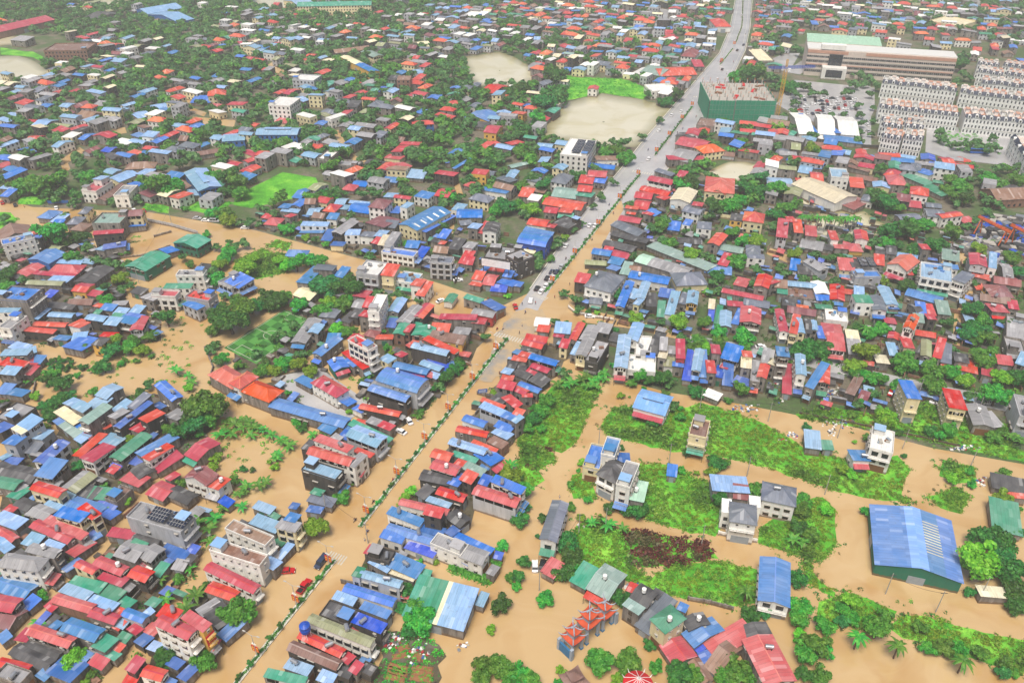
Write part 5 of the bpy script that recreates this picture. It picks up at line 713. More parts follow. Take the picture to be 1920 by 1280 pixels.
    if 'K' in h.ex:
        big_ = 'W' in h.ex
        for k in range(12 if big_ else 5):
            yy = (-h.W * .2 + h.W * .045 * k) if big_ else -h.W * .36 + h.W * .18 * k; x0, x1 = h.L * .1, h.L * (.3 if big_ else .4); hw_ = .16 if big_ else .5; mb = MB()
            mb.sheet([(x0, yy - hw_, h.H + f(x0, yy) + .1), (x1, yy - hw_, h.H + f(x1, yy) + .1), (x1, yy + hw_, h.H + f(x1, yy) + .1), (x0, yy + hw_, h.H + f(x0, yy) + .1)], ROOF['c' if big_ else 'w'], .06, lambda p: (p[1], p[0])); mb.obj('skylight', root)
    if 'S' in h.ex:
        c, d, rot, w = max(sd, key=lambda s: -s[2] if s[3] < 12 else -9); mb = MB(); c, d, rot, w = short[0]
        mb.box(-w / 2, -.35, h.H * .45, w / 2, -.15, h.H * .8, M['banner_red'])
        for i in range(3):
            xx = -w / 2 + .4
            while xx < w / 2 - .5: q = r.uniform(.25, .5); mb.box(xx, -.38, h.H * (.49 + .1 * i), xx + q, -.352, h.H * (.54 + .1 * i), M['banner_yellow']); xx += q + .18
        mb.obj('shop_sign', root, (c[0], c[1], 0), rot)
    if 'R' in h.ex:
        mb = MB(); z = h.H
        for sx in (-.8, .8):
            for sy in (-.8, .8): mb.tube((sx, sy, z), (sx * .8, sy * .8, z + 2.4), .07, .06, M['white_paint'], 6)
        mb.obj('tank_stand', root, (-h.L * .33, 0, 0)); mb = MB(); mb.tube((0, 0, z + 2.42), (0, 0, z + 4.6), 1.25, 1.35, M['tank_blue'], 16); mb.tube((0, 0, z + 4.6), (0, 0, z + 5.2), 1.35, .4, M['tank_blue'], 16); mb.tube((0, 0, z + 3.4), (0, 0, z + 3.6), 1.42, 1.42, M['tank_blue'], 16); mb.obj('water_tank', root, (-h.L * .33, 0, 0))
    # market hall: row of stalls' lean-to sheets along its open end
    root['category'] = cat; st = 'low' if h.st < 1.5 else 'single storey' if h.st < 1.9 else 'two storey' if h.st < 2.4 else 'three storey' if h.st < 3.3 else 'tall'
    cw = FWORD[h.cols[0]] if len(set(h.cols)) == 1 else 'blue and pale' if h.cols[0] == 'b' else FWORD[h.cols[0]] + '-and-' + FWORD[h.cols[-1]].replace(' ', '-')
    look = f'{st} {WWORD[h.wall]} {cat} with {cw} {FORM[h.form]} roof' if not low else f'{cw} {FORM[h.form]} roofed {WWORD[h.wall]} {"warehouse" if big else "shed"}'
    if 'P' in h.ex: look += ' and solar panels'
    root['group'] = {'house': 'houses of the flooded town', 'shed': 'tin roofed sheds among the houses', 'warehouse': 'warehouses and halls of the town'}[cat]
    LB.add(root, look, (h.pos.x, h.pos.y, h.H)); return root

HOUSES = []
for (ox, oy), s in T.items():
    for e in s.replace('\n', ';').split(';'):
        e = e.split()
        if len(e) != 7: continue
        q = [float(v) / 4 for v in e[:6]]; HOUSES.append(parse(e[6], (ox + q[0], oy + q[1]), (ox + q[2], oy + q[3]), (ox + q[4], oy + q[5])))
d0, d1 = at(480, 1235), at(1299, 200); ROAD_ANG = math.atan2(d1.y - d0.y, d1.x - d0.x)
def far_house(px, py, c, r):
    h = House(); h.cols = c; h.st = r.choice((1.5, 2, 2, 2.5, 3) if c in 'wlyc' else (1, 1.5, 2, 2)); h.form = r.choice('ggsG') if c not in 'wy' else r.choice('ffgs')
    if c == 'o': h.form = 'h'; h.st = 2.2
    if c == 'z' : h.form = r.choice('hgs')
    h.wall = r.choice('dwgc' if c in 'wlorz' else 'ddgk'); h.H = h.st * 2.85; h.ex = ''; p = at(px, py, h.H); h.pos = Vector((p.x, p.y, 0))
    h.L = r.uniform(8, 14); h.W = r.uniform(5.5, 8.5); h.rz = ROAD_ANG + r.choice((0, math.pi / 2)) + r.gauss(0, .12); h.ppm = ppm(h.pos); h.area = h.L * h.W * h.ppm ** 2 * (1 + h.H / 20); return h
rf = random.Random(5)
for (ox, oy), s in FAR.items():
    for e in s.split(';'):
        a, b, c = e.split(); HOUSES.append(far_house(ox + float(a) / 4, oy + float(b) / 4, c, rf))
# occupancy, so that fill does not collide
OCC = {}
def occ_add(p, r): OCC.setdefault((int(p[0] // 30), int(p[1] // 30)), []).append((p[0], p[1], r))
def occ_free(p, r):
    for i in (-1, 0, 1):
        for j in (-1, 0, 1):
            for q in OCC.get((int(p[0] // 30) + i, int(p[1] // 30) + j), ()):
                if (q[0] - p[0]) ** 2 + (q[1] - p[1]) ** 2 < (r + q[2]) ** 2: return False
    return True
for h in HOUSES:
    k = max(1, int(round(max(h.L, h.W) / max(3, min(h.L, h.W))))); ax = Vector((math.cos(h.rz), math.sin(h.rz), 0)) * (h.L if h.L >= h.W else 0) + Vector((-math.sin(h.rz), math.cos(h.rz), 0)) * (h.W if h.W > h.L else 0)
    for i in range(k): occ_add(h.pos + ax * ((i + .5) / k - .5), min(h.L, h.W) * .5)
NOFILL = [[(1325, 140), (1465, 135), (1470, 235), (1325, 235)], [(1495, 55), (1805, 70), (1930, 95), (1930, 320), (1730, 315), (1600, 285), (1470, 215), (1450, 150)], [(-50, 60), (130, 70), (180, 120), (120, 130), (-50, 90)], [(1375, 395), (1480, 400), (1480, 440), (1375, 440)], [(1790, 400), (1960, 390), (1960, 480), (1800, 480)],
          [(1490, 95), (1530, 60), (1480, 150), (1430, 120)]] + [r for r in LAKES] + [[(p[0] - 14, p[1]) for p in ROAD_L] + [(p[0] + 14, p[1]) for p in ROAD_R]] + PAVED + [FIELDS[i] for i in (19, 20)] + [[(527 + (x - 527) * 1.3, 358 + (y - 358) * 1.4) for x, y in FIELDS[14]]] + [ribbon(p, hw + 2) for p, hw in CANALS] + [FLOOD]
fill_h, fill_t = [], []; rf = random.Random(11); NW = []
import mathutils.noise as mn
gx = 8.6; yy = 395.0
while yy < 1010:
    hw = yy * .70 + 40; xx = -hw
    while xx < hw:
        p = Vector((xx + rf.uniform(-3.5, 3.5), yy + rf.uniform(-3.5, 3.5), 0)); q = pix(p); xx += gx
        if not (-60 < q[0] < 1980 and -40 < q[1] < 640) or any(inside(q, pg) for pg in NOFILL): continue
        dens = mn.noise(Vector((p.x * .012, p.y * .012, 3.3))) + (.25 if q[0] > 1000 else -.05) + (.25 if q[1] < 70 and q[0] > 500 else 0) - (.12 if 200 < q[1] < 330 and q[0] < 1000 else 0)
        if dens + rf.gauss(0, .22) > .2 and occ_free(p, 4.2) and q[1] < 480:
            h = far_house(q[0], q[1] - 12, rf.choice('rrrbblllyyyyzwwcongkmv'), rf); h.pos = p.copy(); fill_h.append(h); occ_add(p, 5)
        elif occ_free(p, 1.6) and rf.random() < (.88 if q[1] < 330 else .6): fill_t.append((p.x, p.y, rf.uniform(2.8, 5.6) * (1.15 if q[1] < 330 and q[0] < 1000 else 1))); occ_add(p, 1.6)
    yy += gx
print('houses listed', len(HOUSES), 'fill', len(fill_h), 'trees', len(fill_t))
near = sorted([h for h in HOUSES if h.st >= 1.5], key=lambda h: -h.area); sheds = sorted([h for h in HOUSES if h.st < 1.5], key=lambda h: -h.area)
solo = near[:300] + sheds[:260]; rest = near[300:] + sheds[260:] + fill_h
for h in solo: make_house(h)
mb = MB()
for h in rest:
    b = MB(); build_roof(b, h); build_walls(b, h, panes=h.st >= 1.5); c, s = math.cos(h.rz), math.sin(h.rz); i = len(mb.v)
    mb.v += [(v[0] * c - v[1] * s + h.pos.x, v[0] * s + v[1] * c + h.pos.y, v[2]) for v in b.v]; mb.f += [tuple(i + k for k in f) for f in b.f]; mb.mi += [mb.mat(b.mats[k]) for k in b.mi]; mb.uv += b.uv
tag(mb.obj('distant_houses'), 'dense mass of small distant houses with red blue and grey roofs', 'houses', kind='stuff')

# ------------------------------------------------------------------ trees
def quads(centers, size, normals, rng, aspect=1.0):
    n = len(centers); a = rng.normal(size=(n, 3)); a -= (a * normals).sum(1)[:, None] * normals; a /= np.linalg.norm(a, axis=1)[:, None] + 1e-9; b = np.cross(normals, a)
    s = (size * rng.uniform(.6, 1.3, n))[:, None]; u = a * s * aspect; v = b * s
    V = np.stack([centers - u, centers - v * .8, centers + u, centers + v * .8], 1).reshape(-1, 3); return V, np.arange(4 * n).reshape(-1, 4)
def crown_template(seed, nleaf, leaf, lobes=9, squash=.8, core=True):
    """unit crown, base at z = 0: leaf faces over lobes of uneven size, gaps between"""
    rng = np.random.default_rng(seed); C = []; Nn = []
    L = [(np.array([0, 0, .85 * squash]), .52)]
    for k in range(lobes):
        t = 2 * math.pi * k / lobes * 1.0 + rng.uniform(-.4, .4); d = rng.uniform(.3, .8); L.append((np.array([math.cos(t) * d, math.sin(t) * d, rng.uniform(.4, 1.25) * squash]), rng.uniform(.2, .42)))
    wts = np.array([r ** 2 for _, r in L]); wts /= wts.sum()
    for k in rng.choice(len(L), nleaf, p=wts):
        c, r = L[k]; d = rng.normal(size=3); d /= np.linalg.norm(d); d[2] = abs(d[2]) if rng.random() < .7 else d[2]; rr = r * rng.uniform(.72, 1.08); C.append(c + d * rr * np.array([1, 1, .85])); nn = d + rng.normal(size=3) * .55 + np.array([0, 0, .35]); Nn.append(nn / np.linalg.norm(nn))
    V, Fq = quads(np.array(C), leaf, np.array(Nn), rng, 1.15)
    if core:
        vs, fs = [V], [Fq]; off = len(V)
        for c, r in L:
            rs = r * .66; nu, nv = 8, 5; W = []
            for j in range(nv + 1):
                ph = math.pi * j / nv
                for i in range(nu): th = 2 * math.pi * i / nu; k = rs * (1 + .12 * math.sin(3 * th + 5 * ph + seed)); W.append(c + np.array([k * math.sin(ph) * math.cos(th), k * math.sin(ph) * math.sin(th), .85 * k * math.cos(ph)]))
            q = [[j * nu + i, (j + 1) * nu + i, (j + 1) * nu + (i + 1) % nu, j * nu + (i + 1) % nu] for j in range(nv) for i in range(nu)]
            vs.append(np.array(W)); fs.append(np.array(q) + off); off += len(W)
        V, Fq = np.concatenate(vs), np.concatenate(fs)
    return V, Fq, np.zeros(len(Fq), int)
def crown_mesh(name, tpl, m): V, Fq, mi = tpl; return np_mesh(name, V, Fq, [m], mi)
BIGT = [crown_template(100 + k, 1700, .075, lobes=13 + k % 3, squash=(.8, .7, .95, .75)[k % 4]) for k in range(4)]
SMT = [crown_template(200 + k, 620, .115, lobes=7, squash=(.9, .75)[k % 2]) for k in range(3)]
FART = [crown_template(300 + k, 120, .2, lobes=5, squash=.85) for k in range(4)]
CROWN = {(s, k, c): crown_mesh('crown', t, LEAF[c]) for c in ('deep', 'mid', 'lime') for s, TT in (('b', BIGT), ('s', SMT)) for k, t in enumerate(TT)}
def trunk_mesh(seed):
    r = random.Random(seed); mb = MB(); mb.tube((0, 0, 0), (.05, .02, .45), .09, .06, M['trunk'], 7, False)
    for k in range(5): t = 2 * math.pi * k / 5 + r.uniform(-.4, .4); mb.tube((.05, .02, .43), (.45 * math.cos(t), .45 * math.sin(t), r.uniform(.85, 1.1)), .05, .018, M['trunk'], 5, False)
    return mb.mesh('trunk')
TRUNK = [trunk_mesh(k) for k in range(3)]
TL = []
for (ox, oy), s in TREES.items():
    for e in s.split(';'):
        a, b, c = e.split(); k = {'l': 'lime', 'd': 'deep'}.get(c[-1], 'mid'); r = float(c.rstrip('ld')) / 4; px, py = ox + float(a) / 4, oy + float(b) / 4; TL.append((px, py, r, k))
spots_far = []; shrubs = []; treesl = []
for (px, py, r, k) in TL:
    g = at(px, py, 0); R = r / ppm(g); p = at(px, py, R * .9 + (.3 if R < 2 else .7)); R = r / ppm(p) * 1.12; (shrubs if R < 2.6 else treesl).append((p.x, p.y, R, k, r))
treesl.sort(key=lambda t: -t[4]); rt = random.Random(3)
for i, (x, y, R, k, r) in enumerate(treesl):
    if i >= 290: spots_far.append((x, y, .6, R, rt.uniform(0, 6), rt.randrange(4), 0)); continue
    root = thing('tree', (x, y, 0), rt.uniform(0, 6.28), R); s = 'b' if r > 13 else 's'; stem = rt.uniform(.3, .5)
    link('trunk', TRUNK[i % 3], root, (0, 0, 0)); link('crown', CROWN[s, rt.randrange(4 if s == 'b' else 3), k], root, (0, 0, stem - .22), scale=(1, 1, rt.uniform(.85, 1.1)))
    root['category'] = 'tree'; root['group'] = 'trees about the flooded town'
    LB.add(root, f'{"large" if R > 6 else "medium" if R > 4 else "small"} {dict(deep="dark green", mid="mid green", lime="bright lime green")[k]} leafy tree', (x, y, R))
for i, (x, y, R, k, r) in enumerate(shrubs):
    root = thing('bush', (x, y, 0), rt.uniform(0, 6.28), R); link('crown', CROWN['s', i % 3, k], root, (0, 0, .05)); link('trunk', TRUNK[i % 3], root); root['category'] = 'bush'; root['group'] = 'bushes about the flooded town'
    LB.add(root, f'{dict(deep="dark green", mid="mid green", lime="bright lime green")[k]} leafy bush', (x, y, R))
for e in ORCHARD.split(';'):
    a, b = map(float, e.split()); p = at(a / 4, 640 + b / 4, .6); root = thing('bush', (p.x, p.y, 0), rt.uniform(0, 6), rt.uniform(1.0, 1.7)); link('crown', CROWN['s', rt.randrange(3), 'deep'], root, (0, 0, .05)); link('trunk', TRUNK[0], root); root['category'] = 'bush'; root['group'] = 'orchard bushes standing in water'
    LB.add(root, 'round orchard bush standing in water', p)
for (x, y, R) in fill_t: spots_far.append((x, y, .8, R, rt.uniform(0, 6), rt.randrange(4), rt.choice((0, 0, 0, 1, 2))))
me = scatter('distant_trees', FART, spots_far, [LEAF['far'], LEAF['deep'], LEAF['mid']])
tag(link('distant_trees', me), 'mass of distant green tree crowns between the houses', 'trees', kind='stuff')
# banana plants and palms
def frond_mesh(name, n, ln, wd, droop, m, z0, up, seed, seg=6):
    r = random.Random(seed); mb = MB()
    for k in range(n):
        t = 2 * math.pi * k / n + r.uniform(-.3, .3); u = up * r.uniform(.6, 1.3); l = ln * r.uniform(.75, 1.1); d = Vector((math.cos(t), math.sin(t), 0)); s = Vector((-d.y, d.x, 0)); prev = None
        for i in range(seg + 1):
            q = i / seg; c = d * (l * q) + Vector((0, 0, z0 + u * l * q - droop * l * q * q)); w = wd * math.sin(math.pi * min(1, .12 + q * .88)) ; a, b = c - s * w - Vector((0, 0, .25 * w)), c + s * w - Vector((0, 0, .25 * w))
            if prev: mb.face([prev[0], c0, c, a], m); mb.face([c0, prev[1], b, c], m)
            prev = (a, b); c0 = c
    return mb.mesh(name)
BAN = [frond_mesh('leaves', 8, 2.6, .42, .75, LEAF['banana'], 1.5, .85, k) for k in range(3)]
mb = MB(); mb.tube((0, 0, 0), (0, 0, 1.6), .16, .1, LEAF['banana'], 7); BSTEM = mb.mesh('stem')
for (ox, oy), s in BANANA.items():
    for i, e in enumerate(s.split(';')):
        a, b = map(float, e.split()); p = at(ox + a / 4, oy + b / 4, 2); root = thing('banana_plant', (p.x, p.y, 0), rt.uniform(0, 6), rt.uniform(.95, 1.4)); link('leaves', BAN[i % 3], root); link('stem', BSTEM, root); root['category'] = 'banana plant'; root['group'] = 'banana plants in the flooded gardens'
        LB.add(root, 'banana plant with broad arching leaves', p)
PALM = [frond_mesh('fronds', 15, 3.2, .38, 1.0, LEAF['mid'], 0, .75, 10 + k) for k in range(2)]
mb = MB(); mb.tube((0, 0, 0), (.1, 0, 6.4), .24, .15, M['trunk'], 8); PTR = mb.mesh('trunk')
mb = MB(); mb.tube((0, 0, 0), (0, 0, 6.4), .26, .2, M['concrete'], 8); PTR2 = mb.mesh('trunk')
for (ox, oy), s in PALMS.items():
    for i, e in enumerate(s.split(';')):
        a, b = map(float, e.split()); rowp = ox == 1440 and oy == 320 and b < 400; hh = 1.25 if rowp else .8; p = at(ox + a / 4, oy + b / 4, 6.4 * hh); root = thing('palm_tree', (p.x, p.y, 0), rt.uniform(0, 6), (1, 1, 1)); link('trunk', PTR2 if rowp else PTR, root, scale=(1, 1, hh)); link('fronds', PALM[i % 2], root, (0, 0, 6.35 * hh)); root['category'] = 'palm tree'; root['group'] = 'tall palms in a row by the pond' if rowp else 'scattered palm trees'
        LB.add(root, 'tall pale trunked palm in a row' if rowp else 'palm tree with drooping fronds', p)
# ------------------------------------------------------------------ rank growth on the banks
def clump(seed, n, size, hgt, spread):
    rng = np.random.default_rng(seed); C = rng.normal(size=(n, 3)) * np.array([spread, spread, 0]); C[:, 2] = rng.uniform(.15, 1, n) * hgt * np.exp(-(C[:, 0] ** 2 + C[:, 1] ** 2) / (2.2 * spread ** 2)); N = rng.normal(size=(n, 3)) * .7 + np.array([0, 0, .9]); N /= np.linalg.norm(N, axis=1)[:, None]
    V, Fq = quads(C, size, N, rng, 1.25); return V, Fq, np.zeros(len(Fq), int)
WEED = [clump(400 + k, 26, .26, (.7, .9, 1.3, .5)[k], .55) for k in range(4)]
def grow(name, polys, dens, tpl, mats, label, cat, sc=(.7, 1.5), tall=.0, hole=-.55, shift=lambda n: 0):
    spots = []; r = random.Random(len(polys) * 31 + int(dens * 100))
    for pg in polys:
        W = [at(x, y, 0) for x, y in pg]; x0, x1, y0, y1 = min(p.x for p in W), max(p.x for p in W), min(p.y for p in W), max(p.y for p in W); WP = [(p.x, p.y) for p in W]
        for _ in range(int((x1 - x0) * (y1 - y0) * dens)):
            x, y = r.uniform(x0, x1), r.uniform(y0, y1)
            if not inside((x, y), WP): continue
            n = mn.noise(Vector((x * .09, y * .09, 1.7)))
            if n < hole or not occ_free((x, y), .3): continue
            spots.append((x, y, 0, r.uniform(*sc) * (1 + max(0, n) * tall), r.uniform(0, 6), r.randrange(len(tpl)), shift(n)))
    return tag(link(name, scatter(name, tpl, spots, mats)), label, cat, kind='stuff')
near_fields = [FIELDS[i] for i in list(range(0, 8)) + [9, 10, 11, 12, 13, 15, 16, 26, 27]]
grow('bank_weeds', near_fields, .95, WEED, [LEAF['weed'], LEAF['mid'], LEAF['lime']], 'dense bright green weeds covering the banks', 'weeds', sc=(.45, 1.0), tall=1.5, hole=-.7, shift=lambda n: 1 if n > .36 else 2 if n < -.1 else 0)
grow('burnt_growth', [FIELDS[8], [(1000, 838), (1030, 840), (1035, 850), (1005, 845)], [(980, 872), (1010, 875), (1005, 890), (985, 885)]], .75, WEED, [LEAF['burnt'], LEAF['dull']], 'patch of brown burnt bushes', 'bushes', sc=(.9, 1.7), hole=-.2, shift=lambda n: 1 if n > .3 or n < -.05 else 0)
grow('field_weeds', [FIELDS[i] for i in (17, 19, 20, 21, 22, 23)], .12, WEED, [LEAF['weed'], LEAF['mid']], 'low green growth on the far fields', 'weeds', sc=(.8, 1.3))
grow('flooded_weeds', [[(60, 690), (120, 660), (220, 655), (340, 640), (420, 640), (360, 720), (230, 720), (100, 770)], [(410, 790), (500, 800), (540, 830), (520, 900), (430, 930), (420, 860)], [(230, 440), (330, 450), (340, 500), (240, 590), (320, 560)], [(280, 590), (380, 600), (380, 640), (280, 640)], [(860, 960), (960, 965), (950, 1000), (850, 1000)], [(1690, 880), (1740, 860), (1800, 900), (1760, 940), (1690, 930)],
      [(1565, 950), (1600, 940), (1580, 1010), (1560, 1040)], [(1640, 1110), (1760, 1140), (1920, 1190), (1920, 1205), (1700, 1150)], [(1560, 1110), (1680, 1120), (1700, 1140), (1600, 1120)], [(140, 1030), (200, 990), (260, 960), (240, 990), (150, 1060)], [(330, 950), (430, 960), (420, 1000), (350, 1010)], [(640, 700), (700, 720), (690, 760), (650, 740)]], .045, WEED, [LEAF['weed'], LEAF['deep'], LEAF['mid']], 'scattered weeds poking out of the brown floodwater', 'weeds', sc=(.5, 1.2), hole=-.1, shift=lambda n: 1 if n > .3 else 0)

def margin(name, polys, per_m, mats, label, cat):
    spots = []; r = random.Random(77)
    for pg in polys:
        W = [at(x, y, 0) for x, y in pg]
        for a, b in zip(W, W[1:] + W[:1]):
            for _ in range(int((b - a).length * per_m)):
                p = a.lerp(b, r.random()); n = mn.noise(Vector((p.x * .06, p.y * .06, 9.1)))
                if n < -.12: continue
                spots.append((p.x + r.gauss(0, 1.3 + 2 * max(0, n)), p.y + r.gauss(0, 1.3 + 2 * max(0, n)), -.1, r.uniform(.3, .95), r.uniform(0, 6), r.randrange(4), r.choice((0, 0, 1, 2))))
    tag(link(name, scatter(name, WEED, spots, mats)), label, cat, kind='stuff')
margin('drowned_margin', near_fields, 1.1, [LEAF['mid'], LEAF['deep'], LEAF['dull']], 'half drowned weeds along the ragged edges of the banks', 'weeds')
# ------------------------------------------------------------------ yards: sheet covers, junk and plants in the gaps between the houses
rj = random.Random(21); mb = MB(); nj = 0
DENSE = YARDS + [[(0, 960), (240, 960), (420, 960), (330, 1150), (300, 1280), (0, 1280)], [(1090, 600), (1300, 640), (1480, 770), (1920, 860), (1960, 470), (1280, 330), (1120, 480)], [(480, 400), (960, 440), (960, 560), (700, 490), (480, 430)]]
for pg in DENSE:
    W = [at(*p) for p in pg]; WP = [(p.x, p.y) for p in W]; x0, x1, y0, y1 = min(p.x for p in W), max(p.x for p in W), min(p.y for p in W), max(p.y for p in W)
    for _ in range(int((x1 - x0) * (y1 - y0) * .05)):
        x, y = rj.uniform(x0, x1), rj.uniform(y0, y1)
        if not inside((x, y), WP): continue
        q = pix((x, y, 0))
        if any(inside(q, p) for p in PAVED + [TURF] + [FIELDS[k] for k in (0, 1, 12, 13)]) or not occ_free((x, y), .9): continue
        b = MB(); k = rj.random(); s = rj.uniform(.5, 1.6); rot = ROAD_ANG + rj.choice((0, 1.57)) + rj.gauss(0, .1)
        if k < .45:
            w, d, z = rj.uniform(1, 2.6), rj.uniform(.9, 2.0), rj.uniform(1.8, 2.8); b.sheet([(-w, -d, z), (w, -d, z), (w, d, z + .4), (-w, d, z + .4)], ROOF[rj.choice('bbrlykkgyu')], .07, lambda p: (p[0], p[1]))
            for sx in (-w + .1, w - .1):
                for sy in (-d + .1, d - .1): b.box(sx - .06, sy - .06, 0, sx + .06, sy + .06, z, M['dark_metal'], False)
            b.box(-w + .2, d - .25, 0, w - .2, d - .1, z + .2, WALL['k'])
        elif k < .7: b.box(-s, -s * .7, 0, s, s * .7, s * .8, rj.choice((WALL['k'], WALL['d'], WALL['n'], M['scrap'], M['concrete'])))
        else: b.box(-s * 2.2, -.12, 0, s * 2.2, .12, rj.uniform(1.2, 2.2), rj.choice((WALL['k'], WALL['d'], WALL['n'])))
        c, sn = math.cos(rot), math.sin(rot); i = len(mb.v); mb.v += [(v[0] * c - v[1] * sn + x, v[0] * sn + v[1] * c + y, v[2]) for v in b.v]; mb.f += [tuple(i + a for a in f) for f in b.f]; mb.mi += [mb.mat(b.mats[a]) for a in b.mi]; mb.uv += b.uv; nj += 1; occ_add((x, y), .8)
tag(mb.obj('yard_clutter'), 'small sheet covers, low walls and junk between the houses', 'clutter', kind='stuff')
grow('yard_plants', DENSE, .05, WEED, [LEAF['deep'], LEAF['mid'], LEAF['weed']], 'weeds and potted plants in the gaps between houses', 'plants', sc=(.6, 1.6), hole=-.2, shift=lambda n: 1 if n > .2 else 2 if n < -.1 else 0)

# ------------------------------------------------------------------ the road's median: kerbs, hedges, round shrubs
MED = [[(440, 1286), (540, 1160), (628, 1050)], [(676, 987), (810, 815), (953, 634)], [(1023, 548), (1112, 437), (1200, 328)], [(1228, 292), (1262, 248), (1298, 201)], [(1314, 181), (1332, 160)], [(1350, 122), (1374, 92)], [(1380, 80), (1391, 50), (1393, 0)]]
HTPL = [clump(500 + k, 40, .2, .75, .42) for k in range(3)]; SHR = [crown_template(600 + k, 260, .17, lobes=5, squash=.9) for k in range(2)]; SHRM = [crown_mesh('crown', t, LEAF[c]) for t, c in zip(SHR, ('deep', 'mid'))]
for i, pts in enumerate(MED):
    strip('median_kerb', pts, .75, 0, M['kerb'], .42); P = [at(*p) for p in pts]; spots = []; r = random.Random(i)
    for a, b in zip(P, P[1:]):
        n = int((b - a).length / .4); d = (b - a) / max(1, n); nn = Vector((-d.y, d.x, 0)).normalized()
        for k in range(n):
            p = a + d * k + nn * r.uniform(-.3, .3); spots.append((p.x, p.y, .4, r.uniform(.4, .72), r.uniform(0, 6), r.randrange(3), r.choice((0, 0, 1))))
            if i < 4 and k % 10 == 5:
                o = thing('round_shrub', (p.x, p.y, .4), r.uniform(0, 6), r.uniform(.8, 1.1)); link('crown', SHRM[r.random() < .3], o); o['category'] = 'shrub'; o['group'] = 'round shrubs along the median'; LB.add(o, 'round clipped shrub on the road median', p)
    h = link('median_hedge', scatter('median_hedge', HTPL, spots, [LEAF['deep'], LEAF['mid']])); h['category'] = 'hedge'; h['group'] = 'hedge strips of the median'
    LB.add(h, 'long low green hedge strip along the road median', (P[0] + P[-1]) / 2)
# street lamps on the median, with red banners
def lamp():
    mb = MB(); mb.tube((0, 0, 0), (0, 0, 8.6), .13, .07, M['frame'], 8); root = {}
    a = mb.mesh('pole'); arms = []
    for s in (-1, 1): m2 = MB(); m2.tube((0, 0, 8.4), (0, s * 1.9, 9.1), .06, .05, M['frame'], 6); arms.append(m2.mesh('arm'))
    heads = []
    for s in (-1, 1): m2 = MB(); m2.box(-.16, s * 2.2 - .42, 9.02, .16, s * 2.2 + .42, 9.16, M['frame']); m2.box(-.12, s * 2.2 - .3, 8.98, .12, s * 2.2 + .3, 9.018, M['lamp_glass']); heads.append(m2.mesh('lamp_head'))
    ban = []
    for s in (-1, 1):
        m2 = MB(); m2.box(-.04, s * .62 - .45, 2.0, .04, s * .62 + .45, 4.3, M['banner_red']); m2.box(-.05, s * .62 - .3, 3.3, .05, s * .62 + .3, 3.75, M['banner_yellow'])
        for q in range(3): m2.box(-.05, s * .62 - .3, 2.25 + q * .28, .05, s * .62 + .3, 2.37 + q * .28, M['banner_yellow'])
        ban.append(m2.mesh('banner'))
    m2 = MB()
    for q in range(6): t = q * math.pi / 3; m2.tube((0, 0, 5.1), (0, .75 * math.cos(t), 5.1 + .75 * math.sin(t)), .12, .05, M['white_paint'], 5)
    orn = m2.mesh('star_ornament'); return a, arms, heads, ban, orn
LP = lamp()
for x, y in ((483, 1231), (557, 1137), (618, 1062), (688, 970), (745, 898), (797, 832), (841, 776), (886, 719), (930, 662), (1035, 534), (1077, 482), (1121, 427), (1161, 378), (1196, 333), (1230, 290), (1254, 259), (1278, 228), (1297, 203), (1326, 166), (1352, 120), (1376, 88)):
    p = at(x, y); o = thing('street_lamp', (p.x, p.y, .3), ROAD_ANG)
    link('pole', LP[0], o)
    for k in (0, 1): link('arm', LP[1][k], o); link('lamp_head', LP[2][k], o); link('banner', LP[3][k], o)
    link('star_ornament', LP[4], o); o['category'] = 'street lamp'; o['group'] = 'street lamps on the median'; LB.add(o, 'double armed street lamp with red banners', p)

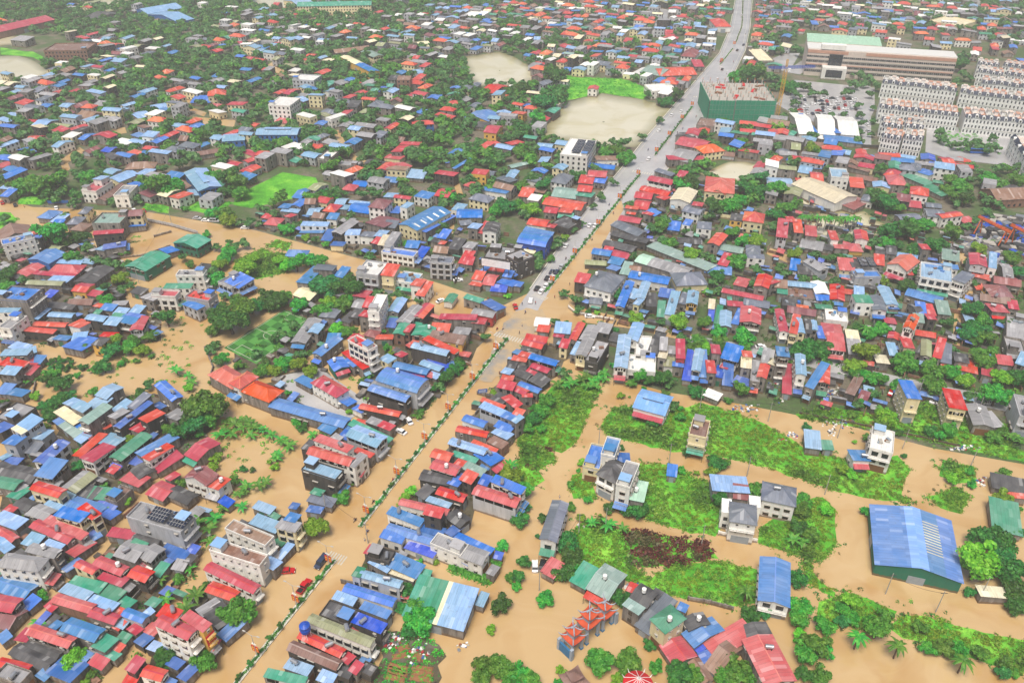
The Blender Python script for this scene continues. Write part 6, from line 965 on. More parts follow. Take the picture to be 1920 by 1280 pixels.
# ------------------------------------------------------------------ vehicles
def car_parts(kind, paint):
    L, W = {'car': (4.4, 1.78), 'pickup': (5.3, 1.9), 'van': (5.0, 1.95), 'bus': (11.5, 2.5)}[kind]; a = L / 2
    prof = {'car': [(-a, .35), (-a, .85), (-a + .25, .95), (-a + .75, 1.0), (a - 1.25, .98), (a - .2, .8), (a, .65), (a, .35)], 'pickup': [(-a, .45), (-a, 1.1), (-a + 1.7, 1.1), (a - 1.35, 1.12), (a - .15, 1.0), (a, .8), (a, .45)], 'van': [(-a, .4), (-a, 1.2), (a - .9, 1.2), (a - .1, .95), (a, .7), (a, .4)], 'bus': [(-a, .45), (-a, 1.5), (a, 1.5), (a, .45)]}[kind]
    cab = {'car': [(-a + .55, .96), (-a + 1.15, 1.46), (.55, 1.48), (a - 1.3, .95)], 'pickup': [(-a + 1.75, 1.06), (-a + 1.95, 1.78), (.75, 1.8), (a - 1.4, 1.06)], 'van': [(-a + .03, 1.16), (-a + .12, 1.95), (a - 1.5, 1.98), (a - .85, 1.16)], 'bus': [(-a + .02, 1.46), (-a + .1, 2.9), (a - .25, 2.9), (a - .02, 1.46)]}[kind]
    def ext(pr, w0, w1, m, zmid=None):
        mb = MB(); n = len(pr); zt = max(z for _, z in pr); zb = min(z for _, z in pr); wf = lambda z: w0 + (w1 - w0) * (z - zb) / (zt - zb)
        v = [(x, -wf(z) / 2, z) for x, z in pr] + [(x, wf(z) / 2, z) for x, z in pr]; mb.poly(v, [tuple(range(n))[::-1], tuple(range(n, 2 * n))] + [(k, (k + 1) % n, n + (k + 1) % n, n + k) for k in range(n)], m); return mb
    P = [('body', ext(prof, W, W * .96, paint).mesh('body'))]; P.append(('cabin_glass', ext(cab, W * .94, W * .78, M['glass']).mesh('cabin_glass')))
    zt = max(z for _, z in cab); xs = [x for x, z in cab if z > zt - .06]; mb = MB(); mb.box(min(xs) - .05, -W * .4, zt - .02, max(xs) + .05, W * .4, zt + .05, paint)
    for s in (-1, 1):
        for x in (min(xs) + .1, (min(xs) + max(xs)) / 2, max(xs) - .05): mb.box(x - .05, s * W * .47 - .03, cab[0][1], x + .05, s * W * .41 + .02, zt, paint)
    P.append(('roof', mb.mesh('roof')))
    if kind == 'pickup': mb = MB(); mb.box(-a + .12, -W * .42, 1.103, -a + 1.6, W * .42, 1.115, M['rubber']); P.append(('load_bed', mb.mesh('load_bed')))
    for s in (-1, 1):
        mb = MB(); mb.box(a - .1, s * W * .36 - .2, .62, a + .03, s * W * .36 + .2, .8, M['lamp_glass']); P.append(('headlight', mb.mesh('headlight')))
        mb = MB(); mb.box(-a - .03, s * W * .38 - .16, .68, -a + .08, s * W * .38 + .16, .84, M['tail_red']); P.append(('tail_light', mb.mesh('tail_light')))
        for x in (-a + L * .19, a - L * .19):
            mb = MB(); mb.tube((x, s * (W / 2 - .2), .33), (x, s * (W / 2 + .01), .33), .33, .33, M['rubber'], 12); mb.tube((x, s * (W / 2 + .012), .33), (x, s * (W / 2 + .03), .33), .18, .18, M['steel'], 10); P.append(('wheel', mb.mesh('wheel')))
    return P
VP = {}
def vehicle(kind, col, px, py, rot=0.0, z=.17, cat=None, look=None, group=None):
    if (kind, col) not in VP: VP[kind, col] = car_parts(kind, CARP[col])
    p = at(px, py); nm = {'car': 'car', 'pickup': 'pickup_truck', 'van': 'van', 'bus': 'bus'}[kind]; o = thing(nm, (p.x, p.y, z), ROAD_ANG + rot)
    for n_, m in VP[kind, col]: link(n_, m, o)
    o['category'] = cat or nm.replace('_', ' '); 
    if group: o['group'] = group
    LB.add(o, look or f'{col} {nm.replace("_", " ")} on the wet road', p); return o
W_ = 'standing in floodwater'
vehicle('van', 'navy', 603, 1056, math.pi, -.1, look='navy blue van with pale roof ' + W_); vehicle('pickup', 'red', 571, 1101, 0, -.1, look='red pickup truck ' + W_); vehicle('car', 'red', 539, 1072, -1.05, -.1, look='red car nosing into the flooded road')
for c, x, y, r in (('white', 767, 791, .9), ('white', 752, 811, 1.4), ('white', 933, 652, 0), ('white', 1003, 1063, .4), ('black', 1017, 1061, .2)): vehicle('car', c, x, y, r, -.1, look=f'{c} car ' + W_, group='cars in the floodwater')
for c, x, y, r in (('white', 995, 566, .3), ('white', 1015, 549, 0), ('white', 1024, 538, 0), ('black', 1007, 543, 0), ('black', 1026, 524, 0), ('white', 1035, 523, 0), ('navy', 1035, 512, 0), ('navy', 1044, 512, 0), ('silver', 1053, 502, 0), ('white', 1061, 463, .1), ('white', 1106, 425, 0), ('white', 1116, 425, 0), ('red', 966, 577, .6), ('white', 1277, 211, 0), ('white', 1259, 218, 0), ('white', 1235, 247, 0), ('white', 1216, 300, 0), ('black', 1311, 193, 0), ('black', 1354, 132, 0), ('red', 1352, 117, 0), ('navy', 1394, 86, 0), ('black', 1382, 96, 0), ('black', 1331, 172, 0), ('white', 1345, 150, 0), ('white', 1390, 30, 0)):
    vehicle('car', c, x, y, r, group='cars on the main road')
for c, x, y, r in (('red', 5, 382, 1.0), ('black', 29, 386, 1.0), ('white', 140, 388, 1), ('white', 106, 392, .9), ('white', 252, 396, 1), ('red', 270, 397, 1.0), ('silver', 370, 411, -1.25), ('white', 386, 415, -1.25), ('white', 425, 421, -1.2), ('white', 460, 429, -1.2), ('white', 859, 527, -.9), ('white', 826, 566, -.4), ('white', 1106, 595, -1.2)): vehicle('car', c, x, y, r, .0, look=f'{c} car on the flooded side road', group='cars on the side roads')
vehicle('van', 'silver', 403, 416, -1.25, 0, look='silver van parked on the flooded side road')
for c, x, y, r in (('white', 1749, 753, -.3), ('white', 1762, 756, -.4), ('black', 1734, 748, -.9), ('red', 1670, 739, -.2), ('white', 1852, 757, -1.1), ('white', 1425, 652, -1), ('white', 1626, 236, .5), ('silver', 1627, 248, .5), ('silver', 1888, 315, .3)): vehicle('car', c, x, y, r, .15, look=f'{c} car parked on the dark side street', group='cars parked on the streets')
vehicle('bus', 'blue', 1835, 288, -1.25, .15, look='bright blue bus parked on the paved square')
r = random.Random(8)
for row in range(6):
    for k in range(11):
        x, y = 1497 + k * 10.5 + r.uniform(-2, 2) + row * 1.0, 183 + row * 6.2 + k * .5
        if r.random() < .8 and x < 1606: vehicle('car', r.choice(('white', 'white', 'silver', 'black', 'navy', 'red')), x, y, r.choice((.3, .35, 1.9)), .12, look='small car in the crowded car park', group='cars in the car park')

# ------------------------------------------------------------------ people and motorbikes
def skin_person(name, J, E, shirt, legs):
    me = bpy.data.meshes.new(name); me.from_pydata([j[0] for j in J], E, []); o = link(name, me); o.modifiers.new('skin', 'SKIN'); s = o.modifiers.new('sub', 'SUBSURF'); s.levels = s.render_levels = 1
    lay = me.skin_vertices[0].data if me.skin_vertices else None
    if lay is None:
        import bmesh
        b = bmesh.new(); b.from_mesh(me); b.verts.layers.skin.verify(); b.to_mesh(me); b.free(); lay = me.skin_vertices[0].data
    for i, j in enumerate(J): lay[i].radius = (j[1], j[1]); lay[i].use_root = (i == 0)
    dg = bpy.context.evaluated_depsgraph_get(); dg.update(); m2 = bpy.data.meshes.new_from_object(o.evaluated_get(dg)); bpy.data.objects.remove(o)
    m2.materials.clear()
    for m in (M[shirt], M[legs], M['skin'], M['hair']): m2.materials.append(m)
    hz = max(v.co.z for v in m2.vertices); hip = J[0][0][2]
    for p in m2.polygons:
        z = p.center.z; y = abs(p.center.y); p.material_index = 3 if z > hz - .13 else 2 if z > hz - .3 else 0 if z > hip - .02 or (y > .24 and z > hip - .1) else 1
        p.use_smooth = True
    m2.name = name; return m2
STAND = ([((0, 0, .95), .13), ((0, 0, 1.2), .13), ((0, 0, 1.42), .15), ((0, 0, 1.52), .06), ((.02, 0, 1.66), .1), ((.02, 0, 1.76), .07), ((0, .2, 1.42), .06), ((.04, .25, 1.15), .045), ((.16, .24, .92), .035), ((0, -.2, 1.42), .06), ((.02, -.25, 1.15), .045), ((.12, -.24, .92), .035), ((0, .1, .88), .09), ((.14, .1, .48), .065), ((.06, .1, .05), .05), ((0, -.1, .88), .09), ((-.04, -.1, .48), .065), ((-.18, -.1, .05), .05)],
         [(0, 1), (1, 2), (2, 3), (3, 4), (4, 5), (2, 6), (6, 7), (7, 8), (2, 9), (9, 10), (10, 11), (0, 12), (12, 13), (13, 14), (0, 15), (15, 16), (16, 17)])
RIDE = ([((-.15, 0, .85), .14), ((-.1, 0, 1.08), .13), ((-.03, 0, 1.3), .15), ((0, 0, 1.4), .06), ((.04, 0, 1.53), .11), ((.04, 0, 1.64), .08), ((-.02, .2, 1.28), .06), ((.2, .26, 1.1), .045), ((.45, .26, 1.05), .035), ((-.02, -.2, 1.28), .06), ((.2, -.26, 1.1), .045), ((.45, -.26, 1.05), .035), ((-.05, .12, .8), .09), ((.28, .18, .76), .07), ((.2, .18, .32), .05), ((-.05, -.12, .8), .09), ((.28, -.18, .76), .07), ((.2, -.18, .32), .05)], STAND[1])
SM = [skin_person('person', *STAND, s, l) for s, l in (('cloth_red', 'cloth_dark'), ('cloth_white', 'cloth_blue'), ('cloth_dark', 'cloth_dark'))]; RM = [skin_person('person', *RIDE, s, l) for s, l in (('cloth_dark', 'cloth_dark'), ('cloth_blue', 'cloth_dark'), ('cloth_red', 'cloth_blue'), ('cloth_white', 'cloth_dark'))]
def bike_parts():
    P = []; mb = MB(); mb.tube((-.55, 0, .62), (.1, 0, .6), .13, .12, CARP['red'], 8); mb.tube((.1, 0, .55), (.5, 0, .8), .09, .08, CARP['red'], 8); mb.box(-.7, -.1, .68, .05, .1, .76, M['rubber']); P.append(('body', mb.mesh('body')))
    for x in (-.6, .62): mb = MB(); mb.tube((x, -.05, .3), (x, .05, .3), .3, .3, M['rubber'], 14); mb.tube((x, -.06, .3), (x, .06, .3), .18, .18, M['steel'], 10); P.append(('wheel', mb.mesh('wheel')))
    mb = MB(); mb.tube((.5, 0, .8), (.46, 0, 1.05), .04, .04, M['steel'], 6); mb.tube((.44, -.34, 1.05), (.44, .34, 1.05), .03, .03, M['rubber'], 6); P.append(('handlebar', mb.mesh('handlebar')))
    mb = MB(); mb.tube((.5, 0, .9), (.6, 0, .9), .09, .1, M['lamp_glass'], 8); P.append(('headlight', mb.mesh('headlight'))); return P
BP = bike_parts()
def rider(px, py, k, z=0, rot=0):
    p = at(px, py); o = thing('motorbike', (p.x, p.y, z), ROAD_ANG + rot); [link(n_, m, o) for n_, m in BP]; o['category'] = 'motorbike'; o['group'] = 'motorbikes on the roads'; LB.add(o, 'red motorbike with a rider on it', p)
    o = link('person', RM[k % 4], None, (p.x, p.y, z), ROAD_ANG + rot); o['category'] = 'person'; o['group'] = 'people riding motorbikes'; LB.add(o, f'person in {("dark", "blue", "red", "white")[k % 4]} top riding a motorbike', p)
for i, (x, y) in enumerate(((666, 976), (689, 998), (737, 901), (745, 891), (700, 942), (1142, 386), (1150, 402), (1110, 451), (1061, 487), (985, 588), (932, 618), (943, 618), (1270, 251), (1280, 243), (1305, 221), (1312, 208), (1322, 190), (1215, 283), (1375, 118), (1362, 140), (1340, 168), (1398, 66), (1250, 300), (1165, 372))): rider(x, y, i, .17 if y < 600 else -.15, math.pi if i % 3 == 0 else 0)
for i, (x, y) in enumerate(((690, 1016), (684, 1014), (979, 573), (1004, 571), (979, 613), (974, 627), (915, 562), (819, 553), (1124, 421), (1040, 560), (1048, 548), (1068, 536), (1056, 556), (1049, 933), (84, 388), (46, 389))):
    p = at(x, y); o = link('person', SM[i % 3], None, (p.x, p.y, .17 if 960 < x < 1080 and y < 640 else -.25), r.uniform(0, 6)); o['category'] = 'person'; o['group'] = 'people wading through the flood'; LB.add(o, f'person in {("red", "white", "dark")[i % 3]} top wading on foot', p)
# ------------------------------------------------------------------ utility poles
def pole(px, py, h=8.5, rot=0):
    p = at(px, py); o = thing('utility_pole', (p.x, p.y, 0), rot); mb = MB(); mb.tube((0, 0, 0), (0, 0, h), .16, .1, M['concrete'], 7); mb.obj('post', o); mb = MB(); mb.box(-.9, -.06, h - .8, .9, .06, h - .66, M['dark_metal']); mb.obj('crossarm', o)
    o['category'] = 'utility pole'; o['group'] = 'utility poles around the town'; LB.add(o, 'thin grey utility pole with a crossarm', p); return p + Vector((0, 0, h - .7))
def wire(a, b):
    mb = MB(); n = 8; L = []
    for k in range(n + 1): q = k / n; c = a.lerp(b, q); c.z -= 1.2 * 4 * q * (1 - q); L.append(c)
    for c, d in zip(L, L[1:]): mb.tube(c, d, .035, .035, M['wire'], 4, False)
    o = mb.obj('power_line'); o['category'] = 'power line'; o['group'] = 'power lines between the poles'; LB.add(o, 'thin sagging black power line', a.lerp(b, .5))
for chain in (((1122, 838), (1254, 868), (1400, 893), (1546, 927)), ((1312, 766), (1440, 790), (1570, 821), (1692, 841), (1820, 873)), ((1660, 1113), (1754, 1147), (1837, 1121)), ((1011, 1107), (1085, 1000)), ((261, 532), (322, 420)), ((612, 960), (690, 1018)), ((1135, 990), (1315, 1022)), ((1600, 735), (1720, 745), (1830, 780))):
    ps = [pole(x, y) for x, y in chain]; [wire(a, b) for a, b in zip(ps, ps[1:])]

# ------------------------------------------------------------------ temple gate: three tiled pavilions in a line over the water
def flared(mb, cx, cy, z, lx, ly, rise, m, lift=.7, n=8):
    """hipped roof with swept-up corners, as one thick sheet"""
    P = []
    for j in range(n + 1):
        for i in range(n + 1):
            u, v = -1 + 2 * i / n, -1 + 2 * j / n; d = max(abs(u), abs(v)); e = (abs(u) * abs(v)) ** 2.2; P.append((cx + u * lx / 2 * (1 + .06 * e), cy + v * ly / 2 * (1 + .06 * e), z + rise * (1 - d) ** 1.35 + lift * e))
    f = [(j * (n + 1) + i, j * (n + 1) + i + 1, (j + 1) * (n + 1) + i + 1, (j + 1) * (n + 1) + i) for j in range(n) for i in range(n)]; k = len(P); Q = [(p[0], p[1], p[2] - .22) for p in P]; ring = list(range(n)) + [(j + 1) * (n + 1) - 1 for j in range(n)] + [n * (n + 1) + i for i in range(n, 0, -1)] + [j * (n + 1) for j in range(n, 0, -1)]
    mb.poly(P + Q, f + [tuple(k + a for a in q[::-1]) for q in f] + [(ring[a], k + ring[a], k + ring[(a + 1) % len(ring)], ring[(a + 1) % len(ring)]) for a in range(len(ring))], m)
def ridges(mb, cx, cy, z, lx, ly, rise, m, lift=.7):
    for sx in (-1, 1):
        for sy in (-1, 1):
            prev = None
            for k in range(9): d = k / 8; e = (d * d) ** 2.2; c = Vector((cx + sx * d * lx / 2 * (1 + .06 * e), cy + sy * d * ly / 2 * (1 + .06 * e), z + rise * (1 - d) ** 1.35 + lift * e + .12)); prev and mb.tube(prev, c, .16, .16, m, 5); prev = c
            mb.tube(prev, prev + Vector((sx * .4, sy * .4, .7)), .16, .04, m, 5)
g0, g1 = at(1059, 1226), at(1143, 1157); gd = g1 - g0; gl = gd.length; root = thing('temple_gate', (g0 + g1) / 2, math.atan2(gd.y, gd.x)); root['category'] = 'gate'; root['label'] = 'ornate temple gate with three orange tiled roofs standing in floodwater'
S = gl / 18.0
for k, (cx, w, hh) in enumerate(((-6.1 * S, 4.3 * S, 4.7), (0, 5.2 * S, 6.2), (6.1 * S, 4.3 * S, 4.7))):
    for sx in (-1, 1):
        for sy in (-1.5, 1.5): mb = MB(); mb.box(cx + sx * w * .42 - .32, sy - .32, 0, cx + sx * w * .42 + .32, sy + .32, hh, M['temple_grey']); mb.box(cx + sx * w * .42 - .45, sy - .45, 0, cx + sx * w * .42 + .45, sy + .45, .5, M['temple_blue']); mb.obj('column', root)
    mb = MB(); mb.box(cx - w * .5, -1.9, hh - .9, cx + w * .5, 1.9, hh, M['temple_grey']); mb.box(cx - w * .36, -1.93, hh - .75, cx + w * .36, -1.903, hh - .2, M['temple_blue']); mb.obj('lintel', root)
    mb = MB(); flared(mb, cx, 0, hh + .2, w * 1.1, 4.4, 1.2, M['terracotta']); rf_ = mb.obj('lower_roof', root); mb = MB(); ridges(mb, cx, 0, hh + .2, w * 1.1, 4.4, 1.2, M['temple_grey']); mb.obj('ridge', rf_)
    mb = MB(); mb.box(cx - w * .28, -1.2, hh + .9, cx + w * .28, 1.2, hh + 2.7, M['temple_grey']); mb.obj('upper_storey', root)
    mb = MB(); flared(mb, cx, 0, hh + 2.7, w * .72, 3.4, 1.5, M['terracotta']); rf_ = mb.obj('upper_roof', root); mb = MB(); ridges(mb, cx, 0, hh + 2.7, w * .72, 3.4, 1.5, M['temple_grey']); mb.tube((cx - w * .22, 0, hh + 4.2), (cx + w * .22, 0, hh + 4.2), .2, .2, M['temple_grey'], 6); mb.obj('ridge', rf_)
for s in (-1, 1): mb = MB(); mb.box(s * 8.9 * S - .25, -1.9, 0, s * 8.9 * S + .25, 1.9, 3.2, M['temple_blue']); mb.box(s * 8.9 * S - .45, -2.6, 0, s * 8.9 * S + .45, -1.9, 4.2, M['temple_grey']); mb.box(s * 8.9 * S - .45, 1.9, 0, s * 8.9 * S + .45, 2.6, 4.2, M['temple_grey']); mb.obj('side_wall', root)
# small dark pagoda and the round red and white pavilion at the bottom edge
p = at(1077, 1272, 3); root = thing('pagoda', (p.x, p.y, 0), .5); root['category'] = 'pagoda'; root['label'] = 'small dark two tiered pagoda at the bottom edge of the water'
mb = MB(); mb.box(-1.7, -1.7, 0, 1.7, 1.7, 2.6, WALL['d']); mb.obj('walls', root); mb = MB(); flared(mb, 0, 0, 2.6, 5.4, 5.4, 1.3, ROOF['n'], .5); mb.obj('lower_roof', root); mb = MB(); mb.box(-.9, -.9, 3.2, .9, .9, 4.6, WALL['d']); mb.obj('upper_storey', root); mb = MB(); flared(mb, 0, 0, 4.6, 3.2, 3.2, 1.3, ROOF['n'], .5); mb.obj('upper_roof', root)
p = at(1197, 1278, 4); root = thing('pavilion', (p.x, p.y, 0)); root['category'] = 'pavilion'; root['label'] = 'round pavilion with red conical roof and white ribs at bottom edge'
mb = MB()
for k in range(24):
    a, b = 2 * math.pi * k / 24, 2 * math.pi * (k + 1) / 24; R, c = 3.7, M['banner_red']; mb.face([(R * math.cos(a), R * math.sin(a), 3.2), (R * math.cos(b), R * math.sin(b), 3.2), (.25 * math.cos(b), .25 * math.sin(b), 5.6), (.25 * math.cos(a), .25 * math.sin(a), 5.6)], c); mb.face([(R * math.cos(b), R * math.sin(b), 3.1), (R * math.cos(a), R * math.sin(a), 3.1), (0, 0, 4.6)], M['concrete']); mb.face([(R * math.cos(a), R * math.sin(a), 3.1), (R * math.cos(b), R * math.sin(b), 3.1), (R * math.cos(b), R * math.sin(b), 3.2), (R * math.cos(a), R * math.sin(a), 3.2)], c)
for k in range(12): a = 2 * math.pi * k / 12; mb.tube((3.6 * math.cos(a), 3.6 * math.sin(a), 3.25), (.2 * math.cos(a), .2 * math.sin(a), 5.75), .08, .07, M['white_paint'], 6); mb.tube((3.6 * math.cos(a), 3.6 * math.sin(a), 3.2), (4.3 * math.cos(a), 4.3 * math.sin(a), 4.0), .14, .03, M['white_paint'], 6)
mb.obj('roof', root)
for k in range(8): a = 2 * math.pi * k / 8; mb = MB(); mb.tube((3.2 * math.cos(a), 3.2 * math.sin(a), 0), (3.2 * math.cos(a), 3.2 * math.sin(a), 3.4), .15, .15, M['banner_red'], 8); mb.obj('post', root)

# ------------------------------------------------------------------ the building site under green netting, and its crane
a, b, c = at(1331, 189, 15), at(1455, 191, 15), at(1460, 157, 15); e = (b - a).normalized(); n = Vector((-e.y, e.x, 0)); L, Wd = (b - a).length, (c - b).dot(n); o_ = (a + b) / 2 + n * Wd / 2
root = thing('unfinished_building', (o_.x, o_.y, 0), math.atan2(e.y, e.x)); root['category'] = 'building'; root['label'] = 'unfinished concrete building wrapped in green netting beside the main road'
mb = MB(); mb.box(-L / 2, -Wd / 2, 14.6, L / 2, Wd / 2, 15, M['concrete']); mb.obj('floor_slab', root); mb = MB(); mb.box(-L / 2 + .5, -Wd / 2 + .5, 0, L / 2 - .5, Wd / 2 - .5, 14.59, M['concrete']); mb.obj('frame', root)
for x0, x1, y in ((-L / 2, -L * .12, -Wd / 2 - 1.2), (-L * .12 + .8, L / 2, -Wd / 2 - .3)):
    mb = MB(); mb.box(x0, y - .15, 0, x1, y, 15.6, M['net_green'])
    for k in range(1, 5): mb.box(x0, y - .22, k * 3.1, x1, y - .153, k * 3.1 + .12, M['steel'])
    for k in range(9): xx = x0 + (x1 - x0) * k / 8; mb.tube((xx, y - .3, 0), (xx, y - .3, 16.6), .06, .06, M['steel'], 5)
    mb.obj('net_screen', root)
for s in (-1, 1): mb = MB(); mb.box(s * (L / 2 + .3) - .1, -Wd / 2, 0, s * (L / 2 + .3) + .1, Wd / 2, 15.6, M['net_green']); mb.obj('net_screen', root)
cm = MB(); cm.box(-.3, -.3, 0, .3, .3, 2.6, M['concrete']); [cm.tube((sx, sy, 2.6), (sx, sy, 3.8), .04, .04, M['orange_paint'], 4) for sx in (-.2, .2) for sy in (-.2, .2)]; cm = cm.mesh('column')
for i in range(9):
    for j in range(6): link('column', cm, root, (-L / 2 + 1 + (L - 2) * i / 8, -Wd / 2 + 1 + (Wd - 2) * j / 5, 15.003))
for i in range(14): mb = MB(); w_ = r.uniform(1, 4); mb.box(-w_, -r.uniform(.5, 1.5), 0, w_, 1, r.uniform(.3, 1), r.choice((M['wood'], M['brick'], M['banner_red'], M['concrete']))); mb.obj('material_stack', root, (r.uniform(-.42, .42) * L, r.uniform(-.38, .38) * Wd, 15.003), r.uniform(0, 3))
p = at(1456, 224); root = thing('tower_crane', (p.x, p.y, 0), .1); root['category'] = 'crane'; root['label'] = 'yellow tower crane with blue jib beside the green netted building'
def lattice(mb, p, q, w, m, n):
    p, q = Vector(p), Vector(q); d = (q - p).normalized(); u = d.orthogonal().normalized(); v = d.cross(u); C = [(u * sx + v * sy) * w / 2 for sx, sy in ((-1, -1), (1, -1), (1, 1), (-1, 1))]
    for c in C: mb.tube(p + c, q + c, .12, .12, m, 4)
    for k in range(n):
        A, B = p.lerp(q, k / n), p.lerp(q, (k + 1) / n)
        for i in range(4): mb.tube(A + C[i], B + C[(i + 1) % 4], .07, .07, m, 4); mb.tube(A + C[i], A + C[(i + 1) % 4], .07, .07, m, 4)
mb = MB(); lattice(mb, (0, 0, 0), (0, 0, 34), 1.9, M['yellow_paint'], 14); mb.obj('mast', root); mb = MB(); lattice(mb, (-12, 0, 34.8), (20, 0, 34.8), 1.3, M['tank_blue'], 18); mb.obj('jib', root); mb = MB(); lattice(mb, (0, 0, 35), (0, 0, 40), 1.0, M['yellow_paint'], 3); mb.obj('tower_head', root); mb = MB(); mb.box(-13, -.9, 32.5, -10.5, .9, 34.5, M['concrete']); mb.obj('counterweight', root); mb = MB(); mb.box(.9, -1.9, 32.6, 2.6, -.4, 34.4, M['white_paint']); mb.obj('cab', root)

# ------------------------------------------------------------------ the long mall
a, b = at(1516, 92, 20), at(1795, 110, 20); e = (b - a).normalized(); L = (b - a).length; n = Vector((-e.y, e.x, 0)); o_ = (a + b) / 2 + n * 15
root = thing('mall_building', (o_.x, o_.y, 0), math.atan2(e.y, e.x)); root['category'] = 'building'; root['label'] = 'very long pale five storey building with white roof canopy'
mb = MB(); mb.box(-L / 2, -15, 0, L / 2, 4, 20, M['facade']); mb.obj('walls', root); mb = MB(); mb.box(-L / 2 - .5, -13.5, 20.003, L / 2 + .5, 4.5, 20.5, ROOF['w']); mb.obj('roof', root)
mb = MB(); mb.box(-L / 2, -15.25, 17.4, -L * .22, -15.01, 19.6, M['tile_terrace']); mb.box(-L * .1, -15.25, 17.4, L / 2, -15.01, 19.6, M['tile_terrace']); mb.obj('brick_band', root)
wm = MB(); wm.box(-2.5, -.1, -.7, 2.5, .02, .7, M['glass']); [wm.box(x - .12, -.22, -.7, x + .12, -.103, .7, M['frame']) for x in (-2.4, -.8, .8, 2.4)]; wm = wm.mesh('window')
for k in range(24):
    for fl in range(4): link('window', wm, root, (-L / 2 + (k + .5) * L / 24, -15.01, 3.8 + fl * 3.7))
for fl in range(5): mb = MB(); mb.box(-L / 2, -15.45, 5.3 + fl * 3.7 - .2, L / 2, -15.01, 5.3 + fl * 3.7 + .2, M['tile_terrace'] if fl % 2 else M['concrete']); fl < 3 and mb.obj('floor_band', root)
mb = MB(); mb.box(-L * .3 - 5, -16.5, 0, -L * .3 + 5, -15.02, 17, M['glass']); mb.obj('glass_stair', root); mb = MB(); mb.box(-L * .3 - 9, -24, 0, -L * .3 + 9, -15.5, 9, WALL['w']); mb.box(-L * .3 - 6, -24.2, 2, -L * .3 + 6, -24.01, 7.5, M['glass']); mb.obj('entrance_block', root); mb = MB(); mb.box(-L * .3 - 12, -15.3, 20.51, -L * .3 + 6, -9, 24, WALL['w']); mb.obj('plant_room', root)
mb = MB(); mb.box(-L / 2, 4.6, 0, L * .02, 26, 21, M['facade']); mb.obj('rear_wing', root); mb = MB(); mb.sheet([(-L / 2 - .5, 4.55, 21.1), (L * .02, 4.55, 21.1), (L * .02, 27, 22.6), (-L / 2 - .5, 27, 22.6)], ROOF['x'], .15, lambda p: (p[0], p[1])); mb.obj('rear_roof', root)

# ------------------------------------------------------------------ rows of white townhouses
def townhouse_parts(w, d, h=12.0, tone='tile_terrace'):
    P = []; mb = MB(); mb.box(-w / 2, 0, 0, w / 2, d, h - 1.6, M['white_paint'])
    for fl in range(3):
        for x in (-w * .25, w * .25): mb.box(x - .42, -.06, 1.0 + fl * 3.3, x + .42, .0, 2.7 + fl * 3.3, M['solar'])
    mb.box(-w / 2, -.22, 3.5, w / 2, -.01, 3.75, M['frame']); mb.box(-w / 2 - .14, -.3, 0, -w / 2 + .14, -.02, h - 1.6, M['white_paint']); P.append(('walls', mb.mesh('walls')))
    mb = MB(); mb.poly([(-w / 2, -.35, h - 1.597), (w / 2, -.35, h - 1.597), (w / 2, 1.6, h + .6), (-w / 2, 1.6, h + .6), (-w / 2, 1.6, h - 1.597), (w / 2, 1.6, h - 1.597)], [(0, 1, 2, 3), (1, 5, 2), (0, 3, 4), (5, 4, 3, 2)], M['navy']); P.append(('mansard', mb.mesh('mansard')))
    mb = MB(); m = M['white_paint']; arc = [(.95 * math.cos(t), h - .4 + .95 * math.sin(t)) for t in [math.pi * k / 8 for k in range(9)]] ; pr = [(.95, h - 1.58)] + arc + [(-.95, h - 1.58)]; nn = len(pr); v = [(x, -.45, z) for x, z in pr] + [(x, 1.2, z) for x, z in pr]; mb.poly(v, [tuple(range(nn))[::-1], tuple(range(nn, 2 * nn))] + [(k, (k + 1) % nn, nn + (k + 1) % nn, nn + k) for k in range(nn)], m); mb.box(-.5, -.5, h - 1.3, .5, -.452, h - .1, M['glass']); P.append(('arched_dormer', mb.mesh('arched_dormer')))
    mb = MB(); mb.box(-w / 2, 1.62, h - 1.597, w / 2, d, h - 1.2, M[tone]); mb.box(-w / 2, 1.62, h - 1.197, -w / 2 + .25, d, h - .3, M['white_paint']); mb.box(-w / 2 + .25, d - .25, h - 1.197, w / 2, d, h - .3, M['white_paint']); mb.box(-w * .3, d * .5, h - 1.197, w * .2, d * .72, h + 1.2, M['white_paint']); mb.box(-w * .34, d * .48, h + 1.203, w * .24, d * .74, h + 1.35, M[tone]); P.append(('roof_terrace', mb.mesh('roof_terrace'))); return P
TH = {}
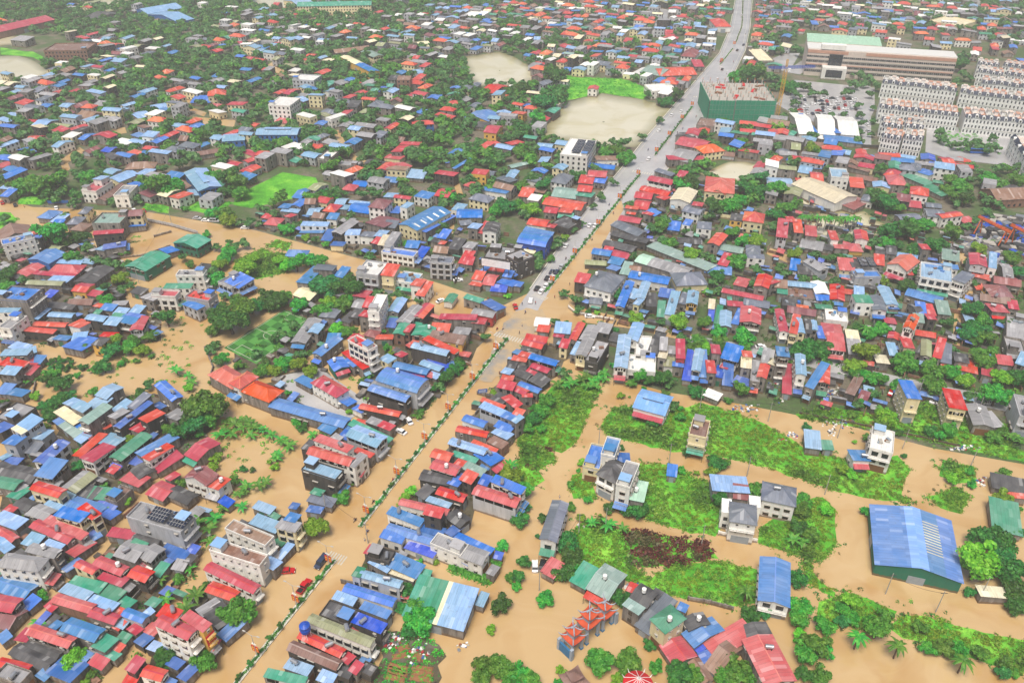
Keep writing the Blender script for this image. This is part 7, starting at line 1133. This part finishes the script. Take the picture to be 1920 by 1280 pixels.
for (x0, y0), (x1, y1), k, d in (((1655, 152), (1795, 168), 10, 15), ((1802, 170), (1934, 186), 9, 15), ((1650, 198), (1800, 214), 12, 19), ((1812, 216), (1935, 228), 9, 19), ((1655, 252), (1690, 258), 3, 15), ((1696, 255), (1732, 260), 3, 15), ((1656, 232), (1691, 237), 3, 15), ((1697, 234), (1732, 239), 3, 15), ((1654, 222), (1690, 226), 3, 9), ((1700, 224), (1733, 228), 3, 9), ((1897, 254), (1945, 320), 5, 15), ((1843, 152), (1930, 162), 6, 15), ((1835, 132), (1881, 138), 4, 14), ((1835, 118), (1874, 122), 4, 14), ((1887, 136), (1935, 143), 4, 14), ((1882, 119), (1930, 126), 4, 14)):
    a, b = at(x0, y0, 12), at(x1, y1, 12); e = (b - a) / k; w_ = round(e.length, 1); key = (w_, d)
    if key not in TH: TH[key] = [townhouse_parts(w_, d, 12 + .3 * q, tn) for q, tn in enumerate(('tile_terrace', 'concrete', 'facade'))]
    for i in range(k):
        p = a + e * (i + .5); o = thing('townhouse', (p.x, p.y, 0), math.atan2(e.y, e.x)); [link(n_, m, o) for n_, m in TH[key][r.choice((0, 0, 0, 1, 2))]]; o['category'] = 'townhouse'; o['group'] = 'white terraced townhouses with arched dormers'; LB.add(o, 'white terraced townhouse with navy mansard and arched dormer', (p.x, p.y, 12))

# ------------------------------------------------------------------ scrapyard: gantries and heaps
for (x0, y0), (x1, y1) in (((1842, 409), (1888, 432)), ((1903, 425), (1945, 445))):
    a, b = at(x0, y0, 9), at(x1, y1, 9); c = (a + b) / 2; L = (b - a).length; o = thing('gantry_crane', (c.x, c.y, 0), math.atan2(b.y - a.y, b.x - a.x)); o['category'] = 'crane'; o['group'] = 'orange gantry cranes in the scrapyard'; LB.add(o, 'orange gantry crane over the scrap heaps', (c.x, c.y, 0))
    mb = MB(); lattice(mb, (-L / 2 - 2, 0, 9), (L / 2 + 2, 0, 9), 1.2, M['orange_paint'], 10); mb.box(-L / 2 - 2, -.3, 8.5, L / 2 + 2, .3, 9.2, M['orange_paint']); mb.obj('beam', o)
    for s in (-1, 1):
        for t in (-1, 1): mb = MB(); mb.tube((s * L / 2, t * 2.4, 0), (s * L / 2, t * .3, 8.6), .28, .28, M['orange_paint'], 6); mb.obj('leg', o)
mb = MB(); rr = random.Random(4)
for _ in range(420):
    x, y = rr.uniform(1800, 1950), rr.uniform(408, 482)
    if not inside((x, y), PAVED[4]) or abs((y - 452) - (x - 1860) * .12) < 4: continue
    p = at(x, y); s = rr.uniform(.5, 1.6); b = MB(); b.box(-s * 1.5, -s, 0, s * 1.5, s, s * rr.uniform(.6, 1.2), rr.choice((M['scrap'], M['scrap'], M['dark_metal'], M['rubber'], M['concrete'], M['steel'], M['tank_blue']))); t = rr.uniform(0, 6); c, sn = math.cos(t), math.sin(t); i = len(mb.v); mb.v += [(v[0] * c - v[1] * sn + p.x, v[0] * sn + v[1] * c + p.y, v[2] + .05) for v in b.v]; mb.f += [tuple(i + q for q in f) for f in b.f]; mb.mi += [mb.mat(b.mats[q]) for q in b.mi]; mb.uv += b.uv
tag(mb.obj('scrap_heaps'), 'dark heaps of scrap vehicles and metal in the yard', 'scrap', kind='stuff')
# ------------------------------------------------------------------ vegetable beds, rubbish, walls, hedge, signs
for x0, y0, x1, y1, w_ in ((728, 1246, 765, 1256, 1.0), (727, 1252, 764, 1262, 1.0), (726, 1258, 763, 1268, 1.0), (724, 1265, 760, 1275, 1.0), (735, 1232, 764, 1226, .9), (775, 1226, 792, 1234, 1.1), (746, 1218, 768, 1210, .9), (772, 1250, 812, 1256, .9), (771, 1259, 812, 1266, .9), (768, 1268, 810, 1276, .9), (1632, 790, 1648, 800, .9), (1628, 795, 1642, 806, .9)):
    a, b = at(x0, y0), at(x1, y1); c = (a + b) / 2; L = (b - a).length; o = thing('vegetable_bed', (c.x, c.y, .04), math.atan2(b.y - a.y, b.x - a.x)); mb = MB(); mb.poly([(-L / 2, -w_, 0), (L / 2, -w_, 0), (L / 2, w_, 0), (-L / 2, w_, 0), (-L / 2 + .3, -w_ * .6, .35), (L / 2 - .3, -w_ * .6, .35), (L / 2 - .3, w_ * .6, .35), (-L / 2 + .3, w_ * .6, .35)], [(4, 5, 6, 7), (0, 1, 5, 4), (1, 2, 6, 5), (2, 3, 7, 6), (3, 0, 4, 7)], M['soil']); mb.obj('soil_ridge', o)
    sp = [(rr.uniform(-L / 2 + .3, L / 2 - .3), rr.uniform(-.5, .5) * w_, .33, rr.uniform(.25, .4), rr.uniform(0, 6), 3, 0) for _ in range(int(L * 2))]; link('plants', scatter('plants', WEED, sp, [LEAF['weed']]), o); o['category'] = 'vegetable bed'; o['group'] = 'raised vegetable beds'; LB.add(o, 'raised brown vegetable bed with small plants', c)
mb = MB()
for cx, cy, sx, sy, k in ((1572, 792, 26, 8, 70), (1395, 765, 25, 6, 40), (1455, 720, 12, 6, 20), (740, 1200, 20, 14, 80), (785, 1218, 18, 20, 40), (1185, 1098, 14, 8, 60), (1560, 810, 8, 10, 25), (1840, 905, 10, 12, 25), (1810, 840, 20, 6, 30), (1480, 820, 22, 8, 24), (355, 1128, 9, 8, 40), (1555, 735, 25, 14, 60), (1470, 742, 8, 10, 30), (870, 1210, 16, 6, 14), (1095, 985, 15, 6, 8), (680, 850, 12, 8, 30), (1890, 965, 14, 8, 12)):
    for _ in range(k):
        p = at(cx + rr.gauss(0, .5) * sx, cy + rr.gauss(0, .5) * sy); s = rr.uniform(.12, .38); t = rr.uniform(0, 6); b = MB(); b.box(-s * 1.3, -s, 0, s * 1.3, s, s * rr.uniform(.5, 1.1), M[rr.choice(('white_paint', 'white_paint', 'cloth_white', 'cloth_white', 'concrete', 'wood', 'scrap', 'cloth_blue', 'cloth_red', 'steel'))]); c, sn = math.cos(t), math.sin(t); i = len(mb.v); mb.v += [(v[0] * c - v[1] * sn + p.x, v[0] * sn + v[1] * c + p.y, v[2] + .05) for v in b.v]; mb.f += [tuple(i + q for q in f) for f in b.f]; mb.mi += [mb.mat(b.mats[q]) for q in b.mi]; mb.uv += b.uv
tag(mb.obj('rubbish'), 'scattered white bags and coloured rubbish along the banks', 'rubbish', kind='stuff')
for pts, wl, hh in (([(277, 416), (325, 426), (372, 440)], 'g', 2.0), ([(1066, 578), (1078, 588), (1110, 595), (1150, 602)], 'w', 1.4), ([(1347, 1002), (1382, 1010), (1419, 1017)], 'w', 1.6), ([(1310, 404), (1370, 412)], 'c', 2.4), ([(500, 768), (560, 785)], 'd', 2.2), ([(805, 725), (795, 740), (790, 765)], 'd', 1.8), ([(1290, 825 + 300), (1330, 1132), (1375, 1144)], 'd', 1.6), ([(1500, 776), (1600, 795), (1700, 815), (1800, 838)], 'k', .9), ([(92, 384), (130, 383)], 'b', 2.2), ([(290, 445), (322, 436)], 'd', 1.2), ([(1275, 395), (1290, 430)], 'd', 2.2), ([(1500, 240), (1560, 262), (1615, 278), (1700, 282)], 'k', 2.4), ([(200, 488), (270, 480), (320, 462)], 'd', 1.0), ([(68, 720), (60, 750)], 'd', 1.2), ([(385, 655), (400, 690), (395, 710)], 'd', 1.4)):
    P = [at(*p) for p in pts]; mb = MB()
    for a, b in zip(P, P[1:]):
        d = (b - a).normalized(); n = Vector((-d.y, d.x, 0)) * .14; mb.poly([(*(a + n).xy, 0), (*(a - n).xy, 0), (*(b - n).xy, 0), (*(b + n).xy, 0), (*(a + n).xy, hh), (*(a - n).xy, hh), (*(b - n).xy, hh), (*(b + n).xy, hh)], [(4, 5, 6, 7), (0, 1, 5, 4), (1, 2, 6, 5), (2, 3, 7, 6), (3, 0, 4, 7)], WALL[wl])
        for k in range(int((b - a).length / 4) + 1): q = a + d * 4 * k; mb.box(q.x - .22, q.y - .22, 0, q.x + .22, q.y + .22, hh + .15, WALL[wl])
    o = mb.obj('boundary_wall'); o['category'] = 'wall'; o['group'] = 'boundary walls around the plots'; LB.add(o, f'long {WWORD[wl]} boundary wall with posts', (P[0] + P[-1]) / 2)
sp = []
for k in range(60): a = at(848, 1062).lerp(at(915, 1088), k / 59); sp.append((a.x + rr.uniform(-.5, .5), a.y + rr.uniform(-.5, .5), 0, rr.uniform(1.5, 2.1), rr.uniform(0, 6), rr.randrange(3), 0))
o = link('hedge', scatter('hedge', HTPL, sp, [LEAF['mid']])); o['category'] = 'hedge'; o['label'] = 'thick green hedge in front of the white house with grey roof'
p = at(908, 752); o = thing('road_sign', (p.x, p.y, 0), .2); mb = MB(); mb.tube((0, 0, 0), (0, 0, 5.6), .1, .08, M['steel'], 6); mb.obj('post', o); mb = MB(); mb.box(-2.2, -.06, 4.0, 1.2, .06, 5.6, CARP['blue']); [mb.box(-2.0 + .1 * (k % 2), -.075, 4.25 + .4 * k, .9 - .3 * (k % 2), -.061, 4.4 + .4 * k, M['white_paint']) for k in range(3)]; mb.obj('panel', o); o['category'] = 'sign'; o['label'] = 'blue road direction sign on a post beside the main road'
p = at(930, 500, 8); o = thing('billboard', (p.x, p.y, 0), -.32); mb = MB(); mb.box(-7, -.2, 7.5, 7, .2, 11.5, M['dark_metal']); mb.obj('frame', o); mb = MB(); mb.box(-6.7, -.28, 7.7, 6.7, -.203, 11.3, M['white_paint']); mb.obj('panel', o); [(lambda b: (b.box(x - .15, -.1, 0, x + .15, .1, 7.5, M['dark_metal']), b.obj('support', o)))(MB()) for x in (-6, 0, 6)]; o['category'] = 'billboard'; o['label'] = 'blank white billboard above the roofs near the crossroads'

grow('garden_growth', [FIELDS[18]], 1.0, WEED, [LEAF['weed'], LEAF['mid']], 'low garden plants and grass round the vegetable beds', 'plants', sc=(.35, .8), hole=-.25, shift=lambda n: 1 if n > .3 else 0)
# ------------------------------------------------------------------ the damp air
mb = MB(); mb.box(-1600, -120, -1.5, 1600, 1700, 200, M['land']); mb.mats = []
t = NT('haze'); t.t.nodes.remove(t.b); v = t.n('ShaderNodeVolumePrincipled'); v.inputs['Density'].default_value = .00024; v.inputs['Color'].default_value = (.93, .95, .96, 1); v.inputs['Anisotropy'].default_value = .0; t.l(v.outputs[0], t.out.inputs['Volume'])
mb.mats = [t.m]; hz = mb.obj('haze'); hz['kind'] = 'stuff'
LB.run()
